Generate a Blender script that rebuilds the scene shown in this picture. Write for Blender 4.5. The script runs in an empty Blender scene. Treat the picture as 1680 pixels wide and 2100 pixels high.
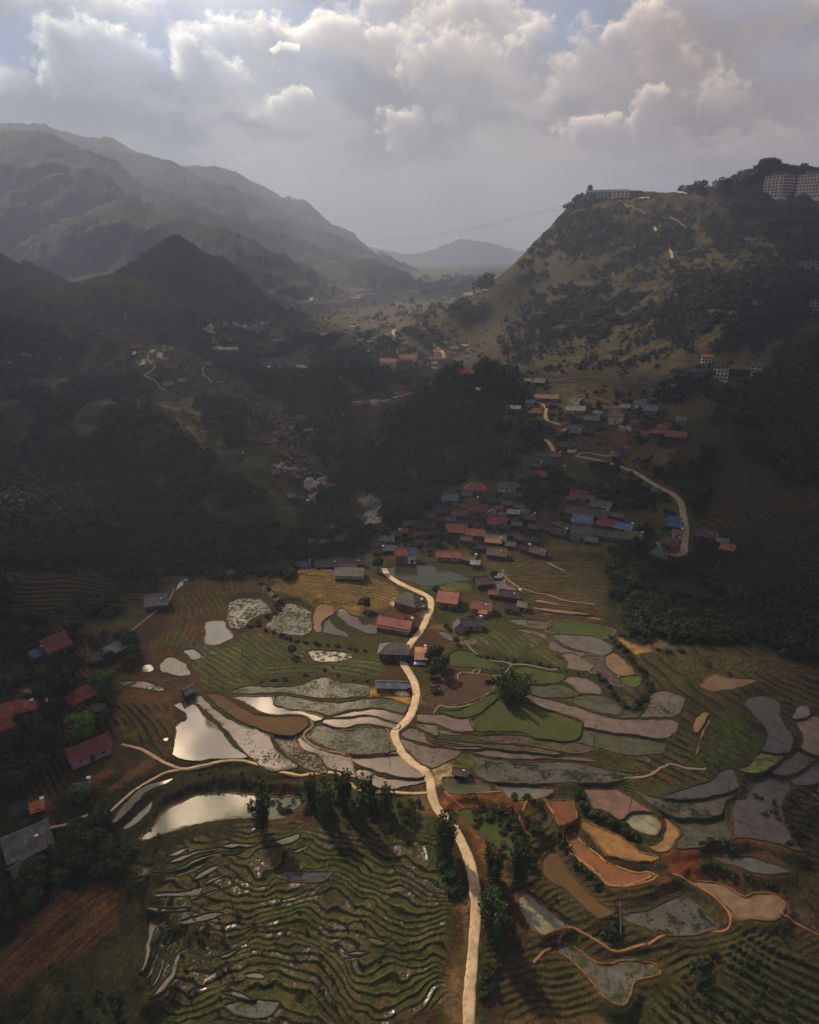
import bpy, bmesh, math, random
import numpy as np
from mathutils import Vector, Matrix, Euler
R = math.radians
random.seed(7); rng = np.random.default_rng(11)
scene = bpy.context.scene
COL = scene.collection

# ------------------------------------------------------------------ camera
FPX, CX, CY, PITCH, ZC = 1500.0, 840.0, 1050.0, R(19.5), 136.0
cd = bpy.data.cameras.new('camera'); cam = bpy.data.objects.new('camera', cd); COL.objects.link(cam)
cam.location = (0, 0, ZC); cam.rotation_euler = (R(90) - PITCH, 0, 0)
cd.sensor_fit = 'HORIZONTAL'; cd.sensor_width = 36.0; cd.lens = 36.0 * FPX / 1680.0
cd.clip_start = 1.0; cd.clip_end = 40000.0
scene.camera = cam
scene.view_settings.view_transform = 'Standard'; scene.view_settings.look = 'None'
scene.view_settings.exposure = 0.15; scene.view_settings.gamma = 1.0
scene.render.engine = 'CYCLES'
cy = scene.cycles
cy.use_denoising = True
cy.max_bounces = 6; cy.diffuse_bounces = 2; cy.glossy_bounces = 2; cy.transmission_bounces = 2
cy.volume_bounces = 1; cy.transparent_max_bounces = 6
cy.sample_clamp_indirect = 3.0; cy.sample_clamp_direct = 12.0
cy.caustics_reflective = False; cy.caustics_refractive = False
cy.volume_step_rate = 1.0; cy.volume_max_steps = 64

def raydir(px, py):
    a = (np.asarray(px, float) - CX) / FPX; b = (CY - np.asarray(py, float)) / FPX
    return a, math.cos(PITCH) + b * math.sin(PITCH), -math.sin(PITCH) + b * math.cos(PITCH)

def azel(px, py):
    x, y, z = raydir(px, py)
    return math.degrees(math.atan2(x, y)), math.degrees(math.atan2(z, math.hypot(x, y)))

# ------------------------------------------------------------------ sun
SUN_AZ, SUN_EL = -40.0, 45.0
sd = bpy.data.lights.new('sun', 'SUN'); so = bpy.data.objects.new('sun', sd); COL.objects.link(so)
sd.energy = 5.0; sd.angle = R(1.5); sd.color = (1.0, 0.77, 0.50)
sv = Vector((math.sin(R(SUN_AZ)) * math.cos(R(SUN_EL)), math.cos(R(SUN_AZ)) * math.cos(R(SUN_EL)), math.sin(R(SUN_EL))))
so.rotation_euler = sv.to_track_quat('Z', 'Y').to_euler()
so.location = sv * 3000
SKY_K = 1.0

# ------------------------------------------------------------------ node helpers
class NT:
    def __init__(s, tree): s.t = tree
    def n(s, typ, **kw):
        nd = s.t.nodes.new(typ)
        for k, v in kw.items(): setattr(nd, k, v)
        return nd
    def l(s, a, b): s.t.links.new(a, b)
    def put(s, sock, v):
        if isinstance(v, bpy.types.NodeSocket): s.t.links.new(v, sock)
        elif v is not None: sock.default_value = v
    def m(s, op, a, b=None, c=None, clamp=False):
        nd = s.n('ShaderNodeMath', operation=op); nd.use_clamp = clamp
        s.put(nd.inputs[0], a)
        if b is not None: s.put(nd.inputs[1], b)
        if c is not None: s.put(nd.inputs[2], c)
        return nd.outputs[0]
    def noise(s, vec, scale, detail=6, rough=0.55, lac=2.0, dist=0.0, color=False):
        nd = s.n('ShaderNodeTexNoise'); s.put(nd.inputs['Vector'], vec)
        nd.inputs['Scale'].default_value = scale; nd.inputs['Detail'].default_value = detail
        nd.inputs['Roughness'].default_value = rough; nd.inputs['Lacunarity'].default_value = lac
        nd.inputs['Distortion'].default_value = dist
        return nd.outputs['Color' if color else 'Fac']
    def smooth(s, v, lo, hi, a=0.0, b=1.0):
        nd = s.n('ShaderNodeMapRange', interpolation_type='SMOOTHSTEP'); s.put(nd.inputs[0], v)
        for i, q in zip((1, 2, 3, 4), (lo, hi, a, b)): nd.inputs[i].default_value = q
        return nd.outputs[0]
    def mix(s, f, a, b, blend='MIX'):
        nd = s.n('ShaderNodeMix', data_type='RGBA', blend_type=blend)
        s.put(nd.inputs[0], f)
        for sock, v in ((nd.inputs[6], a), (nd.inputs[7], b)):
            if isinstance(v, tuple): v = (*v[:3], 1.0)
            s.put(sock, v)
        return nd.outputs[2]

# ------------------------------------------------------------------ numpy noise
def _h(ix, iy, seed):
    n = (ix.astype(np.int64) * 374761393 + iy.astype(np.int64) * 668265263 + seed * 974634777) & 0xffffffff
    n = ((n ^ (n >> 13)) * 1274126177) & 0xffffffff
    return ((n ^ (n >> 16)) & 0xffffff).astype(np.float32) / 16777216.0
def vn(x, y, s=0):
    ix = np.floor(x); iy = np.floor(y); fx = x - ix; fy = y - iy
    fx = fx * fx * fx * (fx * (fx * 6 - 15) + 10); fy = fy * fy * fy * (fy * (fy * 6 - 15) + 10)
    a = _h(ix, iy, s); b = _h(ix + 1, iy, s); c = _h(ix, iy + 1, s); d = _h(ix + 1, iy + 1, s)
    return (a + (b - a) * fx) * (1 - fy) + (c + (d - c) * fx) * fy
def fbm(x, y, octaves=4, s=0, gain=0.5):
    t = 0; amp = 1; tot = 0
    for i in range(octaves):
        cs, sn = math.cos(i * 0.7), math.sin(i * 0.7)
        t = t + amp * vn((x * cs - y * sn) * 2 ** i + 17.3 * i, (x * sn + y * cs) * 2 ** i - 9.1 * i, s + i)
        tot += amp; amp *= gain
    return t / tot
def ss(x, a, b):
    t = np.clip((x - a) / (b - a), 0, 1); return t * t * (3 - 2 * t)
# ------------------------------------------------------------------ world: Nishita sky with a cumulus field computed here
GA, GE = -15.0, 37.0      # centre of the glow added to the sky to brighten pond reflections
# cloud masses, one list per depth layer: centre (photograph pixel), radii px, strength
CLOUDS = [
 [(40, 20, 200, 42, 1.0), (110, 85, 55, 50, .9), (640, 62, 90, 22, .7), (880, 20, 150, 40, .8), (1040, 70, 70, 50, .8), (1480, 40, 120, 60, 1.0), (1590, 45, 70, 24, .8), (1440, 120, 80, 60, .8), (1610, 200, 120, 80, .9), (25, 175, 45, 36, .6)],
 [(160, 130, 70, 50, .9), (240, 130, 70, 40, .9), (440, 92, 60, 34, .9), (490, 112, 55, 30, .9), (557, 50, 50, 14, .7), (700, 78, 100, 20, .9), (790, 90, 60, 20, .8), (940, 70, 90, 50, 1.0), (1300, 85, 60, 44, 1.0), (1250, 150, 95, 50, 1.0), (1380, 170, 90, 60, .8), (1550, 300, 110, 60, .5)],
 [(395, 125, 30, 36, .8), (460, 150, 30, 34, .8), (584, 110, 17, 12, .9), (590, 215, 55, 26, 1.0), (830, 255, 44, 40, .9), (930, 130, 90, 46, .9), (990, 160, 60, 50, .7), (925, 235, 28, 22, .7), (1095, 55, 40, 24, .8), (1325, 225, 44, 34, .9), (1335, 285, 38, 36, .9), (1200, 262, 52, 20, .9), (1255, 292, 50, 18, .8), (1490, 190, 60, 40, .5), (510, 320, 40, 30, .4)]]
GAPS = [(310, 85, 200, 50, 1.0), (620, 22, 200, 24, .8), (600, 140, 120, 40, .5), (1180, 45, 90, 60, 1.0), (1620, 120, 60, 30, .8), (1560, 10, 90, 16, .7), (20, 100, 70, 40, .8), (860, 85, 30, 10, .8), (1330, 20, 60, 20, .8)]
def blobs(lst, X, Y, p=1.0):
    t = np.zeros_like(X)
    for (px, py, rx, ry, amp) in lst:
        ca, ce = azel(px, py)
        q = ((X - ca) / (rx * .0382)) ** 2 + ((Y - ce) / (ry * .0382)) ** 2
        t = np.maximum(t, amp * np.exp(-q * .75)) + .25 * np.minimum(t, amp * np.exp(-q * .75))
    return t
def c3w(a, b, w): return np.array(a) * (1 - w) + np.array(b) * w
def sky_window(a0, a1, na, e0, e1, ne):
    A, E = np.meshgrid(a0 + (np.arange(na) + .5) / na * (a1 - a0), e0 + (np.arange(ne) + .5) / ne * (e1 - e0))
    da, de = (a1 - a0) / na, (e1 - e0) / ne
    w = ss(A, -28, 24)[..., None]; lo = ss(E, 9.0, 1.5)[..., None]
    wx = (fbm(A / 6, E / 4, 4, 501) - .5) * 3.4; wy = (fbm(A / 6 + 9, E / 4, 4, 503) - .5) * 2.6
    gap = c3w((.36, .45, .60), (.33, .39, .50), w); lowc = c3w((.36, .335, .32), (.40, .33, .295), w)
    grey = c3w((.46, .455, .43), (.47, .40, .355), w); dk = c3w((.25, .265, .285), (.28, .25, .24), w)
    m = fbm((A + wx) / 8, (E + wy) / 4.5, 6, 511, .55)
    g = (blobs(GAPS, A + wx * .5, E + wy * .4))[..., None]
    tone = ss(m, .40, .60)[..., None]
    out = dk * (1 - tone) + grey * tone
    gp = np.clip(g + .55 * ss(E, 11, 15)[..., None] * ss(m, .52, .42)[..., None], 0, 1)
    out = out * (1 - gp) + gap * gp
    out = out * (1 - lo * .85) + lowc * lo * .85
    for k, lst in enumerate(CLOUDS):
        sm = fbm(A / 1.9, E / 1.6, 6, 601 + k * 9, .62) - .5; sn = fbm(A / 1.9 + 7, E / 1.6, 6, 603 + k * 9, .62) - .5
        X = A + wx * .3 + sm * 3.2; Y = E + wy * .3 + sn * 2.6
        bil = np.abs(fbm(A / .9 + sm, E / .75 + sn, 5, 605 + k * 9, .55) - .5) * 2
        d = blobs(lst, X, Y) * 1.25 - .26 - .34 * bil
        if k == 1: d = np.maximum(d, ss(E, 15.5, 24) * (ss(m, .42, .62) * .9 - .2))
        dens = np.clip(d, 0, .6); tau = np.zeros_like(d)
        for j in range(1, 10):
            L = .05 * j ** 1.6; sx = int(round(-.5 * L / da)); sy = int(round(.86 * L / de))
            sh = np.roll(np.roll(dens, -sx, 1), -sy, 0)
            if sy: sh[-sy:, :] = sh[-sy - 1:-sy, :]
            tau += sh * (.04 + .045 * j)
        T = np.exp(-tau * 2.6)[..., None]
        al = ss(d, .0, .5)[..., None] * (.35 + .55 * T)
        lit = c3w((1.6, 1.5, 1.26), (1.42, 1.15, .90), w); shd = c3w((.44, .44, .43), (.47, .395, .36), w)
        fade = (1 - .6 * ss(E, 8, 4)[..., None])
        c = shd + (lit - shd) * T * fade
        al = al * fade
        out = out * (1 - al) + c * al
    # paler streaks where light falls through the gaps
    ray = ss(fbm((A + E * .55) / 2.6, E / 40, 3, 551), .42, .64) * ss(A, 2, -12) * ss(E, 1, 6)
    out = out * (1 + .10 * ray[..., None])
    out = out * (1 + .38 * ss(E, 26, 17))[..., None] * c3w((.95, 1.0, 1.07), (1.02, .985, .96), w)
    return out, A, E

def to_image(name, rgb):
    im = bpy.data.images.new(name, rgb.shape[1], rgb.shape[0], alpha=False, float_buffer=True)
    im.colorspace_settings.name = 'Non-Color'
    px = np.ones(rgb.shape[:2] + (4,), np.float32); px[..., :3] = rgb; im.pixels.foreach_set(px.ravel()); im.pack(); return im
world = bpy.data.worlds.new('World'); scene.world = world; world.use_nodes = True
wt = world.node_tree; wt.nodes.clear(); W = NT(wt)
tc = W.n('ShaderNodeTexCoord'); sep = W.n('ShaderNodeSeparateXYZ'); W.l(tc.outputs['Generated'], sep.inputs[0])
az = W.m('MULTIPLY', W.m('ARCTAN2', sep.outputs[0], sep.outputs[1]), 57.2958)
el = W.m('MULTIPLY', W.m('ARCSINE', sep.outputs[2]), 57.2958)
def env(name, a0, a1, na, e0, e1, ne, glow):
    rgb, A, E = sky_window(a0, a1, na, e0, e1, ne)
    if glow:   # bright patch added off the sun for pond reflections; darker away from it
        a, e, ga, ge = np.radians(A), np.radians(E), R(GA), R(GE)
        ang = np.degrees(np.arccos(np.clip(np.sin(e) * math.sin(ge) + np.cos(e) * math.cos(ge) * np.cos(a - ga), -1, 1)))
        g_ = np.exp(-(ang / 12) ** 2) * (.25 + 1.5 * ss(fbm(A / 6, E / 4, 6, 541), .3, .72))
        rgb = rgb * (.55 + .45 * np.exp(-(ang / 60) ** 2))[..., None] + g_[..., None] * np.array(GLOW)
    im = to_image(name, rgb)
    cv = W.n('ShaderNodeCombineXYZ'); W.l(W.m('DIVIDE', W.m('SUBTRACT', az, a0), a1 - a0), cv.inputs[0]); W.l(W.m('DIVIDE', W.m('SUBTRACT', el, e0), e1 - e0), cv.inputs[1])
    nd = W.n('ShaderNodeTexImage', extension='EXTEND', interpolation='Linear'); nd.image = im; W.l(cv.outputs[0], nd.inputs[0]); return nd.outputs[0]
GLOW = (7.2, 5.3, 3.3)
near = env('cloud_field_low', -45, 45, 2400, -3, 21, 800, True)
allr = env('cloud_field_all', -180, 180, 720, -10, 90, 220, True)
win = W.m('MULTIPLY', W.m('LESS_THAN', W.m('ABSOLUTE', az), 44.5), W.m('MULTIPLY', W.m('LESS_THAN', el, 20.5), W.m('GREATER_THAN', el, -2.5)))
cloudc = W.mix(win, allr, near)
sky = W.n('ShaderNodeTexSky', sky_type='NISHITA'); sky.sun_disc = False
sky.sun_elevation = R(SUN_EL); sky.sun_rotation = R(SUN_AZ); sky.dust_density = 2.5; sky.altitude = 1500
bg1 = W.n('ShaderNodeBackground'); W.l(cloudc, bg1.inputs['Color']); bg1.inputs['Strength'].default_value = SKY_K
bg2 = W.n('ShaderNodeBackground'); W.l(sky.outputs[0], bg2.inputs['Color']); bg2.inputs['Strength'].default_value = .05
mx = W.n('ShaderNodeMixShader'); mx.inputs[0].default_value = .12; W.l(bg1.outputs[0], mx.inputs[1]); W.l(bg2.outputs[0], mx.inputs[2])
wo = W.n('ShaderNodeOutputWorld'); W.l(mx.outputs[0], wo.inputs['Surface'])
world.cycles.sampling_method = 'MANUAL'; world.cycles.sample_map_resolution = 512
# ------------------------------------------------------------------ terrain: one height field on a fan of rows (finer where it is near)
AZ0, AZ1, NA = R(-43), R(43), 1400
_d = [84.0]
while _d[-1] < 7500:
    q = _d[-1]
    _d.append(q * (1 + (0.0021 if q < 360 else 0.0030 if q < 1500 else 0.0055)))
DD = np.array(_d); ND = len(DD); LD = np.log(DD)
AZ = np.linspace(AZ0, AZ1, NA)
GX = DD[:, None] * np.sin(AZ)[None, :]; GY = DD[:, None] * np.cos(AZ)[None, :]

def P_z(px, py, z):
    x, y, w = raydir(px, py); t = (z - ZC) / w; return (x * t, y * t, z)
def P_y(px, py, Y):
    x, y, w = raydir(px, py); t = Y / y; return (x * t, Y, ZC + w * t)
def P_w(px, Y, z): return ((px - CX) / FPX * 1.07 * Y, Y, z)

cps = []
for px in (-250, 50, 350, 650, 950, 1250, 1550, 1900):
    for py, z in ((2350, -17), (2100, -12), (1900, -7), (1700, -2.5), (1550, 0), (1400, 1)):
        if px > 1700: z -= 2
        cps.append(P_z(px, py, z))
for px, py, z in ((50, 1250, 6), (250, 1250, 4), (450, 1250, 1.5), (700, 1260, 1), (900, 1250, 1.5), (1150, 1260, 0), (1400, 1320, 1), (1650, 1330, 2),
                  (-250, 1250, 9), (1900, 1330, 4),
                  (-200, 1172, 4), (50, 1172, 3), (250, 1173, 2.5), (450, 1180, 2), (600, 1170, 2), (700, 1165, 3), (830, 1165, 1), (950, 1160, 2), (1100, 1160, 2), (1200, 1180, 2),
                  (800, 1120, 1), (920, 1090, 3), (1050, 1060, 3), (1200, 1080, 3), (1350, 1130, 4), (1300, 1200, 2),
                  (930, 1000, 4), (1050, 990, 5), (1180, 1000, 7), (1300, 1020, 7), (1400, 1060, 7), (1480, 1110, 6),
                  (1120, 930, 13), (1230, 940, 12), (1350, 990, 10), (1110, 850, 24), (1200, 870, 22), (1270, 850, 27), (1380, 890, 27), (1320, 830, 32), (1060, 840, 22),
                  (1100, 780, 30), (1240, 780, 38), (1330, 780, 42), (1430, 790, 42),
                  (670, 1100, -9), (690, 1060, -16), (765, 1060, -30), (750, 1020, -32), (740, 920, -27), (700, 960, -30), (870, 1070, 0),
                  (830, 1110, -4), (900, 1000, -4), (640, 880, -4), (650, 850, 0), (740, 830, -2), (820, 805, 4), (680, 860, -6), (840, 830, 6),
                  (730, 790, -12), (600, 800, -15)):
    cps.append(P_z(px, py, z))
for px in (-250, -50, 100, 250, 400, 520): cps.append(P_w(px, 326, -18))
for px in (-250, -50, 100, 250, 400, 540): cps.append(P_w(px, 352, -38))
cps.append(P_w(620, 345, -30))
for px, py, Y in ((-200, 640, 950), (0, 640, 900), (120, 662, 880), (240, 690, 850), (340, 716, 800), (470, 765, 720), (540, 810, 670), (590, 860, 620), (640, 915, 570), (690, 970, 520), (705, 1010, 490),
                  (150, 760, 760), (300, 790, 700), (400, 850, 640), (500, 920, 560), (600, 980, 490), (630, 1020, 455), (540, 870, 610),
                  (-200, 840, 640), (0, 800, 660), (130, 830, 600), (250, 845, 555), (330, 880, 540), (420, 918, 495), (520, 985, 450), (600, 1050, 412), (640, 1120, 378), (470, 870, 590),
                  (0, 950, 520), (150, 980, 480), (300, 1000, 450), (420, 1060, 410), (520, 1110, 385), (200, 1080, 408), (0, 1070, 415), (-200, 1080, 420), (330, 1130, 382), (100, 1140, 380),
                  # knoll
                  (905, 775, 585), (980, 768, 575), (1050, 790, 570), (860, 830, 560), (1000, 830, 545), (930, 880, 510), (1050, 880, 500), (830, 900, 520), (800, 980, 460), (880, 960, 465), (1000, 940, 465), (1080, 930, 462),
                  # far valley floor
                  (400, 760, 900), (560, 750, 950), (700, 745, 960), (820, 745, 950), (930, 745, 960), (620, 700, 1180), (740, 690, 1230), (850, 690, 1240), (600, 660, 1500), (800, 650, 1500), (950, 700, 1080),
                  (430, 680, 1150), (450, 700, 1050), (850, 620, 1900), (700, 625, 1900), (960, 600, 2300), (870, 590, 2500), (1000, 580, 2500),
                  # the gully between
                  (560, 775, 860), (700, 775, 850), (800, 775, 850), (630, 830, 690), (880, 770, 900),
                  # right hill
                  (1190, 405, 1280), (1175, 425, 1275), (1130, 470, 1265), (1100, 500, 1255), (1070, 540, 1245), (1050, 568, 1235), (1030, 592, 1200), (960, 625, 1130), (860, 665, 1060),
                  (1250, 400, 1290), (1330, 400, 1290), (1400, 398, 1270), (1415, 383, 1250), (1480, 385, 1260), (1540, 365, 1290), (1600, 404, 1130), (1660, 404, 1130), (1560, 350, 1330), (1620, 352, 1300), (1680, 355, 1300), (1800, 360, 1250), (1950, 370, 1250),
                  (1350, 480, 1080), (1240, 480, 1120), (1500, 470, 1050), (1650, 480, 980), (1850, 480, 950), (1150, 560, 1080), (1250, 580, 980), (1350, 540, 1000), (1500, 560, 860), (1650, 555, 800), (1850, 560, 760), (1150, 630, 950), (1300, 640, 830), (1450, 640, 730), (1600, 640, 660), (1800, 650, 600),
                  (1050, 690, 900), (1200, 700, 780), (1350, 710, 680), (1470, 740, 625), (1560, 740, 600), (1620, 690, 600), (1050, 745, 830), (1200, 750, 690), (1400, 760, 610),
                  # dark spur at the edge
                  (1690, 715, 420), (1900, 650, 400), (1620, 790, 405), (1540, 850, 405), (1480, 880, 430), (1500, 820, 540), (1600, 880, 385), (1690, 900, 350), (1500, 950, 390), (1600, 1000, 350), (1560, 1080, 325), (1680, 1100, 315), (1900, 1000, 340), (1650, 1200, 287), (1450, 1190, 310), (1900, 1180, 290)):
    cps.append(P_y(px, py, Y))
for px, Y, z in ((-200, 1150, 10), (100, 1150, 0), (300, 1050, -5), (0, 1100, 5), (1250, 1500, 150), (1500, 1500, 170), (1800, 1500, 190), (1130, 1500, 90), (1350, 1420, 200), (1000, 700, 15),
                 (920, 720, 10), (820, 640, -12), (1060, 700, 22), (-400, 1800, 20), (100, 1900, 30), (400, 1700, 25), (600, 2400, 35), (900, 3500, 50), (600, 4500, 50), (1200, 4500, 60), (200, 4500, 60), (1700, 4500, 60), (1500, 2500, 70), (-300, 3500, 50),
                 (600, 9000, 50), (1200, 9000, 50), (0, 9000, 50), (1700, 9000, 50)):
    cps.append(P_w(px, Y, z))
cps = np.array(cps)
cu = np.arctan2(cps[:, 0], cps[:, 1]); cv = np.log(np.hypot(cps[:, 0], cps[:, 1]))
def kern(r2): return np.sqrt(r2 + 0.035 ** 2)
nC = len(cps)
KM = np.zeros((nC + 3, nC + 3))
KM[:nC, :nC] = kern((cu[:, None] - cu[None]) ** 2 + (cv[:, None] - cv[None]) ** 2) - np.eye(nC) * 0.004
KM[:nC, nC] = 1; KM[:nC, nC + 1] = cu; KM[:nC, nC + 2] = cv; KM[nC:, :nC] = KM[:nC, nC:].T
wts = np.linalg.solve(KM, np.concatenate([cps[:, 2], np.zeros(3)]))
# evaluate on a coarse fan, then refine smoothly
cA = np.linspace(AZ0, AZ1, 280); cL = np.linspace(LD[0], LD[-1], 460)
UU, VV = np.meshgrid(cA, cL)
zc = wts[nC] + wts[nC + 1] * UU + wts[nC + 2] * VV
for i in range(nC): zc += wts[i] * kern((UU - cu[i]) ** 2 + (VV - cv[i]) ** 2)
def _axis(q, q0, q1, n):
    f = (q - q0) / (q1 - q0) * (n - 1); i = np.clip(np.floor(f).astype(int), 0, n - 2); return i, f - i
ai, af = _axis(AZ, AZ0, AZ1, 280); li, lf = _axis(LD, LD[0], LD[-1], 460)
rows = zc[:, ai] * (1 - af) + zc[:, ai + 1] * af
Z = rows[li] * (1 - lf[:, None]) + rows[li + 1] * lf[:, None]

# relief of the open slopes: grows away from the paddies
amp = ss(GY, 300, 420) * (1 - ss(GY, 900, 1300) * 0.0)
n1 = fbm(GX / 90, GY / 90, 4, 3) - 0.5
n2 = np.abs(fbm(GX / 38 + n1 * 1.2, GY / 38, 3, 9) - 0.5) * 2
val = ss(GX, 60, -60) * ss(GY, 360, 450) * (1 - ss(GY, 900, 1100)) + ss(GX + (GY - 1000) * -0.0, 150, 330) * ss(GY, 330, 500) * (1 - 0.0 * GY)
val = np.clip(val, 0, 1)
rg = np.abs(fbm(GX / 60 + n1 * 2, GY / 60, 4, 15) - .5) * 2
Z = Z + val * (n1 * 26 - n2 * 8 - (rg - .3) * 16 + 2) + amp * 0.15 * n1 * 10

# mountain ridges: (crest as px, py, forward metres), fall per metre, roughness
RIDGES = [
    ([(400, 425, 7000), (500, 430, 7000), (600, 446, 7000), (700, 482, 6950), (770, 508, 6950), (840, 522, 6950), (900, 508, 6900), (945, 488, 6900), (1000, 495, 6900), (1060, 512, 6900), (1200, 530, 6900)], 0.5, 120),
    ([(-300, 300, 3136), (-100, 262, 3136), (0, 265, 3136), (75, 267, 3086), (110, 275, 3057), (150, 300, 3037), (220, 342, 2988), (300, 382, 2940), (345, 402, 2890), (430, 430, 2890), (500, 452, 2890), (600, 482, 2890), (700, 522, 2890), (770, 550, 2841), (840, 580, 2792), (870, 600, 2744)], 0.62, 120),
    ([(-300, 290, 4048), (-100, 255, 4048), (0, 250, 3960), (85, 252, 3960), (120, 265, 3960), (170, 297, 3916), (225, 302, 3872), (270, 312, 3872), (350, 327, 3784), (380, 345, 3740), (450, 385, 3696), (530, 410, 3652), (600, 445, 3608), (650, 465, 3564), (725, 495, 3520), (800, 535, 3432), (850, 570, 3388)], 0.6, 150),
    ([(100, 280, 4368), (130, 266, 4368), (185, 282, 4290), (225, 279, 4290), (245, 290, 4251), (270, 310, 4212)], 0.6, 120),
    ([(330, 370, 4680), (375, 338, 4602), (440, 339, 4602), (480, 350, 4524), (515, 377, 4446), (570, 420, 4368), (640, 460, 4290)], 0.6, 150),
    ([(640, 560, 2750), (700, 530, 2695), (760, 530, 2640), (800, 545, 2585), (835, 572, 2530), (860, 590, 2475)], 0.5, 60),
    ([(0, 570, 2530), (60, 545, 2530), (110, 510, 2508), (160, 450, 2475), (205, 420, 2453), (240, 411, 2420), (270, 411, 2398), (300, 425, 2365), (360, 437, 2310), (420, 462, 2255), (460, 465, 2233), (500, 490, 2200), (550, 530, 2145), (600, 560, 2112), (640, 595, 2068), (660, 625, 2024)], 0.62, 70),
    ([(230, 585, 1512), (280, 550, 1495), (320, 508, 1478), (350, 482, 1470), (370, 482, 1461), (410, 515, 1444), (450, 550, 1428), (500, 595, 1394), (540, 630, 1360), (570, 655, 1327)], 0.75, 45),
    ([(-250, 570, 1209), (-100, 580, 1199), (0, 578, 1190), (60, 575, 1190), (95, 573, 1190), (120, 584, 1181), (160, 576, 1171), (200, 565, 1162), (250, 558, 1153), (280, 576, 1139), (315, 612, 1116), (350, 636, 1102), (380, 650, 1088), (410, 668, 1069), (430, 690, 1050)], 0.5, 30),
    ([(-250, 440, 1750), (-100, 480, 1700), (-20, 505, 1680), (10, 522, 1670), (30, 545, 1650), (60, 568, 1630)], 0.6, 40),
    ([(400, 720, 1090), (430, 690, 1085), (480, 687, 1080), (560, 688, 1080), (640, 700, 1080)], 0.5, 10),
]
for k, (crest, fall, rough) in enumerate(RIDGES):
    pts = np.array([P_y(*c) for c in crest])
    r0 = np.searchsorted(DD, max(900, pts[:, 1].min() * 0.45)); r1 = ND
    X = GX[r0:r1]; Y = GY[r0:r1]
    best = np.full(X.shape, -1e9)
    wx = (fbm(X / (rough * 5), Y / (rough * 5), 3, 40 + k) - 0.5) * rough * 2.2
    wy = (fbm(X / (rough * 5) + 31, Y / (rough * 5), 3, 60 + k) - 0.5) * rough * 2.2
    dmin = np.full(X.shape, 1e9); zr = np.zeros(X.shape)
    for a, b in zip(pts[:-1], pts[1:]):
        ab = b[:2] - a[:2]; L2 = ab @ ab
        t = np.clip(((X - a[0]) * ab[0] + (Y - a[1]) * ab[1]) / L2, 0, 1)
        d = np.hypot(X - a[0] - t * ab[0], Y - a[1] - t * ab[1])
        cand = a[2] + t * (b[2] - a[2]) - d * fall
        zr = np.maximum(zr, cand) if k < 0 else np.where(cand > best, cand, zr)
        dmin = np.where(cand > best, d, dmin); best = np.maximum(best, cand)
    spur = np.abs(fbm((X + wx) / (rough * 3.0), (Y + wy) / (rough * 3.0), 4, 80 + k) - 0.5) * 2
    fine = fbm(X / (rough * 0.5), Y / (rough * 0.5), 4, 90 + k) - 0.5
    grow = ss(dmin, 0, rough * 2.5)
    h = best + grow * ((0.30 - spur) * rough * 1.7) + fine * rough * (0.05 + 0.25 * grow)
    Z[r0:r1] = np.maximum(Z[r0:r1], h)
# tree-canopy roughness on far forested ground
far = ss(GY, 1100, 1400)
Z += far * (fbm(GX / 14, GY / 14, 3, 5, 0.6) - 0.5) * 12 * (ss(Z, 45, 75))
Z = np.maximum(Z, -60)

def look(A, x, y):
    x = np.asarray(x, float); y = np.asarray(y, float)
    u = (np.arctan2(x, y) - AZ0) / (AZ1 - AZ0) * (NA - 1); l = np.log(np.maximum(np.hypot(x, y), 84.1))
    j = np.clip(np.searchsorted(LD, l) - 1, 0, ND - 2); fj = np.clip((l - LD[j]) / (LD[j + 1] - LD[j]), 0, 1)
    i = np.clip(np.floor(u).astype(int), 0, NA - 2); fi = np.clip(u - i, 0, 1)
    return (A[j, i] * (1 - fi) + A[j, i + 1] * fi) * (1 - fj) + (A[j + 1, i] * (1 - fi) + A[j + 1, i + 1] * fi) * fj
MD = np.exp(np.linspace(math.log(84.5), math.log(7400), 2200))
def hit(px, py, lift=0.0, A=None, near=0.0, far_=1e9):
    """the ground point seen at a photograph pixel"""
    A = Z if A is None else A
    x, y, w = raydir(px, py); h = math.hypot(x, y)
    D = MD[(MD > near) & (MD < far_)]
    zz = ZC + w / h * D; g = look(A, x / h * D, y / h * D) + lift
    below = np.nonzero(zz < g)[0]
    if len(below) == 0: k = len(D) - 1; return np.array([x / h * D[k], y / h * D[k], g[k] - lift])
    k = below[0]
    if k == 0: dd = D[0]
    else:
        a = zz[k - 1] - g[k - 1]; b = g[k] - zz[k]; dd = D[k - 1] + (D[k] - D[k - 1]) * a / (a + b)
    X, Y = x / h * dd, y / h * dd
    return np.array([X, Y, float(look(A, X, Y))])
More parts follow.
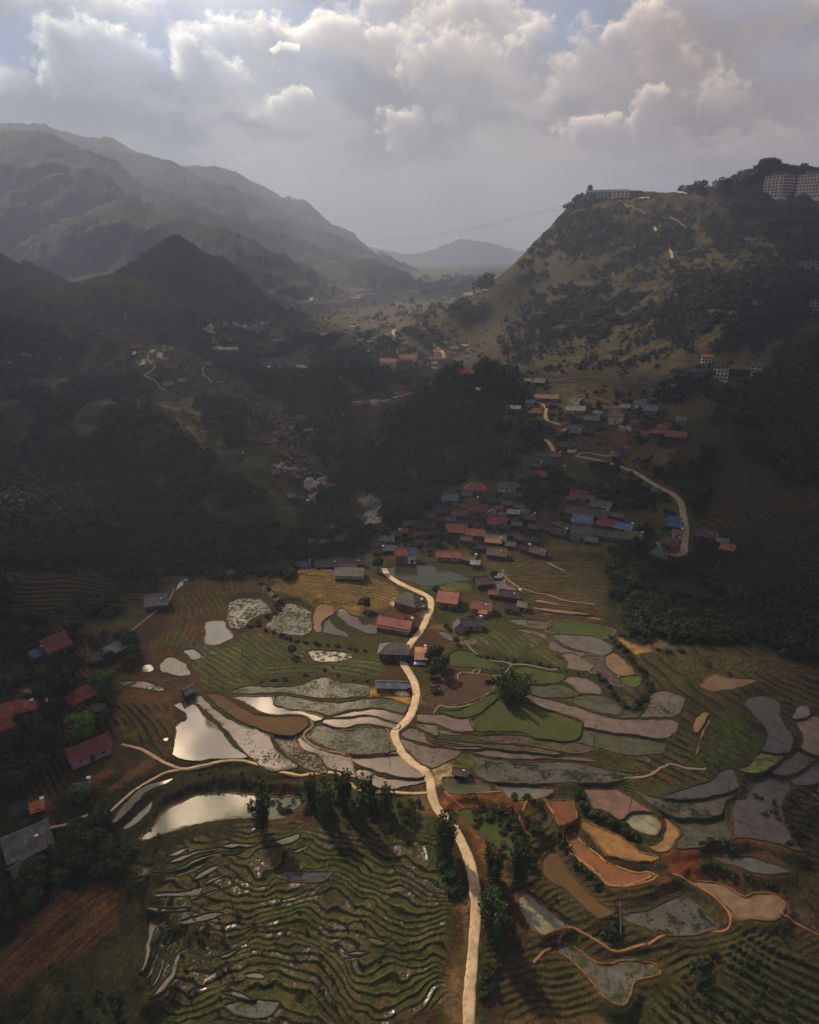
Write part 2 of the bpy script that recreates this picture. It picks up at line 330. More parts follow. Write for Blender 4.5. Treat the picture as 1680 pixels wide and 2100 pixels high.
# ------------------------------------------------------------------ traced land: fields, ponds, terraces
FR = {'A': (300, 1150, 2.8), 'B': (780, 1150, 3.36), 'C': (1180, 1250, 3.36), 'D': (0, 1550, 3.36), 'E': (450, 1550, 3.0545), 'F': (880, 1580, 3.36),
      'G': (1230, 1600, 3.7333), 'L': (0, 1150, 3.36), 'V': (560, 900, 2.8), 'R': (1080, 900, 2.8), 'U': (850, 700, 2.8), 'M': (400, 600, 2.8), 'N': (0, 600, 2.8), 'X': (0, 0, 1.0)}
def ptsof(s):
    f, rest = s[0], s[1:].split()
    x0, y0, k = FR[f]; v = np.array([[float(c) for c in r.split(',')] for r in rest])
    return np.stack([x0 + v[:, 0] / k, y0 + v[:, 1] / k], -1)
def ground(s, lift=0.0): return np.array([hit(x, y, lift)[:3] for x, y in ptsof(s)])
def catmull(p, n=6, closed=True):
    out = []; m = len(p)
    for i in range(m if closed else m - 1):
        if closed: a, b, c, d = p[i - 1], p[i], p[(i + 1) % m], p[(i + 2) % m]
        else: a, b, c, d = p[max(i - 1, 0)], p[i], p[i + 1], p[min(i + 2, m - 1)]
        for t in np.arange(n) / n:
            out.append(0.5 * ((2 * b) + (c - a) * t + (2 * a - 5 * b + 4 * c - d) * t * t + (3 * b - a - 3 * c + d) * t ** 3))
    if not closed: out.append(p[-1])
    return np.array(out)
def resample(p, step, closed=False):
    q = np.vstack([p, p[:1]]) if closed else p
    L = np.concatenate([[0], np.cumsum(np.hypot(*np.diff(q[:, :2], axis=0).T))])
    n = max(int(L[-1] / step), 2); t = np.linspace(0, L[-1], n + 1)
    r = np.stack([np.interp(t, L, q[:, k]) for k in range(q.shape[1])], -1)
    return r[:-1] if closed else r
def inside(poly, x, y):
    r = np.zeros(x.shape, bool); j = len(poly) - 1
    for i in range(len(poly)):
        xi, yi = poly[i][:2]; xj, yj = poly[j][:2]
        if yi != yj: r ^= ((yi > y) != (yj > y)) & (x < (xj - xi) * (y - yi) / (yj - yi) + xi)
        j = i
    return r
def edge_dist(poly, x, y, closed=True):
    d = np.full(x.shape, 1e9); m = len(poly)
    for i in range(m if closed else m - 1):
        a = poly[i][:2]; b = poly[(i + 1) % m][:2]; ab = b - a; L2 = max(ab @ ab, 1e-9)
        t = np.clip(((x - a[0]) * ab[0] + (y - a[1]) * ab[1]) / L2, 0, 1)
        d = np.minimum(d, np.hypot(x - a[0] - t * ab[0], y - a[1] - t * ab[1]))
    return d
def window_of(poly, pad):
    x = poly[:, 0]; y = poly[:, 1]; xs = np.array([x.min() - pad, x.max() + pad]); y0, y1 = max(y.min() - pad, 1), y.max() + pad
    dmin = np.hypot(0 if xs[0] < 0 < xs[1] else np.abs(xs).min(), y0); dmax = np.hypot(np.abs(xs).max(), y1)
    a = [math.atan2(u, v) for u in xs for v in (y0, y1)]
    r0 = np.clip(np.searchsorted(DD, dmin) - 1, 0, ND - 1); r1 = np.clip(np.searchsorted(DD, dmax) + 1, 1, ND)
    c0 = int(np.clip((min(a) - AZ0) / (AZ1 - AZ0) * (NA - 1) - 1, 0, NA - 1)); c1 = int(np.clip((max(a) - AZ0) / (AZ1 - AZ0) * (NA - 1) + 2, 1, NA))
    return slice(r0, r1), slice(c0, c1)

# land cover colours (albedo) per vertex; alpha = wetness
C = np.zeros((ND, NA, 4), np.float32)
nz1 = fbm(GX / 26, GY / 26, 4, 21); nz2 = fbm(GX / 7, GY / 7, 3, 25); nz3 = fbm(GX / 70, GY / 70, 3, 29)
def col(*c): return np.array(c, np.float32)
SOIL, TAN, OLIVE, GRASS, DGREEN, RED = col(.085, .05, .028), col(.20, .13, .07), col(.075, .07, .03), col(.05, .065, .018), col(.022, .032, .014), col(.16, .062, .028)
def mixc(a, b, t): return a * (1 - t[..., None]) + b * t[..., None]
g = mixc(mixc(OLIVE, SOIL, ss(nz1, .42, .58)), GRASS, ss(nz2, .5, .62) * .7)
g = mixc(g, DGREEN, ss(nz3, .5, .6) * .6 + 0 * nz1)
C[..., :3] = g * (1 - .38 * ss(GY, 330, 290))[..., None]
# hillsides: forest green on the shaded side, tawny grass and earth on the open one
lh = ss(GY, 310, 330) * ss(GX * 1.0, 60, -40) * (1 - ss(GY, 950, 1250))
C[..., :3] = mixc(C[..., :3], mixc(DGREEN, OLIVE * .8, ss(nz1 + nz2 * .4, .68, .8)), lh)
rh = ss(GX - GY * 0.05, 60, 160) * ss(GY, 560, 650)
C[..., :3] = mixc(C[..., :3], mixc(mixc(col(.056, .040, .026), col(.042, .042, .020), ss(nz1, .4, .6)), col(.026, .034, .014), ss(nz3 * .6 + nz2 * .4, .5, .58)), rh)
# patchwork of small plots, scrub and bare earth on the open hillside
pc = vn(np.floor(GX / 17 + nz1 * 5) * 3.7, np.floor(Z / 5.5 + nz3 * 9) * 5.1, 61)
pcol = mixc(mixc(col(.10, .062, .042), col(.066, .05, .03), ss(pc, .3, .45)), mixc(col(.038, .042, .018), col(.05, .066, .022), ss(pc, .75, .9)), ss(pc, .45, .6)) * (.45 + .4 * nz2[..., None])
C[..., :3] = mixc(C[..., :3], pcol, rh * .75)
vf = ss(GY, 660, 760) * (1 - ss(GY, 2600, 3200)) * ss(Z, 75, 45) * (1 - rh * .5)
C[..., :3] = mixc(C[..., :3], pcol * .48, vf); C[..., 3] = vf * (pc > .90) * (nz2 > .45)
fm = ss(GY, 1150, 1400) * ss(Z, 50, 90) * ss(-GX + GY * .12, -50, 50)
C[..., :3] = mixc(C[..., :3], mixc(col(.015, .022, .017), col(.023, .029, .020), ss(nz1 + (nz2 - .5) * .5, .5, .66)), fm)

def paint(s, c, soft=1.5, k=1.0, var=.3):
    p = catmull(ground(s), 4); w = window_of(p, soft * 3)
    x, y = GX[w], GY[w]
    sd = edge_dist(p, x, y); sd = np.where(inside(p, x, y), sd, -sd) + (fbm(x / 3, y / 3, 3, 71) - .5) * soft * 3
    t = ss(sd, -soft, soft) * k
    cc = np.asarray(c, np.float32)[None, None] * (1 + (fbm(x / 2.5, y / 2.5, 3, 33)[..., None] - .5) * 2 * var)
    C[w][..., :3] = C[w][..., :3] * (1 - t[..., None]) + cc * t[..., None]

for s, c in (("X0,1178 480,1180 620,1175 600,1230 520,1330 380,1420 340,1560 220,1560 100,1400 0,1350", (.058, .036, .021)),
             ("X0,1180 150,1180 330,1185 330,1230 250,1290 140,1270 0,1260", (.05, .03, .02)),
             ("X-30,1232 20,1222 62,1240 40,1262 -30,1275", (.12, .036, .022)),
             ("L390,360 560,200 800,150 1020,100 980,200 900,280 700,300 600,420", (.085, .052, .03)),
             ("L770,240 830,210 890,225 870,265 790,270", (.26, .19, .13)),
             ("L690,460 800,330 1000,330 960,380 820,470", (.06, .062, .02)),
             ("L850,870 920,880 1110,910 1180,960 1190,1110 1060,1070 900,1010 800,960", (.12, .062, .03)),
             ("L750,1130 860,1060 1110,1130 1080,1220 950,1260 800,1180", (.10, .075, .03)),
             ("L780,1560 860,1470 1000,1390 1070,1380 1000,1450 880,1520", (.13, .07, .038)),
             ("L580,1530 700,1450 760,1470 640,1560", (.12, .055, .03)),
             ("L640,950 760,920 800,960 740,1000 640,990", (.15, .09, .05)),
             ("D130,330 340,270 340,440 300,430 90,420 100,350", (.13, .085, .055)),
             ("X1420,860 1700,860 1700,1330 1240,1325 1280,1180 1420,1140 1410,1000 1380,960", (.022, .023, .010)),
             ("X285,775 345,800 425,885 520,955 600,1018 622,1075 560,1030 480,975 380,895 315,835", (.060, .048, .026)), ("X240,690 340,715 440,755 520,800 590,850 560,860 480,815 400,780 300,740 240,715", (.055, .048, .028)), ("X150,1100 350,1040 460,1080 560,1140 400,1150 200,1150", (.04, .046, .018)),
             ("X870,1000 1110,985 1115,1130 880,1150 790,1120", (.055, .042, .026)), ("X1150,1000 1310,1010 1330,1110 1160,1110", (.05, .042, .024)),
             ("X560,1180 640,1180 760,1200 815,1215 780,1250 700,1260 620,1230 560,1210", (.13, .085, .035)),
             ("A855,60 950,50 1070,75 1070,112 960,115 880,90", (.26, .15, .05)),
             ("A990,190 1130,140 1300,110 1440,170 1430,210 1330,240 1200,275 1130,265 1020,220", (.22, .135, .05)),
             ("A1260,745 1330,735 1480,760 1510,800 1480,815 1340,775 1255,770", (.34, .19, .05)),
             ("A1390,240 1440,235 1600,280 1620,320 1560,318", (.52, .42, .3)),
             ("V850,840 1000,820 1100,820 1120,860 960,880 900,870", (.07, .085, .02)),
             ("B270,900 400,830 540,770 640,780 790,800 790,880 600,990 400,1005 280,990", (.075, .045, .03)),
             ("B360,460 480,450 560,470 560,530 420,500", (.12, .085, .04)),
             ("B380,1440 480,1400 530,1430 500,1470 420,1500 380,1560 350,1500", (.36, .27, .2)),
             ("B470,1345 530,1330 610,1345 650,1390 600,1420 500,1410", (.07, .07, .018)),
             ("B870,100 900,0 1100,-60 1500,-60 1660,0 1600,120 1480,270 1300,240 1100,190 930,150", (.10, .058, .028)),
             ("R0,620 100,640 160,760 300,820 420,880 400,930 200,900 0,850", (.12, .06, .025)),
             ("R180,610 480,600 500,640 380,670 220,650", (.085, .075, .03)),
             ("R0,560 40,550 45,590 0,600", (.24, .15, .04)),
             ("C450,190 560,220 750,270 1000,270 980,290 700,300 560,270", (.11, .07, .045)),
             ("C280,205 350,212 480,268 560,300 560,330 500,345 420,290", (.27, .17, .07)),
             ("C480,350 620,310 800,370 850,490 740,490 570,515 500,440", (.085, .065, .025)),
             ("C730,390 860,440 900,480 850,520 780,470", (.14, .085, .06)),
             ("C760,560 900,540 1000,560 1000,650 900,700 820,690", (.085, .045, .028)),
             ("C1440,90 1500,60 1590,70 1560,110 1470,120", (.12, .07, .04)),
             ("C700,780 830,695 800,800 740,890 700,880", (.20, .14, .1)),
             ("F100,180 400,185 800,200 800,300 600,330 560,420 620,560 740,640 870,700 860,560 760,450 640,330 420,260 120,250", (.17, .065, .028)),
             ("F230,330 260,330 400,500 410,560 360,600 250,400", (.16, .075, .035)),
             ("F380,500 640,560 600,680 680,700 540,800 420,740", (.13, .065, .035)),
             ("F960,370 1000,380 1110,500 1250,610 1400,680 1560,690 1560,640 1350,640 1220,590 1110,480", (.075, .05, .04)),
             ("F1150,800 1330,820 1560,770 1640,740 1660,800 1400,890 1180,890", (.14, .055, .03)),
             ("F930,900 1120,1000 1220,1120 1180,1150 960,1080 900,1000", (.20, .09, .035)),
             ("F590,850 620,860 640,970 700,1080 790,1130 860,1200 840,1300 740,1160 620,1010", (.19, .085, .032)),
             ("F1080,1130 1280,1230 1500,1200 1400,1210 1300,1190", (.22, .15, .08)),
             ("F550,1747 700,1640 900,1600 1100,1680 1180,1760 900,1900 560,1900", (.12, .07, .04)),
             ("G510,600 640,515 740,560 750,680 690,770 560,720", (.15, .045, .022)),
             ("G960,430 1150,440 1400,520 1550,590 1500,660 1350,590 1150,540 1030,520", (.10, .055, .035)),
             ("G1440,950 1680,1090 1680,1190 1500,1100 1390,1060", (.10, .07, .055)),
             ("G1570,500 1680,480 1680,680 1600,620", (.08, .035, .028)),
             ("E720,1060 850,1020 900,1060 880,1130 780,1150", (.17, .10, .05)),
             ("E410,840 620,850 640,900 560,1010 420,950", (.11, .06, .035)),
             ("E1180,250 1310,230 1370,340 1300,380 1200,360", (.12, .08, .055)),
             ("X925,1740 955,1840 968,1900 965,2100 925,2100 920,2030 930,1990 950,1880", (.16, .10, .06)),
             ("M690,520 800,490 940,520 980,560 900,590 760,590 700,560", (.11, .07, .05)),
             ("U480,880 700,660 900,680 1100,790 900,900", (.04, .045, .02))):
    paint(s, c)

# ---- terraced ground: contour steps cut in the slope
def terrace(s, step, tilt=(0, 0), warp=.5, wl=9.0, tread=((.045, .06, .02), (.075, .055, .03)), lip=(.10, .085, .04), riser=(.022, .028, .012), wet=.2, edge=4.0, seed=0, rw=.2, own=1.0):
    p = catmull(ground(s), 4); w = window_of(p, 8)
    x, y = GX[w], GY[w]; z = Z[w]
    sd = edge_dist(p, x, y); sd = np.where(inside(p, x, y), sd, -sd) + (fbm(x / 6, y / 6, 2, 77 + seed) - .5) * edge * 2
    m = ss(sd, 0, edge)
    wv = (fbm(x / wl, y / wl, 3, 120 + seed) - .5) * 2 * warp * step * 2 + (fbm(x / (wl * 4), y / (wl * 4), 2, 140 + seed) - .5) * 2 * warp * step * 11
    T = (z + tilt[0] * x + tilt[1] * y + wv) / step
    f0 = np.floor(T); f = T - f0
    gxx, gyy = -tilt[1] - .15, tilt[0]; gn = math.hypot(gxx, gyy) + 1e-6; Lc = wl * 1.15
    uu = (x * (gxx / gn) + y * (gyy / gn)) / Lc + vn(f0 * 1.7, f0 * 0 + 3.3, 9 + seed) * 13 + (fbm(x / wl, y / wl, 2, 180 + seed) - .5) * 1.2
    u0 = np.floor(uu); fu = uu - u0; cut = np.exp(-(np.minimum(fu, 1 - fu) * Lc / .45) ** 2)
    hsh = _h(f0 * 13 + u0 * 7, f0 * 5 - u0 * 3, 19 + seed)
    q = f0 + ss(f, 1 - rw, 1.0)
    lipb = np.exp(-((f - 0.06) / 0.05) ** 2) * .12 * min(step, 1.0) + cut * .12 + (hsh - .5) * step * .55 * (1 - ss(f, .7, .95)) * ss(f, .0, .08)
    Zn = z + (q - T + 0.5) * step * (1 if own else .5) + lipb
    Z[w] = z * (1 - m) + Zn * m
    cell = .55 * hsh + .45 * vn(f0 * 7.3 + fbm(x / 16, y / 16, 2, 160 + seed) * 9, f0 * 3.1 + fbm(x / 16 + 9, y / 16, 2, 161 + seed) * 9, 5 + seed)
    a, b = np.array(tread[0], np.float32), np.array(tread[1], np.float32)
    cc = mixc(a, b, ss(cell, .35, .65)) * (1 + (fbm(x / 1.6, y / 1.6, 2, 35)[..., None] - .5) * .7)
    cc = mixc(cc, np.array(tread[1], np.float32) * 1.25, ss(fbm(x / 24, y / 24, 4, 190 + seed), .5, .62) * .8)
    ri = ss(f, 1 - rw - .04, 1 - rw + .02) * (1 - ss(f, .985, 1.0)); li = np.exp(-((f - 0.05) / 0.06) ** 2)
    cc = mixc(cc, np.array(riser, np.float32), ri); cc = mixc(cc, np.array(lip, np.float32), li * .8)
    wt_ = (cell > 1 - wet) * (1 - ri) * (1 - li) * ss(fbm(x / 1.2, y / 1.2, 2, 39 + seed), .38, .5)
    C[w][..., :3] = mixc(C[w][..., :3], cc, m); C[w][..., 3] = C[w][..., 3] * (1 - m) + wt_ * m

OR = ((.10, .055, .026), (.065, .06, .026))
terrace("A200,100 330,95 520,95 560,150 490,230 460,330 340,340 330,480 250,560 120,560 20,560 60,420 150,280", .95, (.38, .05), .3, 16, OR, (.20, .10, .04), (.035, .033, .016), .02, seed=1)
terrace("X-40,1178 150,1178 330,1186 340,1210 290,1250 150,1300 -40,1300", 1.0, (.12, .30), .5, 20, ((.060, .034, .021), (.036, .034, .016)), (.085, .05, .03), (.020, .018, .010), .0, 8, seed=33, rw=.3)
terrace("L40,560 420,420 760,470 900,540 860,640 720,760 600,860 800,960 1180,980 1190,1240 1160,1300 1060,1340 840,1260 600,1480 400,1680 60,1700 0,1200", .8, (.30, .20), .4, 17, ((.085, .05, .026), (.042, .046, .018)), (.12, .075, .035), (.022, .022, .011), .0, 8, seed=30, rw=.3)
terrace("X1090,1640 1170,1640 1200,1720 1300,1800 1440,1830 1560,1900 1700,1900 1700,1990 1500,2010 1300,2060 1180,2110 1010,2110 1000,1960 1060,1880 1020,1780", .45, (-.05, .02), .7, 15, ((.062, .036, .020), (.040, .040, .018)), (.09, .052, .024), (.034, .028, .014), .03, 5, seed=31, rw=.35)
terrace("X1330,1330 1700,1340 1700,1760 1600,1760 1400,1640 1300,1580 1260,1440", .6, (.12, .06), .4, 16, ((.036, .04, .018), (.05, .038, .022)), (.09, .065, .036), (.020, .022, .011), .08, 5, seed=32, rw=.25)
terrace("A260,560 330,490 440,495 540,400 640,400 760,430 900,470 940,530 900,590 700,590 620,690 490,735 380,740 290,710", .42, (.13, .12), .5, 16, ((.045, .06, .02), (.06, .062, .028)), (.095, .09, .045), (.03, .038, .016), .30, 3, seed=2)
terrace("A620,690 720,590 960,590 1200,560 1380,560 1400,640 1250,690 1100,680 1040,650 900,660", .40, (.02, .14), .45, 18, ((.045, .06, .02), (.055, .06, .024)), (.09, .09, .04), (.03, .038, .016), .14, 3, seed=3)
terrace("B680,450 930,490 1080,520 1210,600 1290,700 1270,740 1100,700 960,690 850,650 640,565", .5, (.16, .10), .3, 22, ((.045, .06, .02), (.06, .062, .028)), (.10, .095, .05), (.03, .036, .016), .22, 3, seed=4)
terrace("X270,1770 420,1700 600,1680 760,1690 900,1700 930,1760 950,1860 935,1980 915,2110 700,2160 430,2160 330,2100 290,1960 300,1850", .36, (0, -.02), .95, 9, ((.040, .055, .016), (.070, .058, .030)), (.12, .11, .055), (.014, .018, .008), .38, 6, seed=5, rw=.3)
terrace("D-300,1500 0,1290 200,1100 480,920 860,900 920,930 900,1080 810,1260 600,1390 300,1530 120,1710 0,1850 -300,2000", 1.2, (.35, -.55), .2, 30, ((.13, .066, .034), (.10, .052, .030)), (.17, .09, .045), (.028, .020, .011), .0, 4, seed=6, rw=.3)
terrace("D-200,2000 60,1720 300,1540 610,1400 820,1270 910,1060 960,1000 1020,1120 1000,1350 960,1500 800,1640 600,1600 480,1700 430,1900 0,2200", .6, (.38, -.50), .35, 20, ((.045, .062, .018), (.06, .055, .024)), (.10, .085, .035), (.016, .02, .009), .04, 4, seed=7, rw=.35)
terrace("D1000,1120 1300,1060 1500,1200 1680,1340 1500,1500 1300,1560 1150,1700 900,1690 850,1600 1000,1500", .5, (.40, -.30), .4, 14, ((.05, .05, .026), (.045, .055, .02)), (.11, .095, .05), (.016, .02, .009), .45, 4, seed=8, rw=.35)
terrace("G560,1240 820,1270 1000,1220 1300,1200 1680,1210 1900,1300 1900,2100 800,2100 400,1900 330,1700 520,1540 760,1420 850,1300", .85, (.24, .03), .45, 26, ((.034, .045, .014), (.046, .046, .018)), (.062, .054, .024), (.020, .025, .010), .0, 5, seed=9, rw=.3)
terrace("C900,700 960,640 1150,660 1250,780 1290,880 1230,1000 1100,1080 800,1090 860,990 890,900 930,800", .3, (.2, .04), .5, 20, ((.035, .055, .014), (.045, .058, .018)), (.06, .065, .025), (.022, .034, .010), .0, 4, seed=10, rw=.25)
terrace("C620,300 950,300 1300,285 1520,330 1680,380 1680,440 1450,480 1200,480 1000,480 850,520 740,490", .35, (.05, .12), .3, 30, ((.048, .05, .02), (.06, .045, .024)), (.11, .09, .055), (.035, .034, .016), .02, 4, seed=11, rw=.15)
terrace("A980,150 1130,130 1300,100 1440,165 1430,215 1330,245 1200,278 1130,268 1000,225", .5, (.10, .16), .4, 16, ((.19, .12, .05), (.12, .085, .035)), (.24, .16, .07), (.06, .05, .024), .0, 3, seed=34, rw=.25)
terrace("A790,45 1070,50 1075,115 880,115", .5, (.0, .12), .6, 20, ((.19, .115, .045), (.13, .08, .035)), (.22, .15, .07), (.08, .06, .03), .0, 3, seed=35, rw=.2)
terrace("X1040,1130 1240,1130 1260,1200 1235,1275 1150,1265 1090,1235 1040,1190", .5, (.03, .16), .35, 22, ((.078, .044, .020), (.052, .042, .020)), (.115, .075, .036), (.022, .024, .011), .0, 4, seed=12, rw=.25)
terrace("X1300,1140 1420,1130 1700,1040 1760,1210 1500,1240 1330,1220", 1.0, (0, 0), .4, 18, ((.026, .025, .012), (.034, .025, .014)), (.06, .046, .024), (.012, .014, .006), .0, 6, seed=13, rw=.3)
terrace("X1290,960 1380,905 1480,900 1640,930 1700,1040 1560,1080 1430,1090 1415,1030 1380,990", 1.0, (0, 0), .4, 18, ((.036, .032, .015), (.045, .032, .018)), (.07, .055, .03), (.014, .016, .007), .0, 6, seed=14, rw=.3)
terrace("X500,850 560,835 615,880 645,960 690,985 680,1010 610,1050 605,1010 560,950 510,900", 2.7, (.0, .0), .5, 14, ((.055, .034, .024), (.05, .038, .026)), (.24, .17, .14), (.014, .016, .009), .22, 6, seed=15, rw=.3)  # pale lip colour stands in for light caught on the step edges
terrace("X330,712 380,712 440,745 500,790 560,850 520,850 430,780 350,745", 2.6, (0, 0), .4, 16, ((.07, .06, .038), (.05, .055, .03)), (.18, .15, .12), (.022, .026, .014), .25, 6, seed=16, rw=.3)
terrace("X400,915 470,915 560,975 600,1030 560,1030 480,975 420,935", .9, (0, 0), .5, 12, ((.06, .055, .026), (.05, .055, .025)), (.10, .085, .05), (.02, .024, .012), .0, 6, seed=17)
terrace("X880,610 1040,600 1120,660 1280,640 1400,700 1480,730 1400,790 1300,800 1100,770 960,745 860,690", 1.6, (0, 0), .8, 26, ((.062, .040, .028), (.042, .042, .020)), (.10, .074, .046), (.020, .019, .010), .02, 20, seed=18, rw=.35)
terrace("X560,640 800,625 900,620 900,690 960,740 840,755 640,760 520,760 470,720 520,690", .7, (.0, .02), .7, 30, ((.055, .052, .028), (.08, .06, .04)), (.15, .12, .085), (.022, .024, .013), .16, 20, seed=19, rw=.3)
terrace("X1240,420 1400,410 1560,430 1680,470 1700,700 1560,730 1400,640 1250,560 1200,480", 2.2, (0, 0), .9, 40, ((.060, .042, .030), (.045, .050, .022)), (.10, .08, .045), (.020, .022, .011), .0, 40, seed=20, rw=.4, own=.5)
terrace("X1100,770 1300,760 1500,790 1420,880 1300,880 1180,860 1090,830", .9, (0, 0), .5, 20, ((.055, .055, .026), (.075, .055, .032)), (.11, .09, .05), (.026, .03, .013), .05, 10, seed=21)
terrace("X1130,880 1330,870 1400,920 1320,970 1240,940 1150,930", .6, (0, .02), .4, 20, ((.06, .055, .026), (.10, .065, .035)), (.13, .10, .06), (.03, .032, .014), .08, 6, seed=22)
terrace("X1060,850 1130,870 1125,930 1020,930 1000,880", .8, (0, 0), .4, 20, ((.03, .034, .016), (.04, .034, .02)), (.07, .06, .035), (.02, .02, .01), .0, 6, seed=23)
terrace("X780,780 900,770 960,800 860,800 800,800", .8, (0, 0), .4, 20, ((.05, .05, .03), (.04, .045, .024)), (.09, .08, .05), (.02, .024, .012), .0, 6, seed=24)

# ---- roads and paths: (trace, width m, kind)
ROADS = [
    ("road", "main", "X964,2240 962,2100 963,2040 968,1985 973,1920 977,1870 974,1820 964,1770 948,1730 932,1700 912,1675 895,1655 886,1628 882,1600 870,1583 848,1566 826,1545 813,1522 810,1502 820,1492 838,1475 849,1450 854,1425 850,1400 838,1378 826,1358 826,1342 838,1326 850,1310 864,1293 876,1268 884,1248 882,1228 866,1217 845,1208 818,1195 797,1180 788,1165", 2.45),
    ("path", "pale", "X882,1626 850,1628 800,1628 740,1622 690,1590 640,1591 600,1592 560,1586 525,1571 490,1564 450,1567 410,1575 375,1578 345,1568 320,1554 290,1537 250,1527", 1.15),
    ("path", "pale", "X375,1578 340,1584 300,1604 270,1626 240,1655 222,1668 180,1672 140,1690 90,1700", 1.0),
    ("road", "village", "X1372,1137 1392,1138 1402,1132 1404,1110 1406,1085 1402,1055 1396,1030 1378,1012 1352,1000 1328,985 1300,968 1270,957 1240,948 1212,941 1180,936", 3.3),
    ("path", "village", "X1350,1112 1358,1130 1376,1138", 2.0),
    ("path", "pale", "X1136,927 1131,915 1122,903 1122,901", 2.8),
    ("path", "pale", "X1150,886 1160,880 1168,874 1150,871 1134,866 1121,860 1119,850 1122,840 1117,832 1106,826 1098,822", 2.6),
    ("path", "village", "X1180,936 1200,928 1250,936 1256,925", 1.6),
    ("road", "pale", "X891,704 898,715 907,722 910,735 917,748", 5.0),
    ("path", "pale", "X811,675 806,681 812,690 822,696", 4.0),
    ("path", "pale", "X693,837 682,843 678,852 677,860", 2.5),
    ("path", "pale", "X690,826 760,822 810,815 838,808 848,806", 3.0),
    ("path", "pale", "X850,816 840,822 838,832", 3.0),
    ("path", "pale", "X1343,462 1350,475 1352,484 1365,493 1374,508 1380,530", 3.0),
    ("path", "dim", "X303,728 305,740 317,746 312,760 297,768 305,776 325,790 337,803", 1.6),
    ("path", "dim", "X416,750 417,766 430,778 436,785", 1.6),
    ("path", "dim", "X1270,410 1300,425 1340,445 1400,462 1500,478 1600,482", 3.0),
    ("path", "dim", "X1070,783 1120,782 1170,775 1230,774", 2.0),
    ("path", "earth", "X1062,1745 1062,1745 1045,1738 1085,1640 1115,1640 1132,1663 1152,1692 1160,1730 1190,1762 1230,1798 1245,1815 1275,1822 1330,1810 1350,1795", .8),
    ("path", "tan", "B340,1110 400,1010 480,1015 560,1010 640,985 720,935 780,885 790,800 840,790 900,725 860,700 760,690 660,640 610,590 590,560", .7),
    ("path", "tan", "B790,795 650,790 640,760 690,750 660,790 640,775 545,775 540,820 580,820", .6),
    ("path", "tan", "B900,720 1000,720 1180,755 1230,735", .8),
    ("path", "tan", "B845,60 860,110 920,160 1000,200 1180,245 1300,280 1480,300", .9),
    ("path", "tan", "C200,1195 350,1170 500,1150 600,1090 680,1070 800,1100 900,1100", 1.0),
    ("path", "tan", "V640,750 700,760 780,800 840,835", .6),
    ("path", "tan", "A940,910 955,950 905,1000 930,1040 1000,1080 1100,1105 1200,1115 1440,1105", .9),
    ("path", "tan", "L1200,190 1160,280 1050,370 960,440 880,510", 1.0),
    ("path", "earth", "X1000,1662 960,1655 930,1640 915,1620 990,1627 1030,1625 1090,1635 1140,1645", .7),
    ("path", "earth", "F1490,1200 1280,1240 1180,1190 1080,1130 960,1090 840,1200 720,1330", .8),
    ("path", "earth", "G370,1260 500,1200 640,1195 800,1160 960,1155 1000,1060 900,900 740,780 560,720", .7),
    ("path", "earth", "G1030,1060 1180,1075 1380,1065 1500,1100 1680,1190", .8),
]
def polyline(s, step): 
    g_ = ground(s); p = catmull(g_[:, :2], 8, closed=False)
    return resample(p, step)
road_lines = []
for kind, mt, s, wd in ROADS:
    p = polyline(s, max(.8, wd * .35)); road_lines.append((kind, mt, p, wd))
    if kind == 'road' and mt in ('main', 'village') or wd > 1.5:
        # level the bed
        zz = look(Z, p[:, 0], p[:, 1]); k = 9; zp = np.convolve(np.pad(zz, k // 2, mode='edge'), np.ones(k) / k, 'valid')
        pp = np.column_stack([p, zp]); w = window_of(p, wd * 2)
        x, y = GX[w], GY[w]; best = np.full(x.shape, 1e9); zb = np.zeros(x.shape)
        for a, b in zip(pp[:-1], pp[1:]):
            ab = b[:2] - a[:2]; t = np.clip(((x - a[0]) * ab[0] + (y - a[1]) * ab[1]) / max(ab @ ab, 1e-6), 0, 1)
            d = np.hypot(x - a[0] - t * ab[0], y - a[1] - t * ab[1]); zb = np.where(d < best, a[2] + t * (b[2] - a[2]), zb); best = np.minimum(best, d)
        t = 1 - ss(best, wd * .6, wd * 1.5); Z[w] = Z[w] * (1 - t) + zb * t
        C[w][..., 3] *= 1 - t

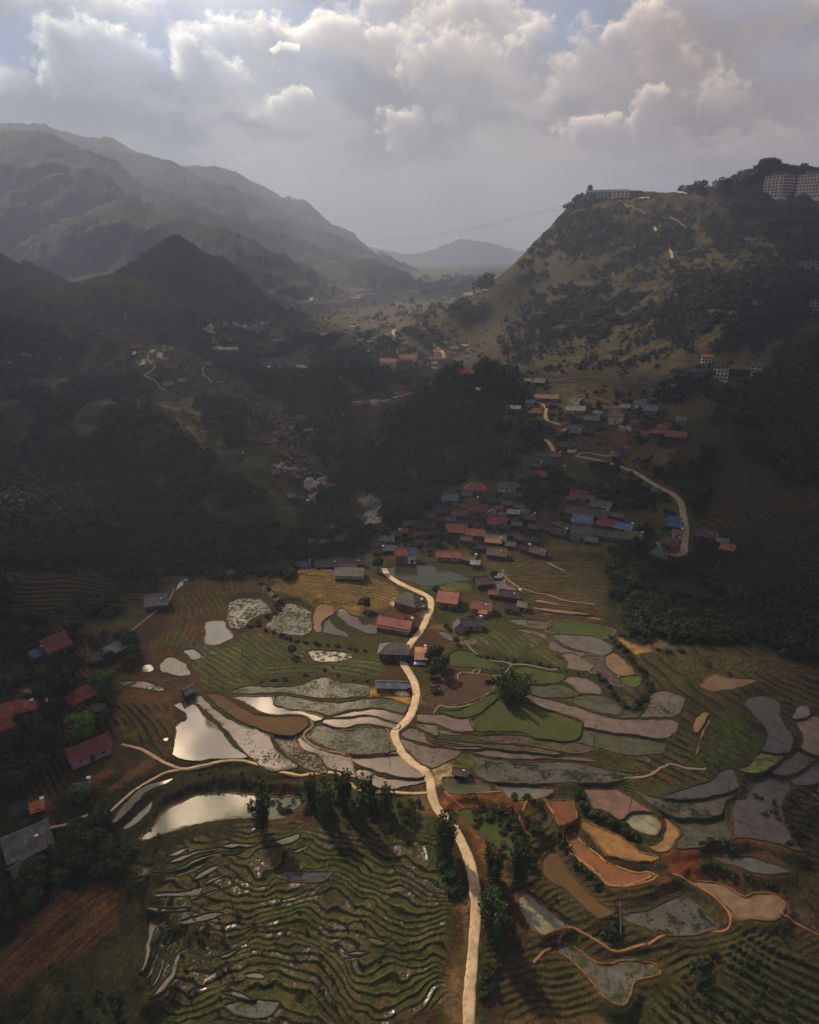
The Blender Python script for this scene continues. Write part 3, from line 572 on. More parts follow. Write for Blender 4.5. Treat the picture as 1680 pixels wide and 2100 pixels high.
# ---- paddies and ponds: trace, surface, bund, level offset
PADDY = [
 ("A345,350 445,343 465,385 500,440 400,487 332,472 340,420", 'mirror', 'orange', 0), ("A75,600 110,560 165,557 215,580 235,600 257,655 200,665 130,650 90,640", 'ripple', 'grass', 0),
 ("A205,515 275,510 315,545 290,570 255,573 240,545", 'mirror', 'grass', 0), ("A165,180 190,125 225,97 250,100 240,125 200,150", 'mirror', 'grass', 0),
 ("A150,830 235,805 300,850 350,905 400,940 450,1000 510,1070 590,1132 420,1140 250,1150 150,1120 150,1090 170,940 222,912 215,870", 'mirror', 'grass', 0),
 ("A240,790 315,775 400,860 540,940 690,990 740,1080 800,1130 875,1185 760,1210 700,1208 620,1150 540,1080 470,990 380,900 300,835", 'sparse', 'grass', 0),
 ("A505,780 720,780 740,815 800,850 900,865 1020,900 960,925 890,885 700,882 560,815", 'mirror', 'tan', 0),
 ("A345,768 430,770 560,850 680,890 900,892 930,930 915,960 850,1000 770,1000 700,985 540,920 430,850", 'stubble', 'grass', .1),
 ("A740,1010 850,1005 890,1080 980,1120 1040,1200 1020,1220 900,1190 800,1110", 'muddy', 'grass', 0),
 ("A855,1022 890,1005 925,1045 1010,1085 1100,1112 1170,1132 1190,1180 1200,1245 1090,1205 1040,1180 980,1110 900,1095", 'sparse', 'tan', 0),
 ("A940,990 1000,940 1150,975 1280,948 1390,975 1410,1050 1430,1090 1300,1108 1180,1112 1080,1085 985,1050 935,1020", 'planted', 'tan', 0),
 ("A1185,1130 1440,1118 1500,1150 1600,1230 1540,1248 1440,1243 1300,1203 1220,1173", 'satin', 'earth', 0),
 ("A1240,1195 1400,1253 1590,1250 1595,1275 1430,1312 1320,1300 1195,1240", 'satin', 'grass', 0),
 ("A740,800 780,767 950,800 1120,815 1250,790 1400,790 1490,830 1480,880 1400,860 1320,847 1200,857 1100,878 1050,892 960,868 830,852 745,830", 'planted', 'earth', 0),
 ("A1060,897 1200,864 1340,852 1440,877 1485,890 1460,938 1360,905 1260,885 1160,900", 'satin', 'earth', 0),
 ("A1000,930 1050,907 1160,907 1260,892 1360,912 1455,947 1430,970 1300,940 1200,948 1120,962", 'satin', 'earth', 0),
 ("A500,745 600,720 850,720 1010,665 1100,690 1260,710 1280,740 1250,780 1000,790 800,757 700,758 520,768", 'planted', 'earth', 0),
 ("A940,515 1160,530 1170,570 1000,582 955,570", 'patchy', 'grass', 0), 
 ("A950,350 985,255 1070,260 1080,295 1040,330 1005,370 1010,410 965,405", 'drymud', 'earth', 0), ("A1012,380 1050,325 1060,350 1090,385 1140,410 1160,440 1060,425 1015,410", 'mirror', 'grass', 0),
 ("A1090,310 1120,270 1180,310 1250,330 1300,365 1350,400 1290,420 1200,395 1130,345", 'mirror', 'grass', 0), ("A480,240 640,212 720,290 700,310 610,330 560,385 475,380", 'patchy', 'grass', 0),
 ("A690,365 800,245 940,290 950,390 900,430 760,420 700,390", 'patchy', 'grass', 0), ("A655,145 690,140 760,215 740,235 700,200", 'patchy', 'grass', 0),
 ("V640,745 700,735 900,725 1100,790 1130,812 1000,830 950,848 880,848 760,815 665,785", 'deep', 'grass', -.2),
 ("B785,80 848,80 848,115 783,118", 'mirror', 'earth', 0), ("B783,125 850,125 880,165 930,200 990,222 940,225 800,205", 'mirror', 'tan', 0),
 ("B1085,266 1200,288 1500,343 1350,325 1080,285", 'gold', 'earth', .5), ("B1060,320 1200,330 1480,372 1300,370 1060,335", 'gold', 'earth', .2), ("B1090,360 1190,355 1300,370 1550,400 1540,412 1300,380 1130,375", 'gold', 'earth', -.1),
 ("B400,495 460,490 490,520 500,555 470,550", 'mirror', 'earth', 0), ("B560,540 640,545 655,565 620,580 560,568", 'mirror', 'tan', 0),
 ("B880,405 1000,405 1180,430 1130,475 1050,465 930,435", 'patchy', 'earth', 0), ("B1190,415 1400,430 1540,455 1630,490 1550,543 1380,508 1230,503 1140,485", 'green', 'tan', 0),
 ("B930,480 975,465 1140,507 1250,592 1410,637 1350,663 1240,635 1160,600 1150,560 1060,515", 'sparse', 'earth', 0), ("B1180,515 1300,508 1460,520 1560,560 1600,605 1540,655 1400,625 1290,590", 'ripple', 'earth', 0),
 ("B1252,640 1350,647 1470,715 1430,765 1280,740 1290,710", 'satin', 'earth', 0), ("B1365,662 1540,662 1600,740 1640,800 1680,870 1600,850 1500,790 1440,765 1475,715", 'muddy', 'tan', 0),
 ("B470,640 600,620 700,665 820,720 880,730 800,757 640,740 480,720", 'green', 'grass', 0), ("B420,890 540,850 545,790 640,785 790,805 785,870 740,915 600,980 400,1000 300,985 290,930", 'soil', 'tan', 0),
 ("B905,748 1000,728 1180,768 1280,790 1230,840 1100,860 1000,840 950,780", 'green', 'grass', 0), ("B1020,860 1230,850 1340,900 1370,928 1250,945 1130,945 1000,905", 'planted', 'grass', 0),
 ("B1260,825 1300,795 1420,810 1500,860 1520,915 1380,918 1330,870", 'satin', 'grass', 0), ("B1260,955 1400,928 1520,928 1640,990 1660,1060 1560,1058 1400,1010", 'planted', 'earth', 0),
 ("B985,918 1120,945 1260,985 1360,1005 1475,1051 1624,1086 1794,1091 2034,1101 2044,1166 1954,1231 1744,1196 1594,1186 1400,1140 1385,1100 1210,1040 1090,1000", 'satin', 'earth', 0),
 ("B650,1085 800,960 985,965 1090,1010 1380,1113 1388,1145 1340,1238 1100,1228 1010,1190 860,1178 660,1168 610,1090", 'green', 'grass', 0), ("B400,1030 560,1022 780,910 800,955 640,1070 480,1070", 'green', 'grass', 0),
 ("B260,1055 400,1060 605,1080 648,1170 520,1173 440,1148 380,1123 260,1108", 'satin', 'earth', 0), ("B1400,1153 1600,1192 1940,1248 1960,1300 1900,1338 1700,1338 1500,1290 1350,1245", 'planted', 'grass', 0),
 ("B240,1118 380,1132 400,1165 395,1208 320,1180 240,1140", 'sparse', 'earth', 0), ("B400,1160 560,1190 840,1187 830,1197 600,1202 430,1197", 'satin', 'earth', 0),
 ("B150,1212 200,1150 300,1177 330,1240 450,1270 700,1282 700,1298 540,1297 300,1258", 'sparse', 'earth', 0), ("B140,1225 300,1275 548,1306 548,1330 500,1370 350,1430 250,1380 160,1280", 'sparse', 'earth', 0),
 ("B320,1200 400,1230 700,1260 1000,1280 1240,1322 1230,1338 1100,1328 900,1308 560,1268 360,1238", 'muddy', 'grass', .1), ("B700,1205 1010,1205 1340,1250 1500,1300 1340,1330 1240,1315 1000,1272 720,1245", 'muddy', 'earth', .1),
 ("B560,1302 700,1302 1000,1322 1200,1352 1340,1347 1500,1372 1550,1390 1400,1384 1200,1368 900,1368 700,1340", 'sparse', 'earth', 0),
 ("B600,1330 700,1355 1000,1388 1300,1388 1500,1422 1700,1457 1860,1450 1700,1500 1560,1530 1300,1528 1100,1540 800,1528 700,1508 640,1440 655,1390", 'weedy', 'earth', 0),
 ("B430,1500 560,1492 700,1530 760,1580 700,1603 560,1608 470,1598 432,1560", 'planted', 'orange', 0), ("B805,1560 850,1542 960,1540 1190,1580 1150,1620 1040,1650 900,1640", 'teal', 'orange', 0),
 ("C200,330 260,300 330,340 400,420 400,452 310,462 240,420", 'drymud', 'grass', 0), ("C310,470 430,457 455,490 440,530 390,540 330,510", 'lime', 'grass', 0),
 ("C500,600 600,560 750,600 760,640 690,740 560,745 450,740 500,670", 'sparse', 'grass', 0), ("C0,600 150,585 250,640 380,700 440,715 430,745 280,742 100,690 0,660", 'planted', 'earth', 0),
 ("C870,520 940,452 1030,470 1150,480 1250,490 1100,540 1000,560 930,560", 'drymud', 'tan', 0), ("C810,780 870,705 920,715 900,760 860,840 820,850", 'ochre', 'grass', 0), ("C860,860 930,740 935,780 880,870 850,990 820,1010 840,930", 'ochre', 'grass', 0),
 ("C1165,640 1220,600 1340,600 1420,660 1415,720 1440,790 1500,860 1500,930 1450,990 1280,975 1320,900 1310,820 1220,720", 'cool', 'grass', 0),
 ("C1278,982 1448,998 1330,1100 1240,1135 1110,1100 1200,1070", 'algae', 'grass', 0), ("C1490,740 1540,670 1610,665 1605,740 1510,757", 'satin', 'earth', 0), ("C1515,760 1680,750 1720,1000 1562,962 1562,860", 'tanwater', 'earth', 0),
 ("C1340,1100 1450,1040 1560,965 1670,997 1600,1080 1450,1148", 'cool', 'earth', 0), ("C1490,1160 1680,1055 1750,1150 1570,1218", 'cool', 'earth', 0), ("C600,1290 760,1237 940,1172 1000,1112 1080,1105 1120,1180 1110,1238 950,1288 780,1308", 'cool', 'grass', 0),
 ("C310,1222 400,1240 580,1302 800,1317 960,1302 1120,1252 1040,1330 1000,1415 850,1438 700,1428 560,1368 450,1290", 'weedy', 'grass', 0), ("C600,1402 760,1442 900,1447 1020,1442 1070,1590 950,1600 850,1640 690,1645 730,1530 660,1440", 'planted', 'grass', 0),
 ("C1090,1330 1180,1290 1250,1150 1330,1112 1430,1150 1480,1240 1430,1330 1430,1450 1500,1600 1560,1668 1350,1600 1150,1570 1080,1570", 'cool', 'earth', 0),
 ("C1620,1290 1680,1200 1740,1280 1680,1360", 'cool', 'grass', 0),
 ("C45,1240 100,1212 240,1220 350,1272 470,1352 540,1402 470,1392 380,1397 310,1448 200,1390 110,1360", 'pink', 'earth', 0), ("C322,1450 380,1403 480,1402 560,1440 588,1500 570,1550 500,1558 420,1520", 'pale', 'orange', 0),
 ("C565,1385 640,1440 720,1530 690,1620 600,1680 500,1630 560,1610 615,1540 605,1450", 'ochre', 'earth', -.2),
 ("F830,210 980,215 1010,290 1005,335 900,378 870,310", 'redfield', 'orange', 0), ("F1010,342 1060,340 1250,430 1400,500 1450,560 1590,605 1500,628 1350,618 1220,568 1130,470", 'ochre', 'orange', 0),
 ("F930,402 970,398 1100,530 1250,640 1400,700 1560,712 1450,770 1330,800 1240,790 1180,720 1050,620 970,530", 'orange', 'gold', -.5),
 ("F615,880 690,852 760,910 890,1010 960,1080 870,1108 780,1133 700,1080 635,970", 'pale', 'orange', -.3), ("F200,280 350,270 530,320 600,420 590,480 670,590 560,620 480,560 420,500 330,430 240,340", 'green', 'earth', 0),
 ("F800,590 870,545 960,700 1090,820 1170,910 1285,972 1180,1018 1120,990 950,840 785,715", 'stubble', 'earth', 0),
 ("F830,1220 870,1172 1000,1220 1170,1332 1400,1312 1560,1340 1600,1408 1480,1430 1400,1500 1360,1598 1290,1608 1200,1560 1100,1430 980,1320", 'patchy', 'orange', -.3),
 ("G165,1040 380,992 560,902 680,902 820,1020 918,1130 870,1158 600,1198 400,1158", 'weedy', 'earth', -.5), ("G712,790 770,777 950,802 1100,892 1200,872 1330,872 1418,945 1380,1060 1180,1073 1030,1048 900,900", 'tanwater', 'orange', -.4),
 ("G800,580 900,572 1000,592 1150,587 1300,632 1450,708 1200,713 1050,668", 'grey', 'earth', -.4), ("G1600,80 1680,20 1750,100 1680,160", 'cool', 'grass', 0),
 ("D772,440 880,302 1000,202 1190,150 1160,190 1030,240 900,368 800,463", 'mirror', 'grass', 0), ("D848,498 950,400 1050,312 1060,322 1040,380 900,498", 'teal', 'grass', -.6),
 ("D962,578 1050,480 1150,370 1240,320 1400,265 1710,259 1800,285 2095,292 2029,374 1930,440 1700,435 1480,450 1200,520 1040,573", 'tealmirror', 'tan', -1.2),
 ("D1150,690 1230,652 1310,627 1250,678 1170,695", 'satin', 'grass', 0), ("D1150,735 1300,672 1550,627 1540,640 1350,680 1220,733", 'ripple', 'grass', 0), ("D1040,795 1200,780 1400,692 1680,657 1660,675 1420,708 1240,788 1080,800", 'satin', 'grass', 0),
 ("D1200,830 1340,747 1440,737 1340,798 1240,833", 'planted', 'grass', 0), ("D1320,855 1430,772 1520,762 1400,838", 'satin', 'grass', 0), ("D862,880 1000,827 990,850 905,918", 'cool', 'grass', 0),
 ("D1030,1122 1130,1122 1070,1200 1035,1350 1000,1480 972,1480 1000,1350", 'satin', 'grass', 0), ("D1085,1340 1100,1345 1060,1450 1030,1530 985,1560 1040,1460", 'satin', 'grass', 0),
 ("D1150,1312 1270,1252 1145,1360 1130,1480 1060,1600 1050,1590 1105,1450", 'sparse', 'grass', 0), ("D1210,1382 1300,1332 1450,1392 1640,1322 1640,1335 1460,1410 1300,1352 1235,1410 1195,1540 1090,1650 1015,1683 1090,1600 1170,1500", 'sparse', 'grass', 0),
 ("D1080,950 1280,930 1400,900 1370,960 1240,970 1100,975", 'patchy', 'grass', 0), ("D1030,1040 1200,1050 1330,1040 1250,1070 1040,1070", 'patchy', 'grass', 0), ("D1230,1140 1400,1090 1540,1080 1480,1120 1300,1160", 'patchy', 'grass', 0),
 ("D1400,872 1480,827 1550,822 1500,850 1430,882", 'satin', 'grass', 0), ("D1330,990 1450,937 1640,882 1600,902 1450,962", 'patchy', 'grass', 0), ("D1110,1212 1160,1177 1220,1177 1150,1207", 'satin', 'grass', 0),
 ("E0,562 100,548 240,555 200,570 60,574", 'satin', 'grass', 0), ("E0,602 80,598 150,600 60,620", 'satin', 'grass', 0), ("E-10,1268 40,1232 130,1198 110,1228 30,1272", 'satin', 'grass', 0), ("E0,1472 120,1480 222,1532 110,1512", 'teal', 'grass', 0), ("E470,1100 560,1130 640,1190 560,1180", 'green', 'grass', 0),
 ("E780,1232 860,1225 940,1240 860,1252", 'satin', 'grass', 0), ("E760,1265 850,1262 930,1272 850,1285", 'satin', 'earth', 0), ("E910,1150 960,1140 1060,1170 1000,1190", 'patchy', 'grass', 0), ("E610,1490 660,1460 640,1510", 'sparse', 'grass', 0), ("E160,1370 250,1360 280,1400 200,1400", 'sparse', 'grass', 0), ("E30,1560 150,1530 260,1530 380,1550 300,1640 150,1640", 'planted', 'grass', 0),
 ("E330,540 440,502 490,487 500,515 420,560", 'teal', 'grass', 0), ("E330,742 500,722 620,727 700,732 640,788 500,798 400,778", 'cool', 'earth', 0),
 ("E1490,870 1540,880 1550,930 1500,920", 'cool', 'grass', -.3), ("E440,600 540,560 560,575 480,610", 'teal', 'grass', 0),
 ("L90,880 200,842 340,820 365,890 300,910 180,920", 'olivewater', 'grass', 0), ("L300,940 380,915 402,940 400,985 330,985", 'mirror', 'grass', 0), ("L792,840 860,827 1000,832 1130,880 1100,900 950,880", 'patchy', 'grass', 0),
 ("L960,735 990,718 1050,717 1058,765 960,768", 'mirror', 'grass', 0), ("L1115,1235 1150,1215 1165,1225 1145,1250", 'mirror', 'grass', 0), ("L480,920 500,880 530,875 520,900 480,930", 'mirror', 'grass', 0),
 ("V180,252 250,227 330,237 300,268 240,290 192,290", 'mirror', 'grass', 0), ("V190,330 300,307 290,325 190,345", 'mirror', 'grass', 0), ("V190,357 330,322 320,332 195,370", 'mirror', 'grass', 0), ("V150,372 180,360 172,378 150,382", 'mirror', 'grass', 0),
 ("V150,403 180,403 175,418 150,416", 'mirror', 'grass', 0), ("V8,150 60,140 55,152 12,168", 'mirror', 'grass', 0), ("V30,185 120,168 190,172 110,182 40,198", 'satin', 'grass', 0),
 ("V1010,226 1080,212 1118,226 1100,240 1010,240", 'mirror', 'grass', 0), ("V1008,246 1090,244 1080,252 1010,256", 'satin', 'grass', 0),
 ("R65,682 120,700 200,745 300,783 290,788 190,752 100,712", 'gold', 'grass', 0), ("R860,270 1000,1020 1000,1020 860,270", 'soil', 'grass', 0),
 ("M400,428 450,424 450,434 400,434", 'mirror', 'grass', 0), ("M480,424 520,424 520,434 480,434", 'mirror', 'grass', 0), ("M585,420 670,422 640,436 585,434", 'mirror', 'grass', 0),
 ("M65,205 140,205 140,210 65,212", 'mirror', 'grass', 0), ("M650,820 770,822 740,840 660,850", 'lime', 'grass', 0),
 ("U890,470 1000,440 1010,450 920,475", 'green', 'grass', 0), ("U870,340 980,335 990,360 900,370", 'patchy', 'grass', 0), ("U1160,480 1220,475 1250,520 1210,535", 'patchy', 'tan', 0),
]
PADDY = [p for p in PADDY if not p[0].startswith("R860")]
paddies = []
num = np.zeros_like(Z); den = np.full_like(Z, .12); ins = np.full(Z.shape, np.nan)
for s, mt, bd, off in PADDY:
    pp = ptsof(s)
    hh_ = np.array([hit(x, y) for x, y in pp]); lev = np.median(hh_[:, 2]) + off
    w3 = np.array([P_z(x, y, lev) for x, y in pp]); drape = np.hypot(*hh_[:, :2].mean(0)) > 400
    if drape: w3 = hh_
    Dm = np.hypot(*w3[:, :2].mean(0))
    step = max(.9, Dm * .005)
    p = resample(catmull(w3[:, :2], 8), step, closed=True)
    nn = np.stack([fbm(p[:, 0] / 2.2, p[:, 1] / 2.2, 3, 201), fbm(p[:, 0] / 2.2 + 40, p[:, 1] / 2.2, 3, 203)], -1) - .5
    p = p + nn * min(1.3, step * 1.1)
    if drape: paddies.append((p, None, mt, bd, Dm)); continue
    w = window_of(p, 4); x, y = GX[w], GY[w]
    d = edge_dist(p, x, y); i_ = inside(p, x, y)
    wgt = np.exp(-(d / 1.1) ** 2); num[w] += wgt * (lev + .12); den[w] += wgt
    sub = ins[w]; sub[i_] = lev - .35; ins[w] = sub
    paddies.append((p, lev, mt, bd, Dm))
Z = (Z * .12 + num) / den
Z = np.where(np.isnan(ins), Z, ins)
# ------------------------------------------------------------------ materials
MATS = {}
def principled(name, build):
    if name in MATS: return MATS[name]
    m = bpy.data.materials.new(name); m.use_nodes = True; t = m.node_tree; N = NT(t)
    b = t.nodes['Principled BSDF']; build(N, b); MATS[name] = m; return m
def geo(N): return N.n('ShaderNodeNewGeometry').outputs['Position']
def ocoord(N): return N.n('ShaderNodeTexCoord').outputs['Object']
def bump(N, b, h, dist, strength=1.0):
    nd = N.n('ShaderNodeBump'); nd.inputs['Distance'].default_value = dist; nd.inputs['Strength'].default_value = strength
    N.put(nd.inputs['Height'], h); N.l(nd.outputs[0], b.inputs['Normal'])
def plain(name, c, rough=.8, var=.25, scale=1.2, bd=0.0, spec=.3):
    def f(N, b):
        p = geo(N); n = N.noise(p, scale, 5, .6); n2 = N.noise(p, scale * .13, 3, .5)
        k = N.m('MULTIPLY', N.smooth(n, .3, .7, 1 - var, 1 + var), N.smooth(n2, .3, .7, 1 - var * .7, 1 + var * .7))
        v = N.n('ShaderNodeVectorMath', operation='SCALE'); v.inputs[0].default_value = c; N.l(k, v.inputs['Scale'])
        N.l(v.outputs[0], b.inputs['Base Color']); b.inputs['Roughness'].default_value = rough; b.inputs['Specular IOR Level'].default_value = spec
        if bd: bump(N, b, n, bd)
    return principled(name, f)

# ground: colours of soil, grass and terraces come from the land-cover attribute
def f_ground(N, b):
    at = N.n('ShaderNodeAttribute', attribute_name='cover'); p = geo(N)
    n = N.noise(p, .9, 6, .65); n2 = N.noise(p, .12, 4, .6); n3 = N.noise(p, 4.0, 3, .6)
    k = N.m('MULTIPLY', N.smooth(n, .3, .7, .62, 1.4), N.smooth(n2, .3, .7, .78, 1.22)); k = N.m('MULTIPLY', k, N.smooth(n3, .3, .7, .7, 1.3))
    v = N.n('ShaderNodeVectorMath', operation='SCALE'); N.l(at.outputs['Color'], v.inputs[0]); N.l(k, v.inputs['Scale'])
    grn = N.mix(N.smooth(n, .56, .7), v.outputs[0], (.045, .06, .018))
    wet = N.m('MULTIPLY', at.outputs['Alpha'], N.smooth(N.noise(p, 1.3, 4, .6), .36, .52))
    N.l(N.mix(wet, grn, (.05, .042, .034)), b.inputs['Base Color'])
    N.l(N.m('MULTIPLY_ADD', wet, -.60, .92), b.inputs['Roughness'])
    N.l(N.m('MULTIPLY_ADD', wet, .9, .12), b.inputs['Specular IOR Level'])
    hh = N.m('ADD', N.m('MULTIPLY', n, 1.0), N.m('MULTIPLY', n3, .3))
    bump(N, b, N.m('MULTIPLY', hh, N.m('MULTIPLY_ADD', wet, -.93, 1.0)), .55)
M_GROUND = principled('earth_and_grass', f_ground)
me = bpy.data.meshes.new('ground')
co = np.stack([GX, GY, Z], -1).reshape(-1, 3).astype(np.float32)
jj, ii = np.meshgrid(np.arange(ND - 1), np.arange(NA - 1), indexing='ij')
q = (jj * NA + ii).ravel(); faces = np.stack([q, q + 1, q + NA + 1, q + NA], -1).astype(np.int32)
def raw_mesh(me, co, faces):
    n = faces.shape[1]
    me.vertices.add(len(co)); me.vertices.foreach_set('co', np.ascontiguousarray(co, np.float32).ravel())
    me.loops.add(faces.size); me.loops.foreach_set('vertex_index', np.ascontiguousarray(faces, np.int32).ravel())
    me.polygons.add(len(faces)); me.polygons.foreach_set('loop_start', np.arange(0, faces.size, n, dtype=np.int32))
    me.update(calc_edges=True)
raw_mesh(me, co, faces)
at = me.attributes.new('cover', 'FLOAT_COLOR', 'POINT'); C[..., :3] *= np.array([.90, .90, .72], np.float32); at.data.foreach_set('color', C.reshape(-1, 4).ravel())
me.polygons.foreach_set('use_smooth', np.ones(len(faces), bool))
me.materials.append(M_GROUND)
ob = bpy.data.objects.new('ground', me); COL.objects.link(ob); ob['kind'] = 'structure'

class MB:
    def __init__(s): s.v = []; s.f = []
    def add(s, vs, fs):
        o = len(s.v); s.v += [tuple(map(float, v)) for v in vs]; s.f += [tuple(i + o for i in f) for f in fs]; return s
    def box(s, x0, x1, y0, y1, z0, z1):
        return s.add([(x0, y0, z0), (x1, y0, z0), (x1, y1, z0), (x0, y1, z0), (x0, y0, z1), (x1, y0, z1), (x1, y1, z1), (x0, y1, z1)],
                     [(3, 2, 1, 0), (4, 5, 6, 7), (0, 1, 5, 4), (1, 2, 6, 5), (2, 3, 7, 6), (3, 0, 4, 7)])
    def tube(s, pts, rad, n=6):
        pts = [Vector(p) for p in pts]; rr = rad if hasattr(rad, '__len__') else [rad] * len(pts); o = len(s.v); vs = []
        for i, p in enumerate(pts):
            t = (pts[min(i + 1, len(pts) - 1)] - pts[max(i - 1, 0)]).normalized()
            u = t.orthogonal().normalized() if abs(t.z) > .9 else t.cross(Vector((0, 0, 1))).normalized(); w = t.cross(u)
            for k in range(n):
                a = 2 * math.pi * k / n; vs.append(p + (u * math.cos(a) + w * math.sin(a)) * rr[i])
        fs = [(i * n + k, i * n + (k + 1) % n, (i + 1) * n + (k + 1) % n, (i + 1) * n + k) for i in range(len(pts) - 1) for k in range(n)]
        fs += [tuple(range(n))[::-1], tuple((len(pts) - 1) * n + k for k in range(n))]
        return s.add(vs, fs)
    def mesh(s, name, mat, smooth=False):
        m = bpy.data.meshes.new(name); m.from_pydata(s.v, [], s.f); m.update()
        if mat: m.materials.append(mat)
        if smooth: m.polygons.foreach_set('use_smooth', np.ones(len(m.polygons), bool))
        return m
    def build(s, name, mat, parent=None, smooth=False): return link(name, s.mesh(name, mat, smooth), parent)
def link(name, me, parent=None):
    o = bpy.data.objects.new(name, me); COL.objects.link(o)
    if parent: o.parent = parent
    return o
def tag(o, label=None, cat=None, group=None, kind=None):
    for k, v in (('label', label), ('category', cat), ('group', group), ('kind', kind)):
        if v: o[k] = v
    return o
def empty(name, loc, rz=0, **kw):
    o = bpy.data.objects.new(name, None); COL.objects.link(o); o.location = loc; o.rotation_euler = (0, 0, rz); return tag(o, **kw)

# ---- water and field surfaces
def water(name, c, rough, ior=1.5, cover=None, ccol=(.04, .055, .018), cs=1.0, lo=.5, hi=.55, rip=.0, big=None):
    def f(N, b):
        p = geo(N); n = N.noise(p, .35, 4, .6)
        base = N.mix(N.smooth(n, .3, .7), tuple(x * .75 for x in c), tuple(x * 1.25 for x in c)); rg = rough; sp = None
        if cover:
            v = N.noise(p, cs, 5, .7)
            if cover == 'rows': v = N.m('ADD', N.m('MULTIPLY', v, .55), N.m('MULTIPLY', N.noise(p, cs * 4, 2, .5), .45))
            if big: v = N.m('ADD', v, N.m('MULTIPLY', N.m('SUBTRACT', N.noise(p, .13, 3, .6), .5), big))
            k = N.smooth(v, lo, hi)
            gc = N.mix(N.smooth(N.noise(p, .5, 3, .5), .4, .6), tuple(ccol), tuple(x * .6 for x in ccol))
            base = N.mix(k, base, gc); N.l(N.m('MULTIPLY_ADD', k, .9 - rough, rough), b.inputs['Roughness'])
            N.l(N.m('MULTIPLY_ADD', k, -.42, .5), b.inputs['Specular IOR Level'])
        else: b.inputs['Roughness'].default_value = rough
        N.l(base, b.inputs['Base Color']); b.inputs['IOR'].default_value = ior
        if rip: bump(N, b, N.noise(p, 1.1, 3, .6), .1, rip)
    return principled(name, f)
def field(name, c1, c2, sc=.8, wet=False):
    def f(N, b):
        p = geo(N); n = N.noise(p, sc, 6, .7); m_ = N.noise(p, .16, 4, .6)
        k = N.mix(N.smooth(n, .38, .62), tuple(c1), tuple(c2)); k = N.mix(N.smooth(m_, .35, .65, 0, .6), k, tuple(x * .55 for x in c1))
        N.l(k, b.inputs['Base Color']); b.inputs['Roughness'].default_value = .9; b.inputs['Specular IOR Level'].default_value = .2
        bump(N, b, n, .25)
    return principled(name, f)
SURF = {
    'mirror': lambda: water('still_water', (.05, .04, .028), .04, 2.2, rip=.02), 'tealmirror': lambda: water('pond_water_green', (.09, .105, .075), .07, 1.8, rip=.02),
    'satin': lambda: water('paddy_water', (.095, .068, .052), .12, 2.05, rip=.06), 'ripple': lambda: water('rippled_paddy_water', (.07, .062, .055), .16, 1.8, 'n', (.05, .045, .035), 1.4, .56, .66, rip=.3),
    'sparse': lambda: water('paddy_water_with_seedlings', (.09, .066, .05), .13, 1.95, 'n', (.024, .028, .013), 1.35, .57, .60, rip=.05, big=.7),
    'planted': lambda: water('planted_paddy', (.055, .055, .042), .18, 1.6, 'rows', (.048, .062, .028), 1.0, .47, .52, rip=.05, big=.4),
    'patchy': lambda: water('half_flooded_field', (.07, .06, .05), .12, 2.0, 'n', (.045, .055, .022), .7, .48, .52, rip=.05, big=.5),
    'muddy': lambda: water('muddy_paddy', (.06, .042, .03), .22, 1.6, 'n', (.05, .042, .022), 1.0, .47, .53, rip=.1, big=.4),
    'weedy': lambda: water('paddy_water_with_weeds', (.06, .055, .048), .18, 1.6, 'n', (.018, .024, .013), 1.2, .52, .55, rip=.04, big=1.0),
    'teal': lambda: water('pond_water_teal', (.085, .10, .085), .16, 1.55), 'cool': lambda: water('paddy_water_cool', (.045, .04, .042), .1, 1.6, 'n', (.015, .02, .012), 1.2, .62, .65, rip=.02, big=.6),
    'grey': lambda: water('pond_water_grey', (.07, .07, .065), .16, 1.5), 'pink': lambda: water('pond_water_muddy_pink', (.115, .075, .06), .2, 1.5), 'pale': lambda: water('pond_water_milky', (.17, .17, .12), .22, 1.5),
    'tanwater': lambda: water('pond_water_silty', (.14, .095, .062), .2, 1.5), 'ochre': lambda: water('pond_water_ochre', (.20, .115, .038), .25, 1.5), 'orange': lambda: water('pond_water_orange', (.15, .058, .018), .35, 1.5),
    'gold': lambda: water('pond_water_tawny', (.15, .085, .035), .10, 1.9), 'deep': lambda: water('pond_water_dark', (.022, .03, .018), .12, 1.45), 'algae': lambda: water('pond_scum', (.10, .12, .03), .35, 1.45, 'n', (.09, .11, .028), .5, .45, .6),
    'olivewater': lambda: water('pond_water_olive', (.10, .085, .03), .2, 1.5),
    'green': lambda: field('young_rice', (.048, .066, .014), (.035, .05, .014)), 'lime': lambda: field('bright_seedbed', (.07, .10, .018), (.055, .085, .015)),
    'stubble': lambda: field('brown_stubble', (.115, .068, .028), (.07, .045, .024), 1.4), 'soil': lambda: field('bare_soil', (.06, .036, .026), (.045, .032, .022)),
    'drymud': lambda: field('cracked_mud', (.20, .13, .075), (.15, .10, .06)), 'redfield': lambda: field('red_earth', (.15, .06, .027), (.11, .046, .022))}
BUND = {'grass': ('grassy_bund', (.034, .040, .014)), 'earth': ('earth_bund', (.075, .050, .030)), 'tan': ('trodden_bund', (.20, .14, .08)), 'orange': ('clay_bund', (.20, .095, .036)), 'gold': ('bright_clay_bund', (.42, .22, .07))}
def bundmat(k):
    def f(N, b):
        p = geo(N); n = N.noise(p, .45, 5, .7); n2 = N.noise(p, 2.2, 4, .65); c = BUND[k][1]
        s = N.mix(N.smooth(n2, .4, .62), tuple(x * .7 for x in c), tuple(x * 1.15 for x in c)); lo = .40 if k == 'grass' else .50
        N.l(N.mix(N.smooth(n, lo, lo + .10), s, (.030, .038, .014)), b.inputs['Base Color']); b.inputs['Roughness'].default_value = .92; b.inputs['Specular IOR Level'].default_value = .15; bump(N, b, n2, .2)
    return principled(BUND[k][0], f)
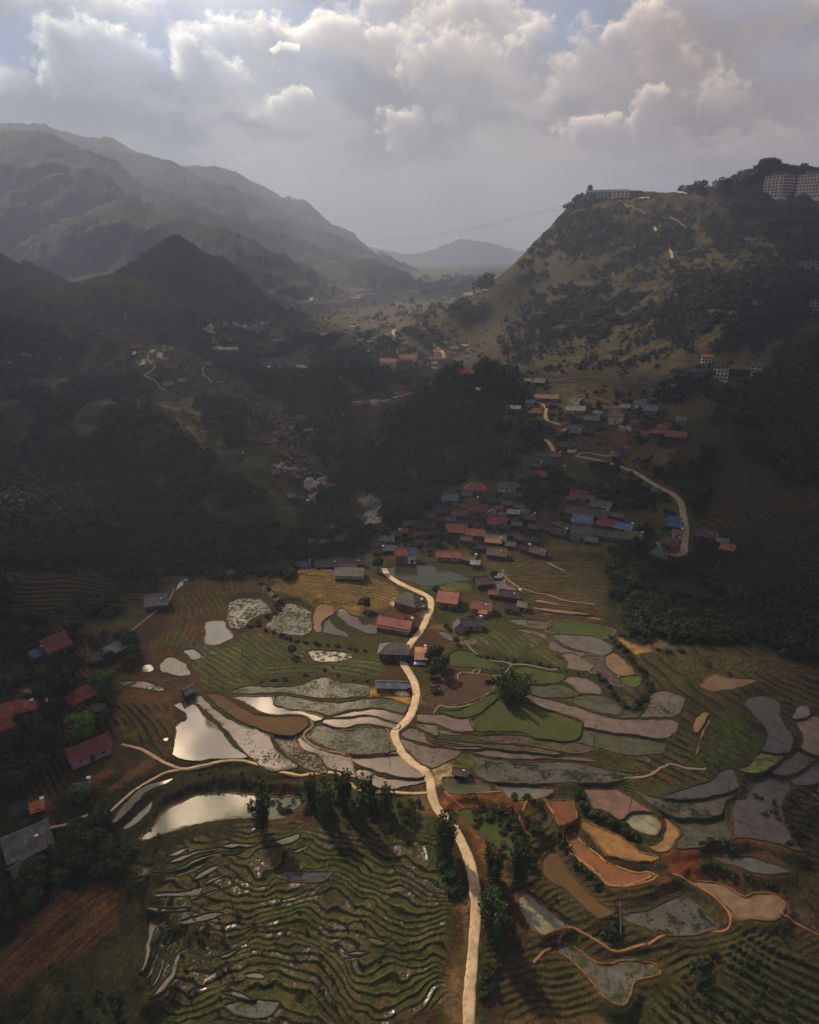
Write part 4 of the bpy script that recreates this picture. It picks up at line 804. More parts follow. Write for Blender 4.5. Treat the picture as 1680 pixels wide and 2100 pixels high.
for p, lev, mt, bd, Dm in paddies:
    m = bpy.data.meshes.new('rice_paddy'); n = len(p)
    zz_ = np.full(n, lev) if lev is not None else look(Z, p[:, 0], p[:, 1]) + .45
    if lev is None:   # a strip of small flooded steps: fill it as a fine draped sheet
        x0_, x1_ = p[:, 0].min(), p[:, 0].max(); y0_, y1_ = p[:, 1].min(), p[:, 1].max(); gx1, gy1 = np.meshgrid(np.arange(x0_, x1_ + 1.2, 1.2), np.arange(y0_, y1_ + 1.2, 1.2))
        zg = look(Z, gx1, gy1); zg = np.round(zg / 1.6) * 1.6 + .75; keep = inside(p, gx1 + .6, gy1 + .6)[:-1, :-1]; W_ = gx1.shape[1]; q_ = (np.arange(gx1.shape[0])[:, None] * W_ + np.arange(W_)[None])[:-1, :-1][keep]
        if len(q_) == 0: continue
        raw_mesh(m, np.stack([gx1, gy1, zg], -1).reshape(-1, 3), np.stack([q_, q_ + 1, q_ + W_ + 1, q_ + W_], -1)); m.materials.append(SURF[mt]()); o = link('rice_paddy', m); o['kind'] = 'structure'; continue
    m.from_pydata([(x, y, lev) for x, y in p], [], [tuple(range(n))]); m.update()
    if m.polygons[0].normal.z < 0: m.flip_normals()
    m.materials.append(SURF[mt]())
    o = link('rice_paddy', m); o['kind'] = 'structure'
    # bund: a low rounded bank along the rim
    hw = (.21 if bd in ('earth', 'grass') else .25) * max(1, (Dm / 260) ** .5); hh = .28
    nx = np.roll(p, -1, 0) - np.roll(p, 1, 0); nx = np.stack([nx[:, 1], -nx[:, 0]], -1); nx /= np.maximum(np.hypot(*nx.T)[:, None], 1e-6)
    wv = .8 + .5 * fbm(p[:, 0] / 3, p[:, 1] / 3, 2, 301)[:, None]
    zj = (fbm(p[:, 0] / 1.5, p[:, 1] / 1.5, 2, 303) - .5) * .22
    prof = [(-1.3, -.6), (-.75, hh * .75), (0, hh), (.75, hh * .75), (1.3, -.6)]
    co_ = np.concatenate([np.column_stack([p + nx * a * hw * wv, lev + b + zj * (b > 0)]) for a, b in prof])
    idx = np.arange(n); nxt = (idx + 1) % n
    fs = np.concatenate([np.stack([idx + k * n, nxt + k * n, nxt + (k + 1) * n, idx + (k + 1) * n], -1) for k in range(4)])
    bm_ = bpy.data.meshes.new('bund'); raw_mesh(bm_, co_, fs); bm_.materials.append(bundmat(bd))
    bm_.polygons.foreach_set('use_smooth', np.ones(len(fs), bool))
    link('bund', bm_, o)
    if mt not in ('green', 'lime', 'stubble', 'soil', 'drymud', 'redfield'):    # mud shallows of uneven width along the rim
        sgn = 1 if np.sum(p[:, 0] * np.roll(p[:, 1], -1) - np.roll(p[:, 0], -1) * p[:, 1]) > 0 else -1
        wm_ = .25 + 2.4 * np.clip(fbm(p[:, 0] / 4.5, p[:, 1] / 4.5, 3, 331) - .42, 0, 1)[:, None]; wm_ = wm_ * (.8 + .5 * fbm(p[:, 0] / .8, p[:, 1] / .8, 2, 333)[:, None])
        q1 = p - nx * sgn * wm_ * min(1.0, np.sqrt(len(p)) / 11); inn = inside(p, q1[:, 0], q1[:, 1]); q1 = np.where(inn[:, None], q1, p)
        mm = bpy.data.meshes.new('mud_rim'); raw_mesh(mm, np.concatenate([np.column_stack([p, np.full(n, lev + .05)]), np.column_stack([q1, np.full(n, lev + .012)])]), np.stack([idx, nxt, nxt + n, idx + n], -1))
        mm.materials.append(plain('wet_mud', (.055, .042, .026), .45, .35, 1.2, .03)); link('mud_rim', mm, o)

def roadmat(nm, c):
    def f(N, b):
        p = geo(N); n = N.noise(p, .22, 5, .65); n2 = N.noise(p, 1.1, 5, .7); n3 = N.noise(p, 5, 3, .6)
        k = N.mix(N.smooth(n, .38, .62), tuple(x * .74 for x in c), tuple(x * 1.1 for x in c)); k = N.mix(N.smooth(n2, .54, .66, 0, .75), k, (c[0] * .48, c[1] * .46, c[2] * .44)); k = N.mix(N.smooth(n3, .62, .7, 0, .5), k, tuple(x * .5 for x in c))
        N.l(k, b.inputs['Base Color']); b.inputs['Roughness'].default_value = .85; bump(N, b, n2, .05)
    return principled(nm, f)
ROADM = {'main': ('concrete_road', (.50, .39, .26)), 'village': ('village_road', (.30, .24, .17)), 'pale': ('pale_track', (.46, .34, .20)), 'dim': ('dirt_track', (.24, .18, .13)), 'earth': ('clay_path', (.21, .10, .04)), 'tan': ('stony_path', (.20, .15, .105))}
for kind, mt, p, wd in road_lines:
    t = np.gradient(p, axis=0); t /= np.maximum(np.hypot(*t.T)[:, None], 1e-6); nr = np.stack([t[:, 1], -t[:, 0]], -1)
    Dm = np.hypot(*p.mean(0)); lift = (.10 if wd > 1.2 else .05) + Dm * .0003; wd = wd if wd > 1.2 else wd * .75
    rag = 1 + (fbm(p[:, 0] / 1.4, p[:, 1] / 1.4, 3, 310) - .5)[:, None] * .38
    cols = np.linspace(-.5, .5, 7); zc_ = look(Z, p[:, 0], p[:, 1])
    zs = np.stack([look(Z, *(p + nr * c * wd * rag).T) for c in cols]); zt = np.maximum(zs.mean(0), zs.max(0) * .6 + zs.mean(0) * .4) + lift
    sk_ = .7 if wd > 1.2 else .25
    if wd < 1.2: zt = zt + .02
    L = [np.column_stack([p + nr * c * wd * rag, zt + (.05 * (1 - (2 * c) ** 2))]) for c in cols]
    L = [np.column_stack([p - nr * wd * .58 * rag, zt - .7])] + L + [np.column_stack([p + nr * wd * .58 * rag, zt - .7])]
    n = len(p); co_ = np.concatenate(L); i = np.arange(n - 1)
    fs = np.concatenate([np.stack([i + k * n, i + 1 + k * n, i + 1 + (k + 1) * n, i + (k + 1) * n], -1) for k in range(len(L) - 1)])
    m = bpy.data.meshes.new(kind); raw_mesh(m, co_, fs)
    nm, c = ROADM[mt]; m.materials.append(roadmat(nm, c)); o = link(kind, m); o['kind'] = 'structure'

# ---- the stream and its pale boulders in the gorge
def f_stream(N, b):
    p = geo(N); n = N.noise(p, .6, 5, .75); k = N.smooth(n, .47, .6)
    N.l(N.mix(k, (.05, .045, .035), (.27, .23, .19)), b.inputs['Base Color']); N.l(N.m('MULTIPLY_ADD', k, .8, .1), b.inputs['Roughness']); bump(N, b, n, .5)
for s, wd in (("X742,905 748,915 742,925 730,935", 10), ("X738,1008 748,1022 762,1033 768,1045 760,1052 768,1062 764,1075", 7), ("X770,1038 800,1042 805,1040", 8)):
    p = polyline(s, 1.5); t = np.gradient(p, axis=0); t /= np.hypot(*t.T)[:, None]; nr = np.stack([t[:, 1], -t[:, 0]], -1)
    rag = .7 + .9 * fbm(p[:, 0] / 5, p[:, 1] / 5, 3, 320)[:, None]
    L = [np.column_stack([p + nr * c * wd * rag, look(Z, *(p + nr * c * wd * rag).T) + .35]) for c in np.linspace(-.5, .5, 9)]
    n = len(p); i = np.arange(n - 1); fs = np.concatenate([np.stack([i + k * n, i + 1 + k * n, i + 1 + (k + 1) * n, i + (k + 1) * n], -1) for k in range(8)])
    m = bpy.data.meshes.new('stream'); raw_mesh(m, np.concatenate(L), fs); m.materials.append(principled('stream_bed', f_stream)); o = link('stream', m); o['kind'] = 'structure'
# ------------------------------------------------------------------ haze: one closed box of even density round the whole valley
HAZE_D = 2.2e-4
mb = MB(); mb.box(-7600, 7600, -400, 8000, -62, 800)
hm = bpy.data.materials.new('haze'); hm.use_nodes = True; ht = hm.node_tree; ht.nodes.clear(); Hn = NT(ht)
pv = Hn.n('ShaderNodeVolumePrincipled'); pv.inputs['Color'].default_value = (.52, .63, .91, 1); pv.inputs['Density'].default_value = HAZE_D; pv.inputs['Anisotropy'].default_value = .35
ho = Hn.n('ShaderNodeOutputMaterial'); Hn.l(pv.outputs[0], ho.inputs['Volume'])
tag(mb.build('haze', hm), kind='stuff')
# ------------------------------------------------------------------ cloud sheet added out of view as shade, gaps cut for sun and pond reflections
CB = 1330.0
gx, gy = np.meshgrid(np.arange(-4300, 2401, 38.0), np.arange(-1100, 4401, 38.0))
sx, sy = sv.x / sv.z * CB, sv.y / sv.z * CB
ex, ey = gx - sx, gy - sy                                     # where each bit of cloud casts its shade
def ell(cx, cy_, rx, ry, rot=0):
    c, s_ = math.cos(R(rot)), math.sin(R(rot)); u = (ex - cx) * c + (ey - cy_) * s_; v = -(ex - cx) * s_ + (ey - cy_) * c
    return 1 - np.hypot(u / rx, v / ry)
def dell(cx, cy_, rx, ry): return 1 - np.hypot((gx - cx) / rx, (gy - cy_) / ry)  # openings set where the ponds should reflect bright sky
gap = np.maximum.reduce([ell(-20, 225, 118, 112), ell(-60, 120, 80, 90), ell(0, 60, 70, 50), dell(-600, 1830, 170, 260), dell(-110, 1720, 170, 230), dell(-200, 1080, 280, 170), dell(-600, 960, 170, 130), dell(-690, 2300, 80, 120), dell(-320, 2430, 170, 160), ell(40, 960, 150, 260) - .1, ell(0, 1600, 280, 400, -8) - .15, ell(330, 900, 240, 190, 30),
    ell(420, 1200, 300, 260) - .1, ell(640, 1150, 150, 120), ell(260, 620, 150, 80, 20) - .1, ell(-210, 575, 60, 50), ell(-110, 640, 40, 70), ell(-300, 440, 50, 34), ell(-330, 720, 70, 50), ell(110, 520, 40, 30), ell(-500, 1800, 55, 200, 20), ell(-950, 2300, 80, 260, 20), ell(500, 2100, 300, 300)])
gap += (fbm(gx / 160, gy / 160, 4, 801) - .5) * .55
solid = (gap < .0)
solid &= ~((np.hypot(ex, ey) > 2500) & (ex > -150))
solid &= ~((np.hypot(ex, ey) > 1900) & (ex <= -150))
solid &= np.hypot(gx, gy) < 4250 + (fbm(gx / 300, gy / 300, 3, 819) - .5) * 500
nx_, ny_ = gx.shape[1], gx.shape[0]
zb = CB + (fbm(gx / 220, gy / 220, 4, 811) - .5) * 60; zt = zb + 14 + fbm(gx / 300, gy / 300, 5, 813) * 30
jx = (fbm(gx / 70, gy / 70, 2, 815) - .5) * 40; jy = (fbm(gx / 70 + 8, gy / 70, 2, 817) - .5) * 40
cs_ = solid[:-1, :-1]
vi = (np.arange(ny_)[:, None] * nx_ + np.arange(nx_)[None])
a_, b_, c_, d_ = vi[:-1, :-1][cs_], vi[:-1, 1:][cs_], vi[1:, 1:][cs_], vi[1:, :-1][cs_]; off = nx_ * ny_
fl = [np.stack([a_, d_, c_, b_], -1), np.stack([a_, b_, c_, d_], -1) + off]
pad = np.pad(cs_, 1)
for dy, dx, e0, e1 in ((-1, 0, 'a', 'b'), (0, 1, 'b', 'c'), (1, 0, 'c', 'd'), (0, -1, 'd', 'a')):
    nb = pad[1 + dy:pad.shape[0] - 1 + dy, 1 + dx:pad.shape[1] - 1 + dx]; m_ = cs_ & ~nb
    q4 = {'a': vi[:-1, :-1][m_], 'b': vi[:-1, 1:][m_], 'c': vi[1:, 1:][m_], 'd': vi[1:, :-1][m_]}
    fl.append(np.stack([q4[e0], q4[e1], q4[e1] + off, q4[e0] + off], -1))
cm = bpy.data.meshes.new('unseen_shade_cloud')
raw_mesh(cm, np.concatenate([np.stack([gx + jx, gy + jy, zb], -1).reshape(-1, 3), np.stack([gx + jx, gy + jy, zt], -1).reshape(-1, 3)]), np.concatenate(fl))
mt = bpy.data.materials.new('cloud'); mt.use_nodes = True; tt = mt.node_tree; tt.nodes.clear(); Cn = NT(tt)  # material of the added shading sheet
tr = Cn.n('ShaderNodeBsdfTranslucent'); tr.inputs[0].default_value = (.64, .65, .68, 1); df = Cn.n('ShaderNodeBsdfDiffuse'); df.inputs[0].default_value = (.6, .6, .6, 1)
mx = Cn.n('ShaderNodeMixShader'); mx.inputs[0].default_value = .30; Cn.l(tr.outputs[0], mx.inputs[1]); Cn.l(df.outputs[0], mx.inputs[2])
om = Cn.n('ShaderNodeOutputMaterial'); Cn.l(mx.outputs[0], om.inputs['Surface'])
cm.materials.append(mt); cm.polygons.foreach_set('use_smooth', np.ones(len(cm.polygons), bool))
cl = link('unseen_shade_cloud', cm); cl['kind'] = 'stuff'
# ------------------------------------------------------------------ buildings
ROOF = dict(red=(.25, .055, .042), rust=(.24, .085, .05), pink=(.27, .12, .11), blue=(.11, .19, .34), deepblue=(.03, .09, .26), green=(.085, .125, .105), grey=(.15, .145, .15), dark=(.05, .046, .045), brown=(.13, .095, .075),
            slate=(.065, .058, .075), pale=(.42, .40, .37), olive=(.105, .12, .065), teal=(.04, .085, .085), bluegrey=(.13, .17, .21), white=(.62, .60, .57), orange=(.55, .16, .05), cream=(.5, .42, .3))
WALL = dict(wood=(.055, .038, .028), darkwood=(.035, .026, .022), plank=(.20, .075, .03), stone=(.16, .145, .13), block=(.19, .18, .17), white=(.55, .53, .50), cream=(.55, .46, .34), brick=(.17, .08, .05), pinkw=(.62, .52, .46), grey=(.22, .21, .21))
def roofmat(k):
    def f(N, b):
        o = ocoord(N); w = N.n('ShaderNodeTexWave', wave_type='BANDS', bands_direction='X'); N.l(o, w.inputs['Vector']); w.inputs['Scale'].default_value = 2.2; w.inputs['Distortion'].default_value = .2
        p = geo(N); n = N.noise(p, .8, 5, .65); n2 = N.noise(p, 5, 4, .6)
        c = ROOF[k]; st = N.mix(N.smooth(n, .52, .72), tuple(x * .72 for x in c), tuple(min(1, x * 1.2 + .012) for x in c))
        st = N.mix(N.smooth(n2, .58, .68, 0, .5), st, tuple(x * .45 + .01 for x in c)); vo = N.n('ShaderNodeTexVoronoi', feature='F1'); N.l(o, vo.inputs['Vector']); vo.inputs['Scale'].default_value = .55; sx_ = N.n('ShaderNodeSeparateColor'); N.l(vo.outputs['Color'], sx_.inputs[0])
        oi = N.n('ShaderNodeObjectInfo').outputs['Random']; kk = N.m('MULTIPLY', N.m('MULTIPLY_ADD', sx_.outputs[0], .55, .68), N.m('MULTIPLY_ADD', oi, .5, .75)); vs_ = N.n('ShaderNodeVectorMath', operation='SCALE'); N.l(st, vs_.inputs[0]); N.l(kk, vs_.inputs['Scale']); N.l(vs_.outputs[0], b.inputs['Base Color'])
        b.inputs['Roughness'].default_value = .5 if k not in ('brown', 'dark') else .85; b.inputs['Specular IOR Level'].default_value = .35
        bump(N, b, w.outputs[0], .05, .6)
    return principled('roof_sheet_' + k, f)
def wallmat(k): return plain('wall_' + k, WALL[k], .85, .28, 1.3, .03)
M_GLASS = plain('dark_window', (.012, .012, .014), .25, .1); M_DOOR = plain('door_wood', (.05, .03, .02), .7, .2); M_TRIM = plain('pale_trim', (.5, .47, .43), .7, .1)
M_SHINE = plain('skylight_sheet', (.85, .85, .85), .3, .05)
def slab(mb, quad, th, up=(0, 0, 1)):
    q = [Vector(v) for v in quad]; n = (q[1] - q[0]).cross(q[-1] - q[0]).normalized()
    if n.z < 0: n = -n
    lo = [v - n * th for v in q]; k = len(q); f = [tuple(range(k)), tuple(range(2 * k - 1, k - 1, -1))] + [(i, i + k, (i + 1) % k + k, (i + 1) % k) for i in range(k)]
    return mb.add(q + lo, f)
def gable(mb, w, d, h, rise, ov=.6, z0=0, x0=0, y0=0, th=.12):
    W2, D2 = w / 2 + ov, d / 2 + ov; e = rise * ov / (d / 2)
    for s in (-1, 1): slab(mb, [(x0 - W2, y0 + s * D2, z0 + h - e), (x0 + W2, y0 + s * D2, z0 + h - e), (x0 + W2, y0, z0 + h + rise), (x0 - W2, y0, z0 + h + rise)], th + .003 * s)
def hip(mb, w, d, h, rise, ov=.7, z0=0, th=.12, rl=.35):
    W2, D2, r = w / 2 + ov, d / 2 + ov, w * rl / 2; z = z0 + h - .25; t = z0 + h + rise
    A, B, C_, D_ = (-W2, -D2, z), (W2, -D2, z), (W2, D2, z), (-W2, D2, z); P, Q = (-r, 0, t), (r, 0, t)
    for q in ([A, B, Q, P], [C_, D_, P, Q], [B, C_, Q], [D_, A, P]): slab(mb, q, th)
def walls(mb, w, d, h, rise, gab=True, x0=0, y0=0, base=-2.5):
    a, b = w / 2, d / 2; v = [(x0 + sx * a, y0 + sy * b, z) for z in (base, h) for sx, sy in ((-1, -1), (1, -1), (1, 1), (-1, 1))]
    f = [(0, 1, 5, 4), (1, 2, 6, 5), (2, 3, 7, 6), (3, 0, 4, 7)]
    if gab: v += [(x0 - a, y0, h + rise * .97), (x0 + a, y0, h + rise * .97)]; f += [(4, 8, 7), (5, 6, 9)]
    return mb.add(v, f)
used = {}
def spot(px, py, lift): return hit(px, py, lift)
GLOBAL_HOUSES = []
def house(px, py, wpx, roof, label, rot=-10, ratio=.72, h=2.5, pitch=.78, wall='wood', style='gable', extra='', tiny=False, name='house', group=None, cat='house'):
    g0 = hit(px, py, h + .6); D = math.sqrt(g0[0] ** 2 + g0[1] ** 2 + (ZC - g0[2]) ** 2)
    w = wpx * D / FPX * .88; d = max(w * ratio * 1.18, 2.4); 
    if w < d: pass
    rise = d / 2 * pitch
    g0 = hit(px, py, h + rise * .5); x, y, z = g0
    if D < 720:
        tt = [float(look(Z, x + a * w * .4, y + b * d * .4)) for a in (-1, 1) for b in (-1, 1)]; z = sum(tt) / 4
    tiny = tiny or D > 700
    az_ = math.atan2(x, y)
    r = empty(name, (x, y, z), R(rot) - az_ * 1.0, label=label, cat=cat, group=group)
    GLOBAL_HOUSES.append((x, y, max(w, d) / 2))
    wm = wallmat(wall)
    if style != 'tarp':
        wl = walls(MB(), w, d, h, rise, style == 'gable').build('wall', wm, r)
    rb = MB()
    if style == 'gable': gable(rb, w, d, h, rise)
    elif style == 'hip': hip(rb, w, d, h, rise * 1.15)
    elif style == 'double':   # a low skirt roof with a raised one over it
        gable(rb, w, d, h * .85, rise * .8); gable(rb, w * .62, d * .55, h * 1.3, rise * .8, .5, 0, -w * .08, d * .12)
    elif style == 'mono': slab(rb, [(-w / 2 - .4, -d / 2 - .5, h - .1), (w / 2 + .4, -d / 2 - .5, h - .1), (w / 2 + .4, d / 2 + .4, h + rise), (-w / 2 - .4, d / 2 + .4, h + rise)], .12)
    elif style == 'flat': rb.box(-w / 2 - .3, w / 2 + .3, -d / 2 - .3, d / 2 + .3, h, h + .3)
    ro = rb.build('roof', roofmat(roof), r)
    if tiny: return r
    # ridge cap, door and windows
    if style == 'gable': MB().box(-w / 2 - .62, w / 2 + .62, -.16, .16, h + rise - .02, h + rise + .08).build('ridge_cap', roofmat(roof), ro)
    MB().box(-.55, .55, -d / 2 - .06, -d / 2 + .05, 0, 2.0).build('door', M_DOOR, r)
    for k, xx in enumerate((-w * .3, w * .3) if w > 5 else (w * .3,)):
        wo_ = MB().box(xx - .5, xx + .5, -d / 2 - .05, -d / 2 + .05, 1.0, 1.9).build('window', M_TRIM, r)
        MB().box(xx - .42, xx + .42, -d / 2 - .075, -d / 2 + .02, 1.08, 1.82).build('pane', M_GLASS, wo_)
    if 's' in extra:
        zz = h + rise * .55; MB().box(w * .18, w * .18 + .7, -d * .26, -d * .26 + .7, zz + .02, zz + .14).build('skylight', M_SHINE, ro)
    if 't' in extra:
        MB().tube([(w * .46, d * .3, h), (w * .46, d * .3, h + 1.8)], .06).build('tank_post', M_TRIM, r)
        MB().tube([(w * .46 - .5, d * .3, h + 1.9), (w * .46 + .5, d * .3, h + 1.9)], .42, 10).build('water_tank', M_SHINE, r)
    if 'a' in extra:    # lean-to annex
        a = MB(); walls(a, w * .42, d * .5, h * .72, 0, False, w * .16, -d * .5 - d * .25); an = a.build('annex', wallmat('block'), r)
        c = MB(); slab(c, [(w * .16 - w * .24, -d - .4, h * .70), (w * .16 + w * .24, -d - .4, h * .70), (w * .16 + w * .24, -d * .5 + .1, h * .9), (w * .16 - w * .24, -d * .5 + .1, h * .9)], .1)
        c.build('annex_roof', roofmat('white' if 'w' in extra else roof), an)
    if 'p' in extra:    # posts of an open front
        for k in range(4): MB().box(-w * .42 + k * w * .28 - .12, -w * .42 + k * w * .28 + .12, -d / 2 - .5, -d / 2 - .28, -1.5, h - .2).build('post', plain('post_wood', (.22, .11, .05), .7), r)
    return r
